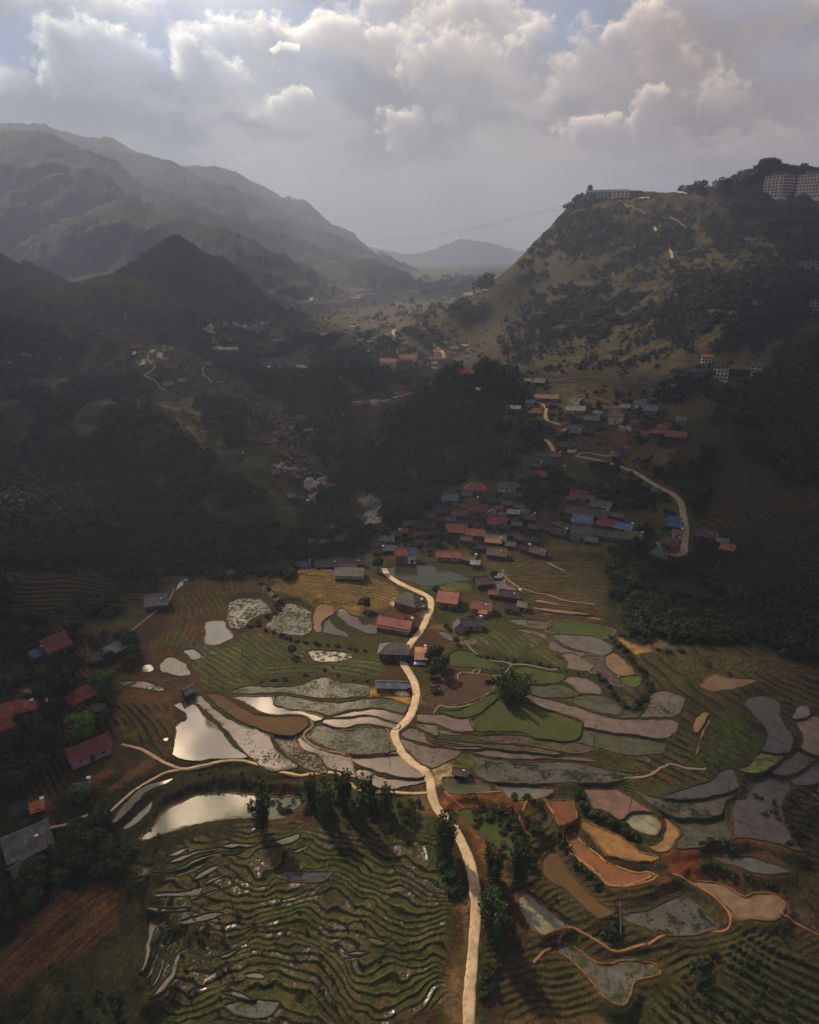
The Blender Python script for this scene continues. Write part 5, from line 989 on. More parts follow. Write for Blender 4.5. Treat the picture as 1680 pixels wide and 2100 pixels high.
# (x, y, width px, roof colour, label, options)
H = [
 # the houses along the bright road
 (840, 1224, 56, 'slate', 'dark slate hip-roofed house with orange plank walls on a pale patio', dict(rot=-33, ratio=.62, h=3.4, pitch=.75, wall='plank', style='hip')),
 (857, 1240, 23, 'white', 'small block annex with a white sheet roof in front of the slate-roofed house', dict(rot=14, ratio=.6, wall='block', style='mono', h=2.4, pitch=.2, name='annex_building')),
 (812, 1270, 76, 'red', 'broad red house with a raised second roof below the pale patio', dict(rot=-22, ratio=.5, style='double', wall='stone', extra='t')),
 (808, 1325, 62, 'grey', 'grey-roofed house with an open timber-post front beside the road bend', dict(rot=-6, ratio=.5, h=3.3, style='hip', wall='darkwood', extra='p')),
 (803, 1400, 66, 'bluegrey', 'long low shed with a grey-green roof and blue tarpaulin by the straw heap', dict(rot=-4, ratio=.24, h=2.5, wall='brick', name='shed', cat='shed')),
 (863, 1334, 22, 'orange', 'roadside stall with a bright tan plank roof, upper one of two', dict(rot=-3, ratio=.3, h=2.2, wall='wood', style='mono', name='stall', cat='stall')),
 (864, 1345, 26, 'rust', 'roadside stall with a rusty brown roof, lower one of two', dict(rot=-3, ratio=.35, h=2.2, wall='wood', style='mono', name='stall', cat='stall')),
 (921, 1218, 44, 'red', 'tall red-roofed house standing behind the slate house across the road', dict(rot=-12, ratio=.95, h=3.2, wall='stone', pitch=.6)),
 (990, 1236, 44, 'red', 'red-roofed house with a grey block annex above the grey L-shaped house', dict(rot=-12, ratio=.62, wall='block', extra='as')),
 (1047, 1214, 44, 'dark', 'long weathered dark-grey roof beside the white pond', dict(rot=-12, ratio=.42, wall='darkwood', extra='s')),
 (1013, 1212, 20, 'rust', 'little rust-red roof between the red house and the weathered dark roof', dict(rot=-5, ratio=.5, wall='wood')),
 (1072, 1236, 18, 'grey', 'small stone hut at the head of the golden paddy strips', dict(rot=-10, ratio=.8, wall='block')),
 (1045, 1240, 22, 'dark', 'low black-roofed shed in front of the weathered dark roof', dict(rot=-10, ratio=.5, wall='block', name='shed', cat='shed')),
 (966, 1272, 50, 'slate', 'grey L-shaped house alone above the curved field path', dict(rot=4, ratio=.42, wall='block', extra='t')),
 (943, 1277, 20, 'slate', 'gabled wing at the end of the grey L-shaped house', dict(rot=94, ratio=1.0, wall='block', h=2.5)),
 (990, 1185, 34, 'brown', 'brown gabled farmhouse beside the square white pond', dict(rot=20, ratio=.8, wall='wood')),
 (945, 1577, 26, 'brown', 'small field hut with a brown roof on a mound among the flooded paddies', dict(rot=-6, ratio=.5, h=2.2, wall='darkwood', name='field_hut', cat='hut', extra='s')),
 (892, 1409, 15, 'brown', 'collapsed little hut on bare soil east of the road', dict(rot=20, ratio=.6, h=1.6, wall='darkwood', name='field_hut', cat='hut')),
 # around the dark pond
 (717, 1166, 62, 'grey', 'large grey-roofed house with a raised gable above the ochre yard', dict(rot=-8, ratio=.62, style='double', wall='darkwood')),
 (675, 1150, 52, 'dark', 'long blackened thatch house, western half of the dark row', dict(rot=2, ratio=.4, wall='darkwood', extra='s')),
 (726, 1148, 46, 'dark', 'long blackened thatch house, eastern half of the dark row', dict(rot=2, ratio=.4, wall='darkwood', extra='s')),
 (624, 1155, 26, 'blue', 'hut under a bright blue tarpaulin at the end of the plateau', dict(rot=-5, ratio=.6, h=2.2, wall='white', name='field_hut', cat='hut')),
 (823, 1129, 25, 'red', 'two-storey house with a red roof joined to a blue-roofed one by the dark pond', dict(rot=0, ratio=.9, h=4.6, wall='brick')),
 (845, 1129, 20, 'deepblue', 'two-storey white-walled house with a blue roof by the dark pond', dict(rot=0, ratio=1.0, h=4.6, wall='white')),
 (921, 1133, 52, 'red', 'long red roof on the terrace above the dark pond', dict(rot=-6, ratio=.4, wall='stone')),
 (964, 1141, 28, 'brown', 'brown shed next to the long red roof on the pond terrace', dict(rot=-25, ratio=.6, wall='wood', name='shed', cat='shed')),
 (975, 1151, 18, 'white', 'white-roofed little shed on the stone terrace wall', dict(rot=-5, ratio=.5, wall='stone', name='shed', cat='shed')),
 (1020, 1127, 42, 'brown', 'brown and red roof with a bright skylight east of the pond terrace', dict(rot=-8, ratio=.6, wall='wood', extra='s')),
 (1106, 1127, 34, 'brown', 'brown gabled house with a white speck on its roof by the ochre plot', dict(rot=-22, ratio=.55, wall='wood', extra='s')),
 (1078, 1121, 18, 'dark', 'small dark shed beside the brown house by the ochre plot', dict(rot=-18, ratio=.7, name='shed', cat='shed')),
 # the village on the slope
 (975, 995, 44, 'red', 'topmost red roof of the village beside the small flooded terraces', dict(rot=-4, ratio=.55, style='hip', wall='stone')),
 (1041, 993, 38, 'green', 'green roof at the top of the village', dict(rot=-3, ratio=.6, wall='white')),
 (924, 1017, 34, 'blue', 'pale blue roof at the western edge of the village', dict(rot=-3, ratio=.62, wall='block')),
 (967, 1024, 30, 'brown', 'brown roof below the topmost red roof', dict(rot=-4, ratio=.5)),
 (982, 1038, 38, 'red', 'red roof in the village beside a very small red roof', dict(rot=-4, ratio=.6, wall='stone')),
 (944, 1048, 36, 'brown', 'tawny plank roof west of a red one in the village', dict(rot=-5, ratio=.6, wall='wood')),
 (1024, 1039, 18, 'red', 'very small red roof in the upper village', dict(rot=-3, ratio=.6, wall='block')),
 (1008, 1047, 14, 'bluegrey', 'narrow two-storey block house with a blue-grey roof', dict(rot=80, ratio=1.0, h=4.5, wall='block')),
 (1053, 1047, 25, 'pale', 'striped pale sheet roof in the upper village', dict(rot=-3, ratio=.5)),
 (1065, 1036, 20, 'brown', 'small brown roof above the striped pale roof', dict(rot=-3, ratio=.5)),
 (1020, 1064, 40, 'red', 'large plain red roof in the middle of the village', dict(rot=-3, ratio=.7, wall='stone')),
 (1083, 1057, 32, 'brown', 'brown roof next to the dark grove in the village', dict(rot=-5, ratio=.5, extra='s')),
 (937, 1079, 46, 'red', 'largest red roof of the lower village, western one of a touching pair', dict(rot=-8, ratio=.6, wall='wood')),
 (976, 1088, 38, 'red', 'red roof that is the eastern one of a touching pair in the lower village', dict(rot=-8, ratio=.55, wall='wood', extra='s')),
 (1020, 1099, 38, 'green', 'green roof with a red skirt in the lower village', dict(rot=-6, ratio=.5, wall='wood')),
 (1012, 1108, 36, 'red', 'red skirt roof below the green one', dict(rot=-6, ratio=.3, wall='wood', style='mono', h=2.0)),
 (876, 1074, 48, 'dark', 'long dark plank roof at the western end of the village', dict(rot=-4, ratio=.4, wall='darkwood')),
 (842, 1070, 30, 'teal', 'dark green roof beside the long dark plank roof', dict(rot=-3, ratio=.5, wall='darkwood')),
 (826, 1086, 20, 'rust', 'small rust-orange shed roof above the blue-grey sheds', dict(rot=12, ratio=.6, name='shed', cat='shed')),
 (812, 1092, 22, 'brown', 'brown shed roof among the trees by the gorge', dict(rot=12, ratio=.6, name='shed', cat='shed')),
 (794, 1102, 32, 'bluegrey', 'blue-grey roof above the lane to the dark pond', dict(rot=-8, ratio=.5)),
 (778, 1112, 26, 'dark', 'dark shed roof by the lane above the dark pond', dict(rot=-8, ratio=.5, name='shed', cat='shed')),
 (801, 1121, 28, 'bluegrey', 'light blue patched roof nearest the pond lane', dict(rot=-8, ratio=.5)),
 (776, 1126, 24, 'dark', 'charcoal shed roof at the pond lane', dict(rot=-5, ratio=.5, name='shed', cat='shed')),
 (905, 1043, 30, 'dark', 'dusky brown roof at the edge of the gorge trees', dict(rot=-5, ratio=.5)),
 (1120, 1074, 36, 'dark', 'dark barn roof on the lane east of the village grove', dict(rot=-28, ratio=.7)),
 (1053, 1093, 28, 'dark', 'sooty roof between the green roof and the lane', dict(rot=-5, ratio=.45)),
 (1148, 1087, 32, 'brown', 'brown roof with a white bin beside it on the eastern lane', dict(rot=-18, ratio=.55, extra='t')),
 (1013, 1024, 30, 'dark', 'dark roof behind the very small red roof', dict(rot=-3, ratio=.4)),
 (1045, 1014, 26, 'dark', 'smoky grey roof right below the green top roof', dict(rot=-3, ratio=.4)),
 (983, 1058, 28, 'dark', 'low black shed roof between red roofs', dict(rot=-3, ratio=.4, name='shed', cat='shed')),
 (1066, 995, 14, 'rust', 'tiny rust roof beside the green top roof', dict(rot=-3, ratio=.6, name='shed', cat='shed')),
 (697, 1100, 20, 'brown', 'brown hut among trees above the gorge mouth', dict(rot=10, name='field_hut', cat='hut')),
 (690, 1078, 26, 'rust', 'low tan hut near the gorge stream', dict(rot=4, ratio=.4, name='field_hut', cat='hut')),
 (668, 1107, 24, 'rust', 'rusty hut on the slope across from the village', dict(rot=-4, ratio=.4, name='field_hut', cat='hut')),
 (712, 1090, 16, 'dark', 'dark hut above the gorge mouth', dict(rot=0, name='field_hut', cat='hut')),
 (640, 1108, 14, 'grey', 'grey hut alone on the slope across from the village', dict(rot=0, name='field_hut', cat='hut')),
 # the eastern village
 (1189, 1010, 34, 'red', 'red roof at the top of the eastern village', dict(rot=-14, ratio=.7, wall='stone')),
 (1233, 1031, 44, 'green', 'wide green roof, upper of two in the eastern village', dict(rot=-10, ratio=.5)),
 (1226, 1049, 44, 'green', 'wide dark-green roof, lower of two in the eastern village', dict(rot=-10, ratio=.5)),
 (1182, 1043, 40, 'brown', 'brown plank roof above the pale blue one', dict(rot=-10, ratio=.6)),
 (1196, 1061, 42, 'blue', 'pale blue roof of a two-storey house, western of two blue roofs', dict(rot=-8, ratio=.6, h=4.0, wall='block', extra='s')),
 (1246, 1068, 38, 'red', 'red roof between the two pale blue ones', dict(rot=-12, ratio=.6, wall='wood')),
 (1280, 1076, 36, 'blue', 'pale blue roof, eastern of two blue roofs', dict(rot=-12, ratio=.5, wall='block', extra='s')),
 (1196, 1085, 46, 'green', 'grey-green roof of the two-storey house in the lower eastern row', dict(rot=-6, ratio=.5, h=4.2, wall='block')),
 (1237, 1090, 34, 'green', 'grey-green roof next to the two-storey one in the lower row', dict(rot=-10, ratio=.6, wall='wood')),
 (1268, 1094, 32, 'olive', 'olive roof in the lower eastern row', dict(rot=-14, ratio=.6, wall='stone')),
 (1300, 1094, 36, 'olive', 'olive roof with its gable turned out at the end of the row', dict(rot=-10, ratio=.7, wall='teal' if False else 'grey', h=3.2)),
 (1269, 1055, 20, 'grey', 'small grey roof behind the eastern blue roof', dict(rot=-8, ratio=.5)),
 (1384, 1062, 27, 'deepblue', 'vivid blue roof on the bend road, upper of two', dict(rot=-12, ratio=.5, wall='wood')),
 (1386, 1072, 28, 'deepblue', 'vivid blue roof on the bend road, lower of two', dict(rot=-14, ratio=.6, wall='darkwood')),
 (1390, 1089, 18, 'pink', 'little pinkish roof by the bend road', dict(rot=-8, ratio=.6, wall='pinkw')),
 (1377, 1106, 34, 'brown', 'brick farmhouse with a brown roof inside the road bend', dict(rot=-20, ratio=.7, h=3.4, wall='brick')),
 (1353, 1129, 30, 'teal', 'teal hip-roofed tower house below the road bend', dict(rot=-20, ratio=.9, h=4.0, style='hip', wall='stone')),
 (1448, 1091, 42, 'brown', 'brown roofed farmhouse outside the road bend with a pale green eave', dict(rot=-5, ratio=.5, h=3.2, extra='s', wall='wood')),
 (1450, 1100, 42, 'teal', 'pale green eave roof in front of the brown farmhouse', dict(rot=-5, ratio=.2, h=2.4, style='mono', wall='wood')),
 (1483, 1106, 20, 'bluegrey', 'blue-grey lean-to beside the farmhouse outside the bend', dict(rot=-8, ratio=.5, name='shed', cat='shed')),
 (1494, 1118, 26, 'rust', 'rust-coloured low shed at the terrace edge outside the bend', dict(rot=-10, ratio=.7, name='shed', cat='shed')),
 (1326, 992, 13, 'dark', 'dark roadside kiosk, upper of two on the village road', dict(rot=-20, ratio=.8, name='kiosk', cat='kiosk')),
 (1346, 1003, 16, 'teal', 'teal roadside kiosk, lower of two on the village road', dict(rot=-10, ratio=.8, name='kiosk', cat='kiosk')),
 (1243, 950, 15, 'white', 'white-roofed shelter on the village road', dict(rot=-10, ratio=.6, name='shelter', cat='shelter', h=2.2)),
 (1264, 930, 14, 'grey', 'grey field hut at the top of the short track', dict(rot=-3, name='field_hut', cat='hut')),
 (1282, 925, 14, 'dark', 'dark field hut beside the grey one above the track', dict(rot=-3, name='field_hut', cat='hut')),
 # the upper hamlet
 (1121, 812, 50, 'rust', 'long rust roof behind trees at the top of the track', dict(rot=-2, ratio=.3, wall='brick')),
 (1087, 822, 18, 'blue', 'small blue roof at the top of the track', dict(rot=-6, wall='block')),
 (1100, 841, 30, 'red', 'red hip roof beside the track bend', dict(rot=-4, ratio=.6, style='hip', wall='wood')),
 (1052, 834, 34, 'pale', 'pale roofed long shed with blue walls on the knoll flank', dict(rot=0, ratio=.35, wall='block', name='shed', cat='shed')),
 (1181, 837, 40, 'pale', 'pale metal roof next to the drained field', dict(rot=0, ratio=.4, wall='block')),
 (1130, 826, 24, 'dark', 'dark roof under the trees by the track', dict(rot=0, ratio=.5)),
 (1132, 843, 18, 'brown', 'brown roof on the inner side of the track bend', dict(rot=0, ratio=.5)),
 (1264, 849, 32, 'pink', 'pinkish villa with a faded red roof', dict(rot=-3, ratio=.6, h=4.5, wall='pinkw')),
 (1314, 823, 22, 'bluegrey', 'pale green-grey roof, higher of two beyond the villa', dict(rot=-3, wall='white')),
 (1335, 834, 28, 'bluegrey', 'wide grey roof, lower of two beyond the villa', dict(rot=-3, wall='block')),
 (1352, 883, 28, 'rust', 'rust-orange roof beside the broad rust-red one on the dark slope', dict(rot=-10, ratio=.5, wall='wood')),
 (1387, 888, 42, 'rust', 'broad rust-red roof on the dark slope', dict(rot=-3, ratio=.5, h=3.6, wall='wood')),
 (1214, 855, 30, 'grey', 'grey roof at the top of the packed dark hamlet', dict(rot=-3, ratio=.5)),
 (1232, 869, 30, 'dark', 'dark wood roof at the eastern end of the packed hamlet', dict(rot=-5, ratio=.6)),
 (1182, 874, 34, 'grey', 'long grey roof in the packed dark hamlet', dict(rot=-5, ratio=.5)),
 (1204, 880, 28, 'dark', 'charcoal roof in the middle of the packed hamlet', dict(rot=-8, ratio=.5)),
 (1180, 884, 22, 'bluegrey', 'blue-grey roof at the track end of the packed hamlet', dict(rot=-8, ratio=.5)),
 (1200, 868, 20, 'dark', 'black roof at the back of the packed hamlet', dict(rot=-8, ratio=.5)),
 (1161, 909, 30, 'brown', 'brown plank roof beside the short pale track', dict(rot=-6, ratio=.6)),
 (1173, 924, 16, 'white', 'white roof where the village road begins', dict(rot=-4, ratio=.5, wall='block')),
 (1139, 930, 22, 'red', 'bright red roof at the foot of the short pale track', dict(rot=-4, ratio=.6, wall='stone')),
 (1132, 943, 32, 'dark', 'charcoal blue roof below the bright red one', dict(rot=-14, ratio=.7)),
 (1114, 930, 26, 'slate', 'slate roof west of the bright red one', dict(rot=-3, ratio=.5)),
 (1110, 940, 22, 'slate', 'low slate shed roof stepping down the slope', dict(rot=-3, ratio=.5, name='shed', cat='shed')),
 (1100, 951, 24, 'teal', 'dark green sheet roof stepping down the slope', dict(rot=-3, ratio=.4)),
 (1114, 970, 32, 'red', 'red roof standing clear below the stepped sheds', dict(rot=-8, ratio=.6, wall='wood')),
 (1095, 984, 20, 'bluegrey', 'pale teal roof at the edge of the village grove', dict(rot=-10, ratio=.7)),
 (1171, 974, 24, 'brown', 'half-hidden brown roof above the village grove', dict(rot=-3, ratio=.5)),
 (1150, 960, 18, 'brown', 'brown hut roof below the charcoal blue one', dict(rot=-3, ratio=.5, name='field_hut', cat='hut')),
 (955, 760, 36, 'red', 'red pagoda-like house on the wooded knoll top', dict(rot=-3, ratio=.5, style='double', wall='wood')),
 (980, 796, 10, 'white', 'white hut on the open side of the knoll', dict(rot=0, name='field_hut', cat='hut')),
 (1106, 778, 22, 'grey', 'grey roof at the foot of the terraced hillside', dict(rot=-3)),
 (1082, 777, 15, 'grey', 'small grey roof at the foot of the terraced hillside', dict(rot=-3)),
 (1060, 781, 22, 'pale', 'pale low roof behind the knoll trees', dict(rot=-3, ratio=.3)),
 # western farm
 (321, 1225, 44, 'grey', 'weathered grey farmhouse at the top of the red-earth fields', dict(rot=-8, ratio=.75, h=2.4, wall='darkwood', extra='s')),
 (109, 1312, 48, 'red', 'dark red farmhouse above a blue tarpaulin', dict(rot=25, ratio=.8, wall='brick')),
 (77, 1337, 26, 'deepblue', 'lean-to under a blue tarpaulin by the dark red farmhouse', dict(rot=14, ratio=.6, h=2.0, style='mono', name='shed', cat='shed')),
 (230, 1326, 40, 'bluegrey', 'steel-blue roof house half hidden by dark trees', dict(rot=32, ratio=.7, wall='darkwood', pitch=.6)),
 (200, 1343, 34, 'brown', 'brown shingle shed touching the steel-blue roof', dict(rot=-4, ratio=.5, wall='darkwood', name='shed', cat='shed')),
 (167, 1417, 54, 'red', 'crimson-roofed house below the olive pond', dict(rot=22, ratio=.6, wall='brick', style='hip')),
 (24, 1455, 78, 'red', 'large crimson-roofed house cut by the edge of the view', dict(rot=-4, ratio=.8, wall='brick', style='hip')),
 (180, 1527, 76, 'red', 'long farmhouse with a faded red roof and whitewashed windowed wall', dict(rot=12, ratio=.42, h=3.0, wall='grey')),
 (201, 1449, 23, 'brown', 'small grey-brown shed on a bare plot above the bright green tree', dict(rot=-8, ratio=.6, name='shed', cat='shed')),
 (386, 1411, 22, 'grey', 'grey lean-to hut at the corner of the great mirror paddy', dict(rot=30, ratio=.7, name='field_hut', cat='hut')),
 (168, 1609, 28, 'grey', 'grey hut roof just above the lime-green bush', dict(rot=-20, ratio=.6, name='field_hut', cat='hut')),
 (52, 1712, 74, 'grey', 'big grey sheet-roofed farm building at the end of the clay path', dict(rot=4, ratio=.8, h=3.2, wall='stone', style='gable', extra='s')),
 (86, 1708, 26, 'pink', 'faded pink roof panel joined to the big grey farm building', dict(rot=2, ratio=1.2, h=3.4, style='mono', wall='stone', pitch=.2)),
 (45, 1770, 38, 'grey', 'small grey shed below the big farm building', dict(rot=20, ratio=.6, name='shed', cat='shed')),
 (76, 1653, 22, 'orange', 'orange tarpaulin shelter on the bare yard', dict(rot=-3, ratio=.5, h=1.6, style='mono', name='shelter', cat='shelter')),
 (52, 1656, 24, 'dark', 'black tarpaulin shelter on the bare yard', dict(rot=-3, ratio=.45, h=1.5, style='mono', name='shelter', cat='shelter')),
 # the hill hamlet in the west
 (275, 709, 30, 'red', 'red-roofed house on the crest of the dark hill', dict(rot=0, ratio=.4)),
 (350, 750, 26, 'red', 'dull red roof on the hill below the shining terraces', dict(rot=0, ratio=.5)),
 (345, 785, 20, 'grey', 'grey roof on the hill beside the winding footpath', dict(rot=0)),
 (373, 778, 18, 'grey', 'grey-green roof on the hill east of the footpath', dict(rot=0)),
 (427, 745, 14, 'grey', 'grey roof at the end of the shining terraces', dict(rot=0)),
 (370, 742, 12, 'brown', 'brown hut roof just under the shining terraces', dict(rot=0, name='field_hut', cat='hut')),
 (491, 934, 18, 'dark', 'dark hut at the edge of the small ridge terraces', dict(rot=0, name='field_hut', cat='hut')),
 (565, 965, 20, 'grey', 'grey hut where the flooded ridge terraces begin', dict(rot=-10, name='field_hut', cat='hut')),
 (596, 1014, 16, 'grey', 'grey shed by the bright terrace steps', dict(rot=20, name='shed', cat='shed')),
 (677, 992, 18, 'red', 'red roof above the bright terrace steps', dict(rot=5, ratio=.6)),
 (472, 1172, 13, 'bluegrey', 'domed grey hut at the brink of the gorge', dict(rot=0, name='field_hut', cat='hut', style='hip')),
 (632, 878, 20, 'bluegrey', 'pale blue-grey roof above the small green terrace', dict(rot=0, ratio=.4)),
 (648, 882, 14, 'grey', 'grey roof beside the small green terrace', dict(rot=0, ratio=.5)),
 (664, 857, 20, 'grey', 'grey roof at the foot of the short valley track', dict(rot=0, ratio=.4)),
 (695, 853, 24, 'dark', 'dark low roof beyond the short valley track', dict(rot=0, ratio=.3)),
 (733, 826, 16, 'red', 'small red roof on the valley road', dict(rot=0)),
 (750, 823, 17, 'bluegrey', 'grey-blue roof on the valley road', dict(rot=0)),
 (768, 822, 16, 'cream', 'cream-walled shop roof on the valley road', dict(rot=0, wall='cream')),
 (823, 804, 18, 'red', 'red hip roof beside the valley road bend', dict(rot=0, style='hip', wall='cream')),
 (705, 828, 18, 'dark', 'dark roof below the valley road', dict(rot=0, ratio=.4)),
]
for i_h, (px, py, wpx, rf, lab, kw) in enumerate(H):
    if i_h % 4 == 1 and wpx > 17: kw['extra'] = kw.get('extra', '') + 't'
    house(px, py, wpx, rf, lab, **kw)
EXTRA = [(955, 1036, 20), (1036, 1078, 22), (1060, 1072, 20), (1094, 1078, 20), (903, 1062, 22), (925, 1062, 20), (887, 1056, 18), (1050, 1063, 20), (1076, 1046, 18), (1040, 1029, 20), (998, 1014, 20), (958, 1011, 18), (1060, 1011, 18), (1078, 1014, 16), (1000, 1096, 18), (957, 1102, 24),
         (988, 1119, 20), (1047, 1113, 20), (1066, 1101, 20), (1096, 1104, 20), (1140, 1072, 20), (1166, 1078, 22), (1166, 1058, 20), (1214, 1103, 24), (1254, 1052, 20), (1158, 1046, 16), (1208, 1018, 20), (1172, 1020, 20), (940, 1034, 18), (1030, 1052, 16), (860, 1092, 20), (888, 1090, 24)]
for i, (px, py, w) in enumerate(EXTRA):
    house(px, py, w, ('brown', 'dark', 'grey')[i % 3], ('small brown', 'small sooty', 'small grey')[i % 3] + ' roof squeezed between the larger houses of the village slope', rot=random.uniform(-14, 2), ratio=.55, wall=('wood', 'darkwood')[i % 2], group=('small brown', 'small sooty', 'small grey')[i % 3] + ' roofs of the village slope', h=2.3)
# far valley: tiny houses, each its own object, described by kind
FARH = [(796, 738, 36, 'pink', .3), (836, 730, 42, 'pink', .3), (814, 756, 18, 'red', .5), (893, 733, 26, 'rust', .3), (896, 718, 15, 'pink', .6), (932, 712, 20, 'rust', .4), (928, 722, 14, 'rust', .4), (896, 754, 26, 'pale', .3), (895, 743, 30, 'cream', .2),
        (664, 685, 15, 'white', .4), (739, 696, 18, 'bluegrey', .4), (760, 699, 14, 'pale', .4), (571, 697, 20, 'grey', .4), (605, 696, 18, 'dark', .4), (861, 714, 12, 'teal', .5), (793, 711, 12, 'pale', .4), (852, 638, 20, 'orange', .4), (820, 638, 14, 'brown', .5), (741, 648, 16, 'pink', .3), (755, 648, 14, 'rust', .3), (767, 646, 10, 'pale', .4),
        (850, 640, 14, 'rust', .4), (962, 602, 14, 'cream', .4), (980, 598, 10, 'pale', .4), (713, 711, 14, 'grey', .4), (830, 703, 12, 'grey', .5), (848, 706, 10, 'brown', .5), (880, 745, 12, 'pale', .4), (770, 738, 10, 'dark', .5), (700, 772, 12, 'bluegrey', .4), (1000, 580, 12, 'cream', .4), (930, 612, 8, 'pale', .4), (870, 655, 12, 'dark', .4), (780, 668, 12, 'rust', .4), (806, 664, 12, 'brown', .5), (742, 792, 12, 'grey', .4), (900, 766, 14, 'grey', .4), (948, 606, 10, 'rust', .5), (995, 594, 9, 'pale', .5), (870, 675, 9, 'grey', .5), (765, 720, 12, 'dark', .5), (785, 720, 10, 'grey', .5)]
CN = dict(pink='faded pink', red='red', rust='rust', pale='pale', cream='cream', white='white', bluegrey='blue-grey', grey='grey', dark='dark', teal='teal', orange='orange', brown='brown')
for px, py, w, rf, ra in FARH:
    house(px, py, w, rf, f'little {CN[rf]}-roofed house on the hazy floor of the far valley', rot=0, ratio=ra * 1.3, wall='cream' if rf in ('pink', 'cream', 'orange') else 'block', h=3.4 if rf != 'pink' else 7, tiny=True, group=f'{CN[rf]}-roofed houses of the far valley')

def scatter_houses(s, n, w, phrase, group, rng_):
    p = ptsof(s); x0, y0 = p.min(0); x1, y1 = p.max(0); k = 0; t = 0
    while k < n and t < 400:
        t += 1; qx, qy = rng_.uniform(x0, x1), rng_.uniform(y0, y1)
        if not inside(p, np.array([qx]), np.array([qy]))[0]: continue
        g_ = hit(qx, qy)
        if any((g_[0] - a) ** 2 + (g_[1] - b) ** 2 < (c + 7) ** 2 for a, b, c in GLOBAL_HOUSES): continue
        rf = rng_.choice(['brown', 'grey', 'dark', 'rust', 'bluegrey', 'red', 'pale']); house(qx, qy, rng_.uniform(*w), rf, f'{CN.get(rf, rf)}-roofed {phrase}', rot=rng_.uniform(-15, 8), ratio=.6, wall='block', tiny=True, group=f'{CN.get(rf, rf)}-roofed houses {group}'); k += 1
RG = random.Random(5)
scatter_houses('X700,655 860,640 960,700 960,740 880,745 700,735', 26, (7, 13), 'small house among the plots of the hazy valley floor', 'among the valley-floor plots', RG)
scatter_houses('X860,600 1030,572 1030,590 940,630 860,640', 14, (6, 10), 'minute house at the misty head of the valley', 'at the misty head of the valley', RG)
scatter_houses('X1140,840 1300,830 1400,850 1400,900 1250,920 1150,900', 16, (13, 20), 'hut scattered over the terraces of the upper hamlet', 'over the upper hamlet terraces', RG)
scatter_houses('X1280,770 1400,780 1400,830 1290,825', 7, (11, 16), 'hut below the dark guest houses', 'below the guest houses', RG)
# ---- multi-storey buildings
def block(px, py, wpx, hpx, rot, wall, roof, label, floors, bays, side=3, ratio=.7, roofstyle='flat', name='hotel', near=0, trim=True):
    g0 = hit(px, py, near=near); x, y, z = g0; D = math.sqrt(x * x + y * y + (ZC - z) ** 2); w = wpx * D / FPX; h = hpx * D / FPX; d = w * ratio
    r = empty(name, (x, y + d * .3, z - .5), R(rot) - math.atan2(x, y), label=label, cat='building'); GLOBAL_HOUSES.append((x, y + d * .3, w * .6))
    MB().box(-w / 2, w / 2, -d / 2, d / 2, -4, h).build('wall', wallmat(wall), r)
    rb = MB()
    if roofstyle == 'flat':
        rb.box(-w / 2 - .6, w / 2 + .6, -d / 2 - .6, d / 2 + .6, h + .003, h + .9); rb.box(-w * .32, w * .32, -d * .3, d * .3, h + .9, h + h * .13 + .9)
    elif roofstyle == 'hip': hip(rb, w, d, h, d * .28, 1.0)
    else: gable(rb, w, d, h, d * .22, .9)
    rb.build('roof', roofmat(roof), r)
    if trim: MB().box(-w / 2 - .4, w / 2 + .4, -d / 2 - .4, d / 2 + .4, h * .82, h * .82 + .7).build('cornice', M_TRIM, r)
    fh = h / floors; bw = w / bays; me_w = None
    for fl in range(floors):
        for b in range(bays):
            xx = -w / 2 + (b + .5) * bw
            if me_w is None: me_w = MB().box(-bw * .27, bw * .27, -.12, .12, 0, fh * .55).mesh('window', M_GLASS)
            o = link('window', me_w, r); o.location = (xx, -d / 2 - .04, fl * fh + fh * .25)
        for b in range(side):
            for sx in ((1,) if rot < 0 else (-1,)):
                o = link('window', me_w, r); o.location = (sx * (w / 2 + .04), -d / 2 + (b + .5) * d / side, fl * fh + fh * .25); o.rotation_euler = (0, 0, R(90))
    return r
block(1600, 404, 36, 34, -35, 'pinkw', 'grey', 'tall pink-grey hotel with a stepped top on the ridge, its sunlit side facing the valley', 7, 5, 6, .9, near=900)
block(1666, 405, 40, 36, -20, 'pinkw', 'grey', 'second tall ridge hotel, cut by the edge of the view', 7, 8, 2, .6, near=900)
block(1449, 748, 17, 17, 10, 'cream', 'rust', 'cream villa catching the sun above the dark guest houses', 3, 3, 2, .8, 'gable', 'villa', trim=False)
block(1417, 778, 46, 17, -12, 'stone', 'dark', 'wide brown-roofed guest house with two rows of windows', 2, 7, 2, .5, 'gable', 'guest_house', trim=False)
block(1480, 779, 26, 27, -6, 'white', 'dark', 'four-storey white-walled guest house with a dark hip roof', 4, 4, 2, .8, 'hip', 'guest_house', trim=False)
block(1518, 772, 44, 16, -5, 'darkwood', 'brown', 'dark guest house with a long brown roof between two taller ones', 2, 5, 2, .5, 'gable', 'guest_house', trim=False)
block(1552, 768, 16, 17, -6, 'cream', 'bluegrey', 'narrow cream house at the end of the guest-house row', 3, 2, 2, .9, 'flat', 'villa', trim=False)
block(1655, 548, 44, 9, 0, 'grey', 'grey', 'low grey building on the terraced hillside under the hotels', 2, 6, 2, .4, 'flat', 'guest_house', trim=False)
block(1676, 640, 22, 22, 0, 'grey', 'dark', 'grey four-storey house cut by the edge of the wooded slope', 4, 3, 2, .7, 'flat', 'guest_house', trim=False)
block(1240, 404, 62, 9, 0, 'grey', 'dark', 'long white-walled ridge-end building with a dark roof', 2, 10, 2, .35, 'gable', 'monastery', near=1100, trim=False)
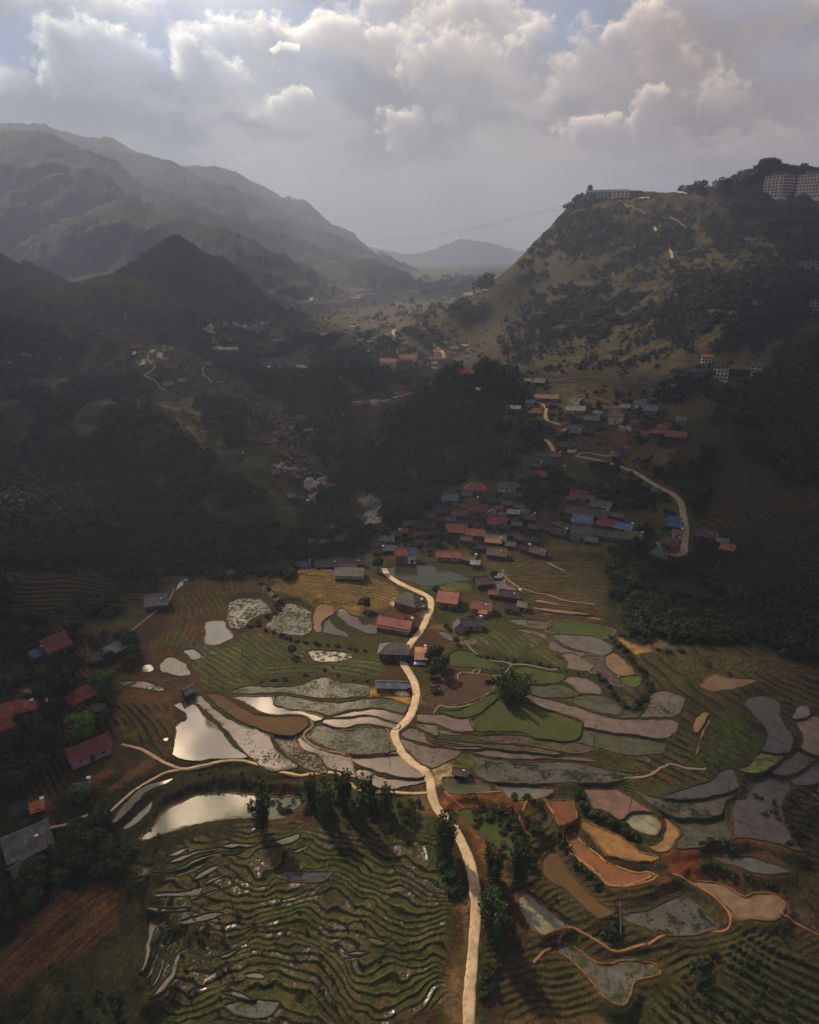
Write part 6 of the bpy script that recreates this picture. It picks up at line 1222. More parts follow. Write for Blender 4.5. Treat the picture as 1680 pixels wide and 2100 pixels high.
block(1210, 403, 9, 17, 0, 'stone', 'dark', 'square stone tower at the ridge-end building', 4, 1, 1, 1.0, 'flat', 'tower', near=1100, trim=False)
block(1272, 403, 30, 10, 12, 'white', 'bluegrey', 'pale gabled hall next to the ridge-end building', 2, 4, 1, .5, 'gable', 'hall', near=1100, trim=False)
block(1306, 398, 22, 5, 0, 'brick', 'rust', 'low brick-red building along the ridge line', 1, 4, 1, .5, 'flat', 'hall', near=1100, trim=False)
block(1322, 410, 16, 4, 0, 'white', 'pale', 'low white shed on the slope below the ridge line', 1, 3, 1, .5, 'gable', 'hall', near=1100, trim=False)
# round terraced villa under the dome hill
x, y, z = hit(1552, 366, near=1000); r = empty('terraced_villa', (x, y + 12, z - 1), 0, label='round-fronted villa with stacked pale terraces below the domed hilltop', cat='building')
for k in range(3):
    n_ = 24; a_ = [math.pi * (1 + i / (n_ - 1)) for i in range(n_)]; rad = 25 - k * 3; z0 = k * 5.0
    ring = [(math.cos(a) * rad, math.sin(a) * rad * .7) for a in a_]
    m_ = MB(); m_.add([(u, v, z0 + q_) for q_ in (3.6, 4.6) for u, v in ring], [tuple(range(n_))[::-1], tuple(range(n_, 2 * n_))] + [(i, (i + 1) % n_, (i + 1) % n_ + n_, i + n_) for i in range(n_)]); m_.build('terrace', wallmat('grey'), r)
    m_ = MB(); m_.add([(u * .88, v * .88, z0 + q_) for q_ in (-1.39, 3.6) for u, v in ring], [(i, (i + 1) % n_, (i + 1) % n_ + n_, i + n_) for i in range(n_)]); m_.build('wall', wallmat('stone'), r)

# ---- masts, poles, pylons
M_POLE = plain('pole_wood', (.10, .085, .07), .8); M_STEEL = plain('steel_lattice', (.12, .11, .11), .6)
def lattice(name, px, py, hpx, label, near=0, wid=.10, cat='mast'):
    x, y, z = hit(px, py, near=near); D = math.hypot(x, y); h = hpx * D / FPX; b = h * wid; r = empty(name, (x, y, z - 1), 0, label=label, cat=cat)
    th = D * .00028
    for sx, sy in ((-1, -1), (1, -1), (1, 1), (-1, 1)): MB().tube([(sx * b, sy * b, 0), (sx * b * .25, sy * b * .25, h)], th, 5).build('leg', M_STEEL, r)
    m_ = MB(); n_ = 8
    for k in range(n_):
        q0, q1 = 1 - .75 * k / n_, 1 - .75 * (k + 1) / n_; z0, z1 = h * k / n_, h * (k + 1) / n_
        c0 = [(-b * q0, -b * q0, z0), (b * q0, -b * q0, z0), (b * q0, b * q0, z0), (-b * q0, b * q0, z0)]; c1 = [(-b * q1, -b * q1, z1), (b * q1, -b * q1, z1), (b * q1, b * q1, z1), (-b * q1, b * q1, z1)]
        for i in range(4): m_.tube([c0[i], c1[(i + 1) % 4]], th * .6, 4); m_.tube([c1[i], c1[(i + 1) % 4]], th * .6, 4)
    m_.build('bracing', M_STEEL, r); MB().tube([(0, 0, h * .98), (0, 0, h * 1.12)], th * .7, 5).build('antenna', M_STEEL, r)
    return r
lattice('radio_mast', 1416, 384, 32, 'red-brown lattice radio mast on the wooded ridge bump', near=1000, wid=.05)
lattice('pylon', 944, 614, 28, 'lattice power pylon at the foot of the hillside by the far valley road', wid=.09, cat='pylon')
def pole(px, py, hpx, label, lean=0, pale=False, rad=.10, cross=False, group=None):
    x, y, z = hit(px, py); D = math.sqrt(x * x + y * y + (z - ZC) ** 2); dep = math.asin((ZC - z) / D); h = hpx * D / FPX / math.cos(dep)
    r = empty('utility_pole', (x, y, z - .5), 0, label=label, cat='pole', group=group); r.rotation_euler = (0, R(lean), 0)
    MB().tube([(0, 0, 0), (0, 0, h * .5), (0, 0, h + .5)], [rad * 1.2, rad, rad * .7], 7).build('shaft', plain('pale_concrete', (.4, .37, .33), .8) if pale else M_POLE, r)
    MB().box(-.6, .6, -.06, .06, h * .93, h * .93 + .12).build('cross_arm', M_POLE, r)
    return r
pole(1174, 1443, 35, 'thin dark pole standing at the edge of the long paddy below the bamboo thicket', lean=-1)
pole(1217, 1536, 48, 'dark pole in the wide green paddy, its foot at a muddy strip')
pole(1260, 1598, 28, 'short dark pole on the bank over the clay-rimmed ponds')
pole(1291, 1663, 50, 'slender leaning pole rising from the muddy pink pond', lean=3)
pole(1274, 1918, 52, 'pale leaning pole beside the round dark thicket', lean=-7, pale=True)
pole(498, 1345, 26, 'thin dark pole in the rippled green terraces above the great mirror paddy')
pole(113, 652, 60, 'thin lone mast on the misty hill crest', rad=.35)
pole(1124, 1320, 24, 'thin pole at the upper rim of the curved green terraces')
pole(1492, 1633, 30, 'thin dark pole between the weedy paddy and the dim mirror paddy')
pole(578, 1290, 26, 'thin pole by the half-flooded field under the ochre stubble')
pole(664, 1245, 20, 'thin pole beside the ochre stubble slope')
for px, py, lab in ((893, 1262, 'dark pole at the outer side of the bright road bend'), (868, 1345, 'dark pole by the roadside stalls'), (866, 1440, 'dark pole where the road narrows beside the soil field'), (800, 1545, 'dark pole on the inner verge of the road bend'),
                    (1405, 1018, 'pole on the outer side of the village road bend'), (1290, 957, 'pole beside the upper village road'), (1000, 1112, 'pole among the lower village roofs'), (1060, 1085, 'pole in the lane east of the village roofs'), (948, 1062, 'pole between the western village roofs'),
                    (1225, 1065, 'pole between the eastern village roofs'), (1110, 875, 'pole beside the pale upper track'), (740, 1190, 'pole at the edge of the ochre stubble yard'), (990, 1250, 'pole in front of the red house with the block annex')):
    pole(px, py, 22, lab, rad=.11)
# cable-car ropes slung from the ridge over the valley
def rope(pts, rad, label, name='cable'):
    p = catmull(np.array([P_y(*q) for q in pts]), 10, closed=False); o = MB().tube([tuple(v) for v in p], rad, 4).build(name, plain('steel_rope', (.05, .05, .05), .5)); tag(o, label, 'cable')
rope([(1190, 414, 1262), (1050, 447, 1500), (940, 472, 1750), (840, 488, 2050), (740, 494, 2400), (640, 490, 2800)], .22, 'upper rope of the cable car slung from the cliff top across the valley')
rope([(1190, 419, 1262), (1050, 452, 1500), (940, 477, 1750), (840, 493, 2050), (740, 499, 2400), (640, 495, 2800)], .22, 'lower rope of the cable car slung from the cliff top across the valley')
rope([(-60, 420, 1500), (40, 434, 1600), (130, 444, 1700), (240, 447, 1800)], .30, 'thin pale cable crossing in front of the misty blue mountain')

# ---- small things by the road: a boat-shaped tarpaulin, a blue sheet, water drums, people, motorbikes
x, y, z = hit(825, 1424); m_ = MB(); n_ = 14; rings = []
for k in range(9):
    t = k / 8; a = math.sin(math.pi * t) ** .7
    rings.append([((t - .5) * 5.2, -math.cos(math.pi * j / 6) * 1.35 * a, math.sin(math.pi * j / 6) * 1.1 * a) for j in range(7)])
m_.add([v for r_ in rings for v in r_], [(k * 7 + j, k * 7 + j + 1, (k + 1) * 7 + j + 1, (k + 1) * 7 + j) for k in range(8) for j in range(6)])
o = m_.build('covered_boat', plain('cream_tarpaulin', (.5, .42, .33), .7), None, True); o.location = (x, y, z); o.rotation_euler = (0, 0, R(-12)); tag(o, 'cream tarpaulin mound shaped like an upturned boat on the straw heap', 'tarpaulin')
x, y, z = hit(860, 1362); m_ = MB(); m_.add([(-2.1, -1.2, .5), (2.3, -1.1, .35), (2.0, 1.2, .9), (.4, 1.0, 1.7), (-1.4, 1.1, .8), (0, -.2, 1.2)], [(0, 1, 5), (1, 2, 5), (2, 3, 5), (3, 4, 5), (4, 0, 5)])
o = m_.build('tarpaulin', plain('blue_white_tarpaulin', (.28, .38, .6), .5)); o.location = (x, y, z); tag(o, 'crumpled blue and white tarpaulin on the yard below the roadside stalls', 'tarpaulin')
x, y, z = hit(824, 1411); o = MB().box(-3, 3, -.6, .6, 0, .5).add([(-3, -.6, .5), (3, -.6, .5), (3, .6, .8), (-3, .6, .8)], [(0, 1, 2, 3)]).build('tarpaulin', plain('blue_tarpaulin', (.03, .10, .34), .45)); o.location = (x, y, z); tag(o, 'flat blue tarpaulin along the foot of the long low shed', 'tarpaulin')
x, y, z = hit(893, 1598 - 12)
def person(px, py, shirt, label, face=0):
    x, y, z = hit(px, py); r = empty('person', (x, y, z + .12), R(face), label=label, cat='person')
    s = 1.0; m = bpy.data.meshes.new('body'); V = [(0, 0, .95), (0, 0, 1.2), (0, 0, 1.42), (0, 0, 1.52), (0, .02, 1.66), (.17, 0, 1.40), (.24, .02, 1.12), (.25, -.10, .86), (-.17, 0, 1.40), (-.24, -.02, 1.12), (-.25, .10, .86), (.10, 0, .90), (.11, -.14, .50), (.11, -.06, .06), (.11, -.20, .03), (-.10, 0, .90), (-.11, .10, .50), (-.11, .22, .08), (-.11, .10, .03)]
    E = [(0, 1), (1, 2), (2, 3), (3, 4), (2, 5), (5, 6), (6, 7), (2, 8), (8, 9), (9, 10), (0, 11), (11, 12), (12, 13), (13, 14), (0, 15), (15, 16), (16, 17), (17, 18)]
    Rr = [.15, .145, .15, .055, .105, .07, .045, .035, .07, .045, .035, .10, .065, .045, .04, .10, .065, .045, .04]
    m.from_pydata(V, E, []); o = link('body', m, r); sk = o.modifiers.new('skin', 'SKIN'); ly = m.skin_vertices[0] if m.skin_vertices else None
    if ly is None: bpy.context.view_layer.update(); ly = m.skin_vertices[0] if m.skin_vertices else None
    if ly:
        for i, q_ in enumerate(Rr): ly.data[i].radius = (q_, q_ * .8)
        ly.data[0].use_root = True
    sb = o.modifiers.new('sub', 'SUBSURF'); sb.levels = 1; sb.render_levels = 1
    m.materials.append(plain('dark_clothes_' + shirt, dict(black=(.02, .02, .025), navy=(.02, .03, .06), brown=(.06, .035, .02))[shirt], .8))
    hd = bpy.data.meshes.new('hair'); bm = bmesh.new(); bmesh.ops.create_uvsphere(bm, u_segments=10, v_segments=7, radius=.125); bm.to_mesh(hd); bm.free(); hd.materials.append(plain('black_hair', (.012, .01, .01), .6)); ho_ = link('hair', hd, r); ho_.location = (0, .03, 1.70)
    return r
person(870, 1299, 'black', 'dark-clothed person walking up the bright road near the red double-roofed house', 20)
person(852, 1325, 'navy', 'person in dark clothes walking the bright road beside the roadside stalls', 200)
person(882, 1583, 'brown', 'small dark-clothed person at the road edge above the field hut track', 90)
# ------------------------------------------------------------------ trees, bamboo, shrubs
def leafmat(name, c, v=.35):
    def f(N, b):
        p = geo(N); oi = N.n('ShaderNodeObjectInfo').outputs['Random']; n = N.noise(p, .9, 4, .6)
        k = N.m('MULTIPLY', N.smooth(n, .3, .7, 1 - v, 1 + v), N.m('MULTIPLY_ADD', oi, .5, .75))
        s = N.n('ShaderNodeVectorMath', operation='SCALE'); s.inputs[0].default_value = c; N.l(k, s.inputs['Scale']); N.l(s.outputs[0], b.inputs['Base Color'])
        b.inputs['Roughness'].default_value = .6; b.inputs['Specular IOR Level'].default_value = .08
    return principled(name, f)
M_BARK = plain('bark', (.05, .038, .028), .9)
M_LEAF = leafmat('leaves_dark', (.024, .037, .013)); M_LEAF2 = leafmat('leaves_mid', (.034, .050, .015)); M_LIME = leafmat('leaves_bright', (.055, .095, .014)); M_BAM = leafmat('bamboo_leaves', (.035, .052, .016)); M_FOR = leafmat('forest_leaves', (.026, .037, .014), .55)
def leafquads(cen, nor, size, g):
    n = len(cen); nor = nor / np.linalg.norm(nor, axis=1, keepdims=True); up = g.normal(size=(n, 3)); t = np.cross(nor, up); t /= np.linalg.norm(t, axis=1, keepdims=True); b = np.cross(nor, t)
    s = size[:, None]; asp = (.55 + .5 * g.random(n))[:, None]
    q = np.stack([cen - t * s - b * s * asp * .6, cen + t * s * .5 - b * s * asp, cen + t * s + b * s * asp * .5, cen - t * s * .4 + b * s * asp], 1)
    return q.reshape(-1, 3)
def crown(lobes, n, size, seed, fill=.35):
    g = np.random.default_rng(seed); out = []; tot = sum(l[3] ** 2 for l in lobes)
    for (x, y, z, r, sq) in lobes:
        m = int(n * r * r / tot); u = g.normal(size=(m, 3)); u /= np.linalg.norm(u, axis=1, keepdims=True); u[:, 2] = np.where(u[:, 2] < -.55, -u[:, 2], u[:, 2])
        rad = r * (1 - fill * g.random(m) ** 1.5) * (1 + .22 * (vn(u[:, 0] * 2.2 + seed + x, u[:, 1] * 2.2 + u[:, 2] * 1.7, seed) - .5) * 2)
        c = u * rad[:, None] * np.array([1, 1, sq]) + np.array([x, y, z])
        out.append(leafquads(c, u * .8 + g.normal(size=(m, 3)) * .55 + [0, 0, .35], size * (.6 + .8 * g.random(m)), g))
    return np.concatenate(out)
def quadmesh(name, V, mat):
    m = bpy.data.meshes.new(name); raw_mesh(m, V, np.arange(len(V)).reshape(-1, 4)); m.materials.append(mat); return m
def trunk(h, r, seed, limbs=5):
    g = random.Random(seed); mb = MB(); top = (g.uniform(-.3, .3), g.uniform(-.3, .3), h)
    mb.tube([(0, 0, -.6), (g.uniform(-.1, .1), 0, h * .4), top], [r * 1.25, r * .85, r * .5], 7)
    for k in range(limbs):
        a = 2 * math.pi * k / limbs + g.random(); L = h * g.uniform(.5, .8); z0 = h * g.uniform(.5, .9)
        mb.tube([(0, 0, z0), (math.cos(a) * L * .45, math.sin(a) * L * .45, z0 + L * .35), (math.cos(a) * L * .8, math.sin(a) * L * .8, z0 + L * .75)], [r * .45, r * .3, r * .12], 5)
    return mb.mesh('trunk', M_BARK)
PROTO = {}
def mk_broad(key, seed, n, mat, H_=7.0, W_=3.0):
    g = random.Random(seed); lobes = [(0, 0, H_ * .66, W_ * .75, .85)]
    for k in range(7): a = k * 2.4 + g.random(); q = g.uniform(.35, .75); lobes.append((math.cos(a) * W_ * q, math.sin(a) * W_ * q, H_ * g.uniform(.45, .82), W_ * g.uniform(.32, .52), g.uniform(.7, .95)))
    PROTO[key] = (trunk(H_ * .5, W_ * .075, seed), quadmesh('crown', crown(lobes, n, .34 * W_ / 3, seed), mat))
for k in range(4): mk_broad('broad%d' % k, 50 + k, 1500, (M_LEAF, M_LEAF2)[k % 2], 7 + k * .4, 3.0)
mk_broad('lime', 61, 1500, M_LIME, 6.0, 3.2)
def mk_bush(key, seed):
    g = random.Random(seed); lobes = [(g.uniform(-.7, .7), g.uniform(-.5, .5), g.uniform(.35, .9), g.uniform(.5, .85), .8) for _ in range(4)]
    PROTO[key] = (trunk(.9, .06, seed, 4), quadmesh('crown', crown(lobes, 260, .20, seed), (M_LEAF, M_LEAF2)[seed % 2]))
for k in range(3): mk_bush('bush%d' % k, 70 + k)
def mk_bamboo(key, seed, H_=11.0, n=26, spread=2.6, dens=60):
    g = np.random.default_rng(seed); mb = MB(); Q = []
    for k in range(n):
        a = g.random() * 6.28; r0 = g.random() ** .6 * spread * .45; hh = H_ * g.uniform(.65, 1.05); lean = g.uniform(.1, .42) * spread; bx, by = math.cos(a) * r0, math.sin(a) * r0
        pts = [(bx + math.cos(a) * lean * t ** 2.4 * 1.2, by + math.sin(a) * lean * t ** 2.4 * 1.2, -0.5 + (hh + .5) * (t - .06 * t ** 4)) for t in np.linspace(0, 1, 7)]
        mb.tube(pts, [.055, .052, .048, .042, .034, .024, .012], 4)
        m = dens; t = .22 + .78 * g.random(m) ** .8; P = np.array([[np.interp(tt, np.linspace(0, 1, 7), [p[j] for p in pts]) for j in range(3)] for tt in t])
        P += g.normal(size=(m, 3)) * np.array([.34, .34, .25]) * (1.25 - t[:, None] * .6); Q.append(leafquads(P, g.normal(size=(m, 3)) + [0, 0, .3], .20 * (.6 + .9 * g.random(m)), g))
    PROTO[key] = (mb.mesh('culm_clump', plain('bamboo_culm', (.07, .075, .03), .6)), quadmesh('crown', np.concatenate(Q), M_BAM))
for k in range(3): mk_bamboo('bamboo%d' % k, 80 + k)
mk_bamboo('thicket', 90, 9.0, 60, 7.0, 70)
def mk_conifer(key, seed):
    g = np.random.default_rng(seed); Q = []
    for k in range(14):
        z = 1.5 + k * .75; r = 1.7 * (1 - k / 15) + .15; m = int(18 + 60 * r); a = g.random(m) * 6.28; rr = r * g.random(m) ** .5
        Q.append(leafquads(np.stack([np.cos(a) * rr, np.sin(a) * rr, z - rr * .35 + g.normal(size=m) * .12], -1), np.stack([np.cos(a), np.sin(a), np.ones(m) * 1.2], -1) + g.normal(size=(m, 3)) * .4, .26 * (.6 + .8 * g.random(m)), g))
    PROTO[key] = (trunk(10, .14, seed, 0), quadmesh('crown', np.concatenate(Q), M_LEAF))
mk_conifer('conifer0', 95)
NAMES = {'broad': ('tree', 'tree'), 'lime': ('tree', 'tree'), 'bush': ('shrub', 'shrub'), 'bamboo': ('bamboo_clump', 'bamboo'), 'thicket': ('bamboo_clump', 'bamboo'), 'conifer': ('conifer_tree', 'conifer')}
ntree = [0]
def plant(key, x, y, s, label, group=None, z=None, sz=None):
    k0 = key.rstrip('0123456789'); nm, cat = NAMES[k0]
    if z is None: z = float(look(Z, x, y))
    tr_, cr_ = PROTO[key]; r = empty(nm, (x, y, z - .1), random.uniform(0, 6.28), label=label, cat=cat, group=group); r.scale = (s, s, (sz or s) * random.uniform(.9, 1.1))
    link(tr_.name.split('.')[0], tr_, r); link('crown', cr_, r); ntree[0] += 1; return r
def plantpx(key, px, py, hpx, label, group=None, base=True):
    """stand a plant with its foot at a pixel, hpx tall in the photograph"""
    x, y, z = hit(px, py); D = math.sqrt(x * x + y * y + (z - ZC) ** 2); dep = math.asin((ZC - z) / D)
    h0 = dict(broad=8.2, lime=7.5, bush=1.7, bamboo=11.0, thicket=9.0, conifer=12.0)[key.rstrip('0123456789')]
    s = hpx * D / FPX / (h0 * math.cos(dep) + 1.5 * math.sin(dep)); return plant(key, x, y, s, label, group, z)
# the ones a viewer would pick out
ONE = [('thicket', 1050, 1437, 62, 'dense round bamboo thicket standing alone among the green paddies'), ('bamboo0', 705, 1660, 86, 'tallest bamboo clump of the dark grove under the path, in its middle'), ('bamboo1', 638, 1650, 62, 'bamboo clump at the western end of the dark grove under the path'),
       ('bamboo2', 752, 1655, 66, 'slim bamboo clump against the pale triangular paddy'), ('bamboo0', 795, 1675, 68, 'bamboo clump at the eastern end of the dark grove'), ('bamboo1', 538, 1712, 88, 'single bamboo clump standing at the rim of the long green pond'),
       ('bamboo2', 668, 1690, 80, 'low dark bamboo filling the middle of the grove'), ('bamboo2', 915, 1755, 82, 'bamboo leaning over the road bend below the junction'), ('bamboo0', 905, 1742, 60, 'short bamboo clump on the verge just above the road bend'), ('bamboo1', 1012, 1815, 80, 'bamboo clump by the road beside the green field'), ('bamboo2', 1065, 1812, 80, 'bamboo clump at the tip of the green field'),
       ('bamboo0', 1012, 1945, 84, 'big bamboo clump beside the straight road near the grey pond'), ('bamboo2', 1000, 1905, 70, 'thin bamboo leaning toward the road above the big clump'), ('bamboo1', 740, 1700, 80, 'bamboo clump at the foot of the dark grove'),
       ('broad1', 748, 1252, 34, 'round green tree beside the ochre stubble field'), ('lime', 173, 1518, 62, 'bright lime-green round tree above the long farmhouse'), ('lime', 212, 1416, 48, 'narrow lime-green tree beside the crimson-roofed house'), ('lime', 163, 1648, 38, 'lime-green bush-like tree below the grey hut roof'),
       ('broad0', 775, 1172, 34, 'leafy tree at the corner between the dark pond and the grey house'), ('broad2', 893, 1365, 46, 'tall dark tree behind the blue and white tarpaulin'), ('broad3', 905, 1388, 44, 'dark tree on the bank east of the road bend'), ('broad1', 884, 1390, 30, 'low dark tree beside the road bend'),
       ('broad1', 936, 1321, 17, 'small bright round tree by the two little white ponds'), ('bush0', 1004, 1402, 18, 'shrub beside the bamboo thicket on the stone path'), ('conifer0', 120, 1445, 60, 'dark pine-like tree in front of the olive pond'), ('broad0', 125, 1440, 56, 'dark spreading tree against the olive pond'),
       ('broad2', 1012, 1190, 26, 'tree between the brown farmhouse and the square white pond'), ('broad3', 895, 1225, 26, 'tree in the gap between the slate house and the tall red-roofed one'),
       ('broad0', 600, 1345, 28, 'dark clump of trees on the mound in the green terraces, western one'), ('broad3', 1450, 960, 50, 'dark solitary tree on the terraced slope above the bend road'), ('conifer0', 1403, 390, 14, 'pointed tree by the radio mast'), ('conifer0', 1425, 390, 13, 'small pointed tree just past the radio mast')]
for k, px, py, h, lab in ONE: plantpx(k, px, py, h, lab)
# trees and shrubs in groups: (trace, how many, kinds, height px range, label, group)
B4 = ['broad0', 'broad1', 'broad2', 'broad3']; BU = ['bush0', 'bush1', 'bush2']
def along(s, n, kinds, h, lab, grp, jit=3):
    p = ptsof(s); p = resample(catmull(p, 6, closed=False), 2); 
    for i in range(n):
        q = p[int((i + random.random()) / n * (len(p) - 1))]; plantpx(random.choice(kinds), q[0] + random.uniform(-jit, jit), q[1] + random.uniform(-jit, jit), random.uniform(*h), lab, grp)
def clear(x, y): return all((x - a) ** 2 + (y - b) ** 2 > (c + 1.5) ** 2 for a, b, c in GLOBAL_HOUSES) and min(min(np.hypot(p[:, 0] - x, p[:, 1] - y).min() - wd for k_, m_, p, wd in road_lines[:6]), 9) > 1.2
def dry(x, y):
    for p, lev, mt, bd, Dm in paddies:
        if mt in ('mirror', 'satin', 'gold', 'sparse', 'tealmirror', 'cool', 'deep') and abs(p[0, 0] - x) < 60 and abs(p[0, 1] - y) < 60 and inside(p, np.array([x]), np.array([y]))[0]: return False
    return True
def within(s, n, kinds, h, lab, grp):
    p = ptsof(s); x0, y0 = p.min(0); x1, y1 = p.max(0); k = 0; tries = 0
    while k < n and tries < n * 60:
        tries += 1; qx, qy = random.uniform(x0, x1), random.uniform(y0, y1)
        if not inside(p, np.array([qx]), np.array([qy]))[0]: continue
        g_ = hit(qx, qy)
        if not (clear(g_[0], g_[1]) and dry(g_[0], g_[1])): continue
        plantpx(random.choice(kinds), qx, qy, random.uniform(*h), lab, grp); k += 1
along("C235,195 300,250 360,310 410,380 460,440 500,510 500,570 460,640 420,670", 16, BU, (12, 18), 'dark shrub in the hedge curling round the tawny paddy', 'shrubs round the tawny paddy', 2)
along("C300,180 400,190 500,230 600,290 760,300", 9, BU, (9, 14), 'dark shrub on the bank above the tawny paddy', 'shrubs above the tawny paddy', 2)
along("C170,460 220,530 280,620 380,690 460,680", 10, BU, (11, 16), 'dark shrub below the stone-lined field path', 'shrubs below the stone-lined path', 2)
along("A630,360 680,400 800,440 930,485 1050,490 1200,510 1300,530", 14, BU, (9, 14), 'dark shrub along the bund above the green terraces', 'shrubs along the bund', 2)
along("A600,380 680,340 760,290 790,260 700,170 650,130", 10, BU, (10, 14), 'dark shrub on the curling bank between half-flooded fields', 'shrubs between the half-flooded fields', 2)
along("A620,700 750,690 880,665 1010,640 1060,600 1120,670 1290,700", 12, BU, (6, 10), 'low shrub on the dark bund across the green terraces', 'shrubs on the dark bund', 2)
along("B620,650 800,680 960,690 1100,720 1200,740 1300,760 1400,780", 12, BU, (7, 11), 'shrub along the stone-lined field path', 'shrubs along the stone-lined path', 2)
along("F1040,150 1050,230 1120,290 1200,330 1300,380 1400,440 1440,460", 14, BU, (16, 24), 'dense dark shrub on the bank of the muddy pink pond', 'shrubs banked along the pink pond', 2)
along("F900,400 940,560 1050,680 1150,760 1160,850", 10, BU, (14, 20), 'dark shrub on the bank under the orange pond', 'shrubs under the orange pond', 3)
along("F560,190 620,200 680,190 720,240", 5, BU, (12, 18), 'dark shrub at the rim of the teal pond', 'shrubs at the teal pond', 2)
along("G760,500 850,480 960,490 1040,520", 6, BU, (12, 18), 'dark shrub above the narrow grey pond', 'shrubs above the narrow grey pond', 2)
along("G760,640 900,680 1050,740 1200,760 1350,820", 9, BU, (12, 18), 'dark shrub between the grey and silty ponds', 'shrubs between the grey and silty ponds', 3)
along("A580,120 520,60 640,90 700,60", 5, B4, (16, 24), 'bushy tree at the brink of the plateau', 'trees at the brink of the plateau', 3)
within("G60,1050 170,1080 180,1200 60,1210", 5, BU, (18, 26), 'dark rounded shrub in the thicket by the pale leaning pole', 'shrubs by the pale leaning pole')
within("G650,1400 900,1300 940,1360 800,1560 680,1560", 8, BU, (14, 22), 'grey-green shrub in the band across the dim terraces', 'shrubs across the dim terraces')
within("D230,500 700,500 860,640 900,800 780,900 480,880 380,780 350,640", 22, B4, (28, 48), 'dark broad-leaved tree in the wood behind the big grey farm building', 'trees of the wood by the farm building')
within("D0,800 330,820 480,870 300,1050 100,1160 0,1230", 10, B4, (30, 50), 'dark broad-leaved tree below the small grey shed', 'trees below the small grey shed')
within("L0,1080 470,1100 440,1400 330,1560 0,1680", 20, B4, (32, 54), 'dark broad-leaved tree in the wood beside the long farmhouse', 'trees beside the long farmhouse')
within("L0,300 330,330 560,420 560,560 620,700 500,760 0,770", 20, B4, (20, 34), 'dark broad-leaved tree around the dark red farmhouse', 'trees around the dark red farmhouse')
within("L760,540 960,600 980,700 800,780 720,700", 8, B4, (26, 38), 'dark tree beside the steel-blue roof', 'trees beside the steel-blue roof')
within("L420,960 700,940 820,1000 760,1150 640,1180", 8, BU + B4, (24, 40), 'dark tree around the lime-green one', 'trees around the lime-green tree')
within("V860,520 1000,520 1000,600 880,620 830,600", 6, B4, (18, 26), 'village tree between the long dark roof and the pond terrace', 'trees above the pond terrace')
within("V640,400 780,400 800,470 700,520 620,480", 8, B4, (24, 34), 'tree of the grove between gorge and village', 'trees between gorge and village')
within("U640,800 860,790 880,960 760,1000 640,960", 14, B4, (30, 46), 'dark tree of the grove in the middle of the village', 'trees of the village grove')
within("U1000,740 1230,740 1200,830 1000,800", 8, B4, (22, 32), 'tree of the grove above the eastern village', 'trees above the eastern village')
within("U1100,1180 1300,1150 1360,1260 1200,1330 1120,1400", 10, B4, (24, 36), 'dark tree of the clump under the teal tower house', 'trees under the teal tower house')
within("R500,720 700,680 780,800 760,960 600,960 480,840", 12, B4, (26, 42), 'tree of the dark clump at the end of the golden strips', 'trees at the end of the golden strips')
within("X985,1070 1100,1060 1110,1130 1050,1150 990,1120", 6, BU + B4, (14, 22), 'small village tree among the lower roofs', 'small trees among the lower roofs')
within("X880,1030 1080,1010 1090,1110 900,1110", 10, BU, (10, 16), 'garden shrub between village roofs', 'garden shrubs of the village')
within("X930,1240 1010,1250 1000,1280 900,1300", 5, BU, (10, 15), 'shrub near the grey L-shaped house', 'shrubs near the grey L-shaped house')
within("F60,560 180,640 260,800 200,860 60,800", 6, BU + ['broad1'], (22, 36), 'dark bush on the verge west of the straight road', 'bushes west of the straight road')
within("F330,850 520,850 560,1150 400,1250 360,1100", 10, BU + ['broad1'], (24, 40), 'dark bush on the verge east of the straight road', 'bushes east of the straight road')
within("F340,1350 420,1350 400,1600 330,1650", 6, BU, (18, 28), 'dark bush at the lower verge of the straight road', 'bushes at the lower verge')
within("E600,200 1100,260 1150,440 1000,430 640,420", 10, BU + ['broad0', 'broad2'], (16, 30), 'dark undergrowth tree in the bamboo grove', 'trees in the bamboo grove')
within("D480,1600 900,1600 1020,1700 900,1790 520,1760", 7, BU, (11, 18), 'dark bush in the hollow below the winding terraces', 'bushes in the hollow')
print('individual plants', ntree[0])

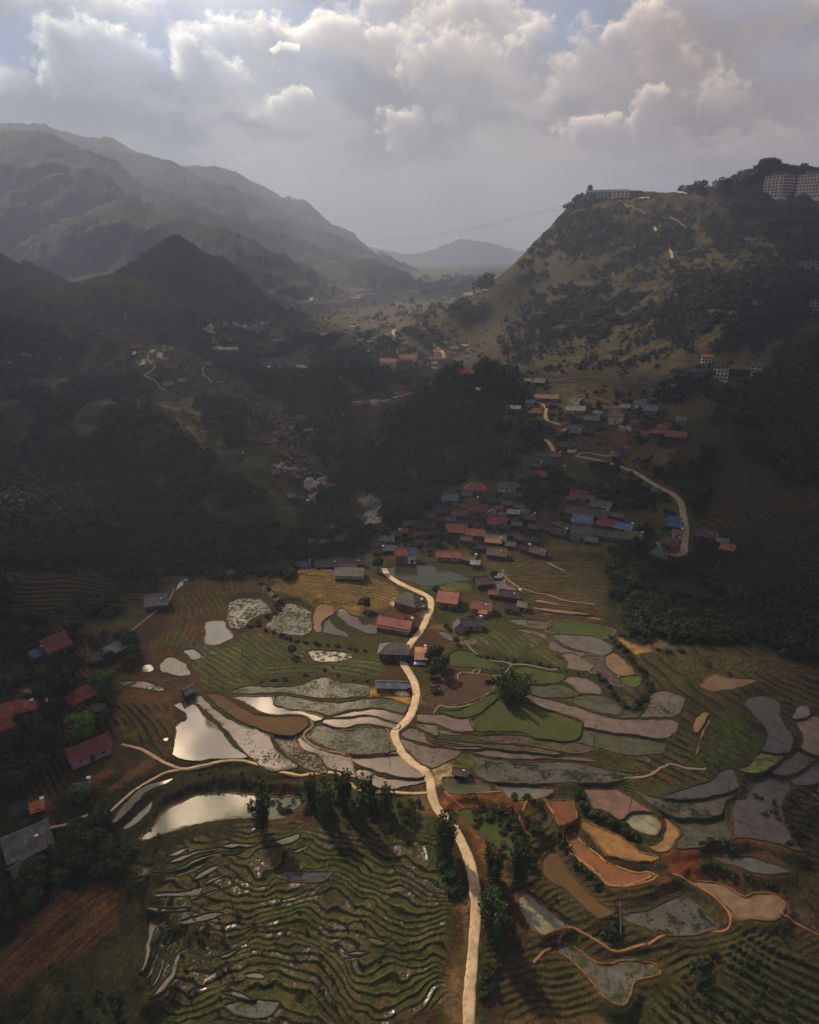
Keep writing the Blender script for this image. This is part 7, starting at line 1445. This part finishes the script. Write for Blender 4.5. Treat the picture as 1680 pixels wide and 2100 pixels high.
# ---- woods too dense to count: leaf clumps thick over the slopes
PQ = [crown([(0, 0, 3.2, 2.4, .85), (1.3, .6, 2.4, 1.5, .9), (-1.0, 1.0, 3.6, 1.6, .9), (.2, -1.3, 2.6, 1.5, .9)], 130, .46, 900 + k, .4) for k in range(6)]
PC = [crown([(0, 0, 2.2, 1.5, 1.2), (0, 0, 4.6, 1.1, 1.4), (0, 0, 6.8, .6, 1.8)], 80, .42, 950 + k, .3) for k in range(2)]
def wood(name, regions, label=None):
    V = []
    for (s, n, smin, smax, kind, clump) in regions:
        p = ptsof(s); x0, y0 = p.min(0); x1, y1 = p.max(0); g = np.random.default_rng(abs(hash(s)) % 9999 if False else len(s) * 7 + n)
        c = 0; tries = 0; cand = []
        while c < n and tries < 40:
            tries += 1; qx = g.uniform(x0, x1, 4000); qy = g.uniform(y0, y1, 4000); m = inside(p, qx + (fbm(qx / 22, qy / 14, 3, 411) - .5) * 90, qy + (fbm(qx / 22, qy / 14, 3, 413) - .5) * 46)
            cand.append(np.stack([qx[m], qy[m]], -1)); c += m.sum()
        cand = np.concatenate(cand)[:int(n * 1.0)]
        for qx, qy in cand:
            if name == 'forest_west' and random.random() < .9 and any(inside(bp, np.array([qx]), np.array([qy]))[0] for bp in BARE): continue
            x, y, z = HITC(qx, qy)
            if clump and float(fbm(np.array([x / 24]), np.array([y / 24]), 3, 707)[0]) < clump: continue
            if y < 620 and not (clear(x, y)): continue
            s_ = g.uniform(smin, smax); q = (PQ if kind == 'b' else PC)[g.integers(0, 6 if kind == 'b' else 2)]; a = g.uniform(0, 6.28); ca, sa = math.cos(a), math.sin(a)
            r = q * s_; V.append(np.stack([r[:, 0] * ca - r[:, 1] * sa + x, r[:, 0] * sa + r[:, 1] * ca + y, r[:, 2] * g.uniform(.8, 1.2) + z - .6 * s_], -1))
    V = np.concatenate(V); print(name, len(V) // 4); o = link(name, quadmesh(name, V, M_FOR)); o['kind'] = 'stuff'; return o
# quick ground lookup on a pixel lattice
_lx = np.arange(-40, 1721, 8.0); _ly = np.arange(330, 2101, 5.0); _D = MD[::2]
HX = np.zeros((len(_ly), len(_lx), 2))
_zt = None
for j, py in enumerate(_ly):
    a, b, w = raydir(_lx, py); h = np.hypot(a, b); zz = ZC + (w / h)[:, None] * _D[None]; gx_ = (a / h)[:, None] * _D[None]; gy_ = (b / h)[:, None] * _D[None]
    below = zz < look(Z, gx_, gy_); k = np.where(below.any(1), below.argmax(1), len(_D) - 1); HX[j, :, 0] = gx_[np.arange(len(_lx)), k]; HX[j, :, 1] = gy_[np.arange(len(_lx)), k]
BARE = [ptsof(s) for s in ('X285,775 345,800 425,885 520,955 600,1018 622,1075 560,1030 480,975 380,895 315,835', 'X240,690 340,715 440,755 520,800 600,850 640,930 690,985 680,1010 610,1050 560,950 500,850 400,780 300,800 240,730', 'X400,915 470,915 560,975 600,1030 560,1030 480,975 420,935')]
def HITC(px, py):
    i = int(round((px + 40) / 8)); j = int(round((py - 330) / 5)); i = min(max(i, 0), len(_lx) - 1); j = min(max(j, 0), len(_ly) - 1); x, y = HX[j, i]; D = math.hypot(x, y)
    x += random.uniform(-4, 4) * D / FPX * 1.1; y += random.uniform(-3.5, 3.5) * D / FPX * min(D / 136, 6); return x, y, float(look(Z, x, y))
wood('forest_west', [("X-30,640 120,650 240,700 300,720 330,800 420,900 500,980 560,1060 600,1130 620,1168 -30,1168", 5600, .6, 1.35, 'b', .45), ("X-30,930 150,960 300,1010 420,1080 540,1160 -30,1166", 2200, .7, 1.3, 'b', 0),
                     ("X400,800 500,840 500,920 470,930 400,900", 260, .7, 1.2, 'b', 0), ("X560,800 700,800 720,900 700,960 640,900 600,850", 700, .9, 1.5, 'b', 0), ("X600,1040 700,1000 740,1100 640,1160", 420, .7, 1.2, 'b', .35),
                     ("X700,920 760,900 760,1000 700,1000", 200, .8, 1.3, 'b', 0), ("X440,740 620,770 700,800 600,830 500,790", 350, 1.0, 1.6, 'b', 0)])
wood('forest_knoll', [("X905,750 1060,765 1080,830 1060,840 1000,920 1110,930 1080,985 900,985 880,1040 800,1060 780,1000 740,950 800,850 860,800", 2300, .8, 1.4, 'b', .33), ("X905,748 945,748 940,775 905,780", 40, 1.6, 2.2, 'b', 0), ("X980,748 1060,780 1050,800 980,775", 60, 1.5, 2.1, 'b', 0),
                      ("X800,1040 900,1000 900,1030 830,1070", 160, .8, 1.2, 'b', 0)])
wood('forest_valley', [("X560,640 1000,600 1000,740 560,740", 900, .5, 1.5, 'b', .47), ("X640,740 780,740 790,790 640,780", 260, 1.3, 2.2, 'b', 0), ("X800,740 890,760 880,790 780,780", 120, 1.2, 1.9, 'b', 0), ("X400,680 560,690 620,710 560,740 400,740", 600, .9, 1.9, 'b', .42), ("X560,690 700,690 700,710 600,720", 120, 1.5, 2.4, 'b', .4),
                       ("X720,640 1000,620 1000,660 740,665", 90, 2, 3, 'b', .5), ("X700,680 900,680 900,740 700,740", 110, 1.2, 2.2, 'b', .5), ("X870,575 1040,570 1000,600 850,610", 90, 3, 4.5, 'b', .4)])
wood('forest_east', [("X1090,620 1180,590 1330,600 1340,650 1250,700 1180,690 1100,730 1040,730 1040,700", 1100, .8, 1.9, 'b', .48), ("X1380,580 1480,560 1560,600 1700,560 1700,660 1560,700 1450,690 1390,640", 1300, .8, 1.9, 'b', .43),
                     ("X1170,410 1240,430 1200,520 1080,580 1060,560", 600, .9, 1.9, 'b', .42), ("X1350,620 1420,560 1420,740 1360,700", 160, 1.0, 1.6, 'c', 0), ("X1040,640 1110,600 1120,760 1020,740", 110, 1.0, 1.6, 'c', .3), ("X1280,430 1700,430 1700,540 1300,520", 500, 1.0, 2.0, 'b', .55),
                     ("X1400,372 1430,372 1445,395 1385,398", 50, 1.6, 2.4, 'b', 0), ("X1470,380 1530,362 1620,350 1700,352 1700,366 1560,372 1480,392", 150, 1.6, 2.6, 'b', 0), ("X1530,344 1610,342 1610,354 1530,356", 60, 2.2, 3.2, 'b', 0), ("X1175,398 1205,398 1190,430 1165,432", 50, 1.4, 2.0, 'b', 0),
                     ("X1050,640 1700,560 1700,720 1560,740 1100,780 1000,720", 3200, .3, .9, 'b', .46), ("X1200,410 1700,420 1700,560 1250,600 1150,560", 2600, .4, 1.2, 'b', .44), ("X1160,700 1330,690 1330,760 1200,780", 110, .8, 1.5, 'c', .5), ("X1380,770 1560,760 1560,830 1420,820 1340,830", 260, .9, 1.5, 'b', .35)])
wood('village_greenery', [('X780,1060 900,1030 1110,1000 1110,1130 900,1150 780,1120', 600, .25, .6, 'b', .42), ('X1140,990 1320,1000 1330,1110 1160,1110', 320, .25, .6, 'b', .45), ('X1060,790 1300,800 1400,860 1400,920 1200,900 1100,980 1080,900', 420, .3, .8, 'b', .42), ('X1220,940 1400,960 1380,1060 1320,1080 1220,990', 220, .3, .8, 'b', .42), ('X1290,1100 1360,1060 1350,1180 1260,1180', 110, .3, .7, 'b', .35), ('X600,1090 780,1080 780,1150 600,1150', 130, .3, .7, 'b', .4), ('X1060,840 1130,870 1110,990 1080,980', 80, .5, .9, 'b', .3)])
wood('forest_edge', [("X1700,700 1620,730 1560,790 1470,830 1500,880 1560,870 1600,900 1700,900", 1500, .6, 1.5, 'b', .25), ("X1500,900 1700,900 1700,1000 1620,1000", 200, .8, 1.4, 'b', .45), ("X1240,1180 1330,1150 1420,1180 1460,1230 1560,1230 1690,1200 1700,1290 1560,1320 1400,1322 1280,1290", 1700, .35, 1.0, 'b', .42),
                     ("X1390,1000 1440,930 1450,1060 1400,1060", 110, .8, 1.4, 'b', 0), ("X1570,1320 1700,1300 1700,1345 1600,1350", 50, .8, 1.3, 'b', 0)])
wood('undergrowth', [('X-20,1180 330,1186 330,1230 150,1300 -20,1300', 200, .3, .8, 'b', .45), ('X-20,1166 620,1170 620,1190 -20,1188', 330, .3, 1.0, 'b', .42), ('X960,1640 1260,1690 1240,1760 1180,1740 1100,1800 980,1740', 90, .15, .4, 'b', .45), ("X-20,1160 560,1168 600,1175 560,1182 -20,1182", 160, .35, .7, 'b', 0), ("X0,1300 300,1300 250,1420 0,1450", 120, .4, .7, 'b', .4), ("X560,1640 860,1640 860,1700 560,1700", 110, .2, .4, 'b', .4), ("X1380,1340 1700,1350 1700,1400 1600,1430", 50, .3, .5, 'b', .5),
                     ("X1540,1640 1700,1620 1700,1760 1620,1760", 90, .16, .3, 'b', .3), ("F400,250 900,400 600,500", 40, .25, .45, 'b', .4), ("G560,1240 1700,1300 1500,1900 500,1867", 130, .1, .24, 'b', .5), ("D0,1300 900,1900 0,1900", 40, .1, .22, 'b', .5), ("X300,1700 920,1720 920,2100 300,2100", 160, .12, .28, 'b', .55),
                     ("X380,1580 600,1600 620,1640 420,1640", 70, .1, .22, 'b', .45), ("X960,1660 1250,1700 1250,1900 1000,1900", 120, .1, .22, 'b', .5), ("X1200,1690 1700,1750 1700,1950 1300,1950", 120, .1, .22, 'b', .5)])
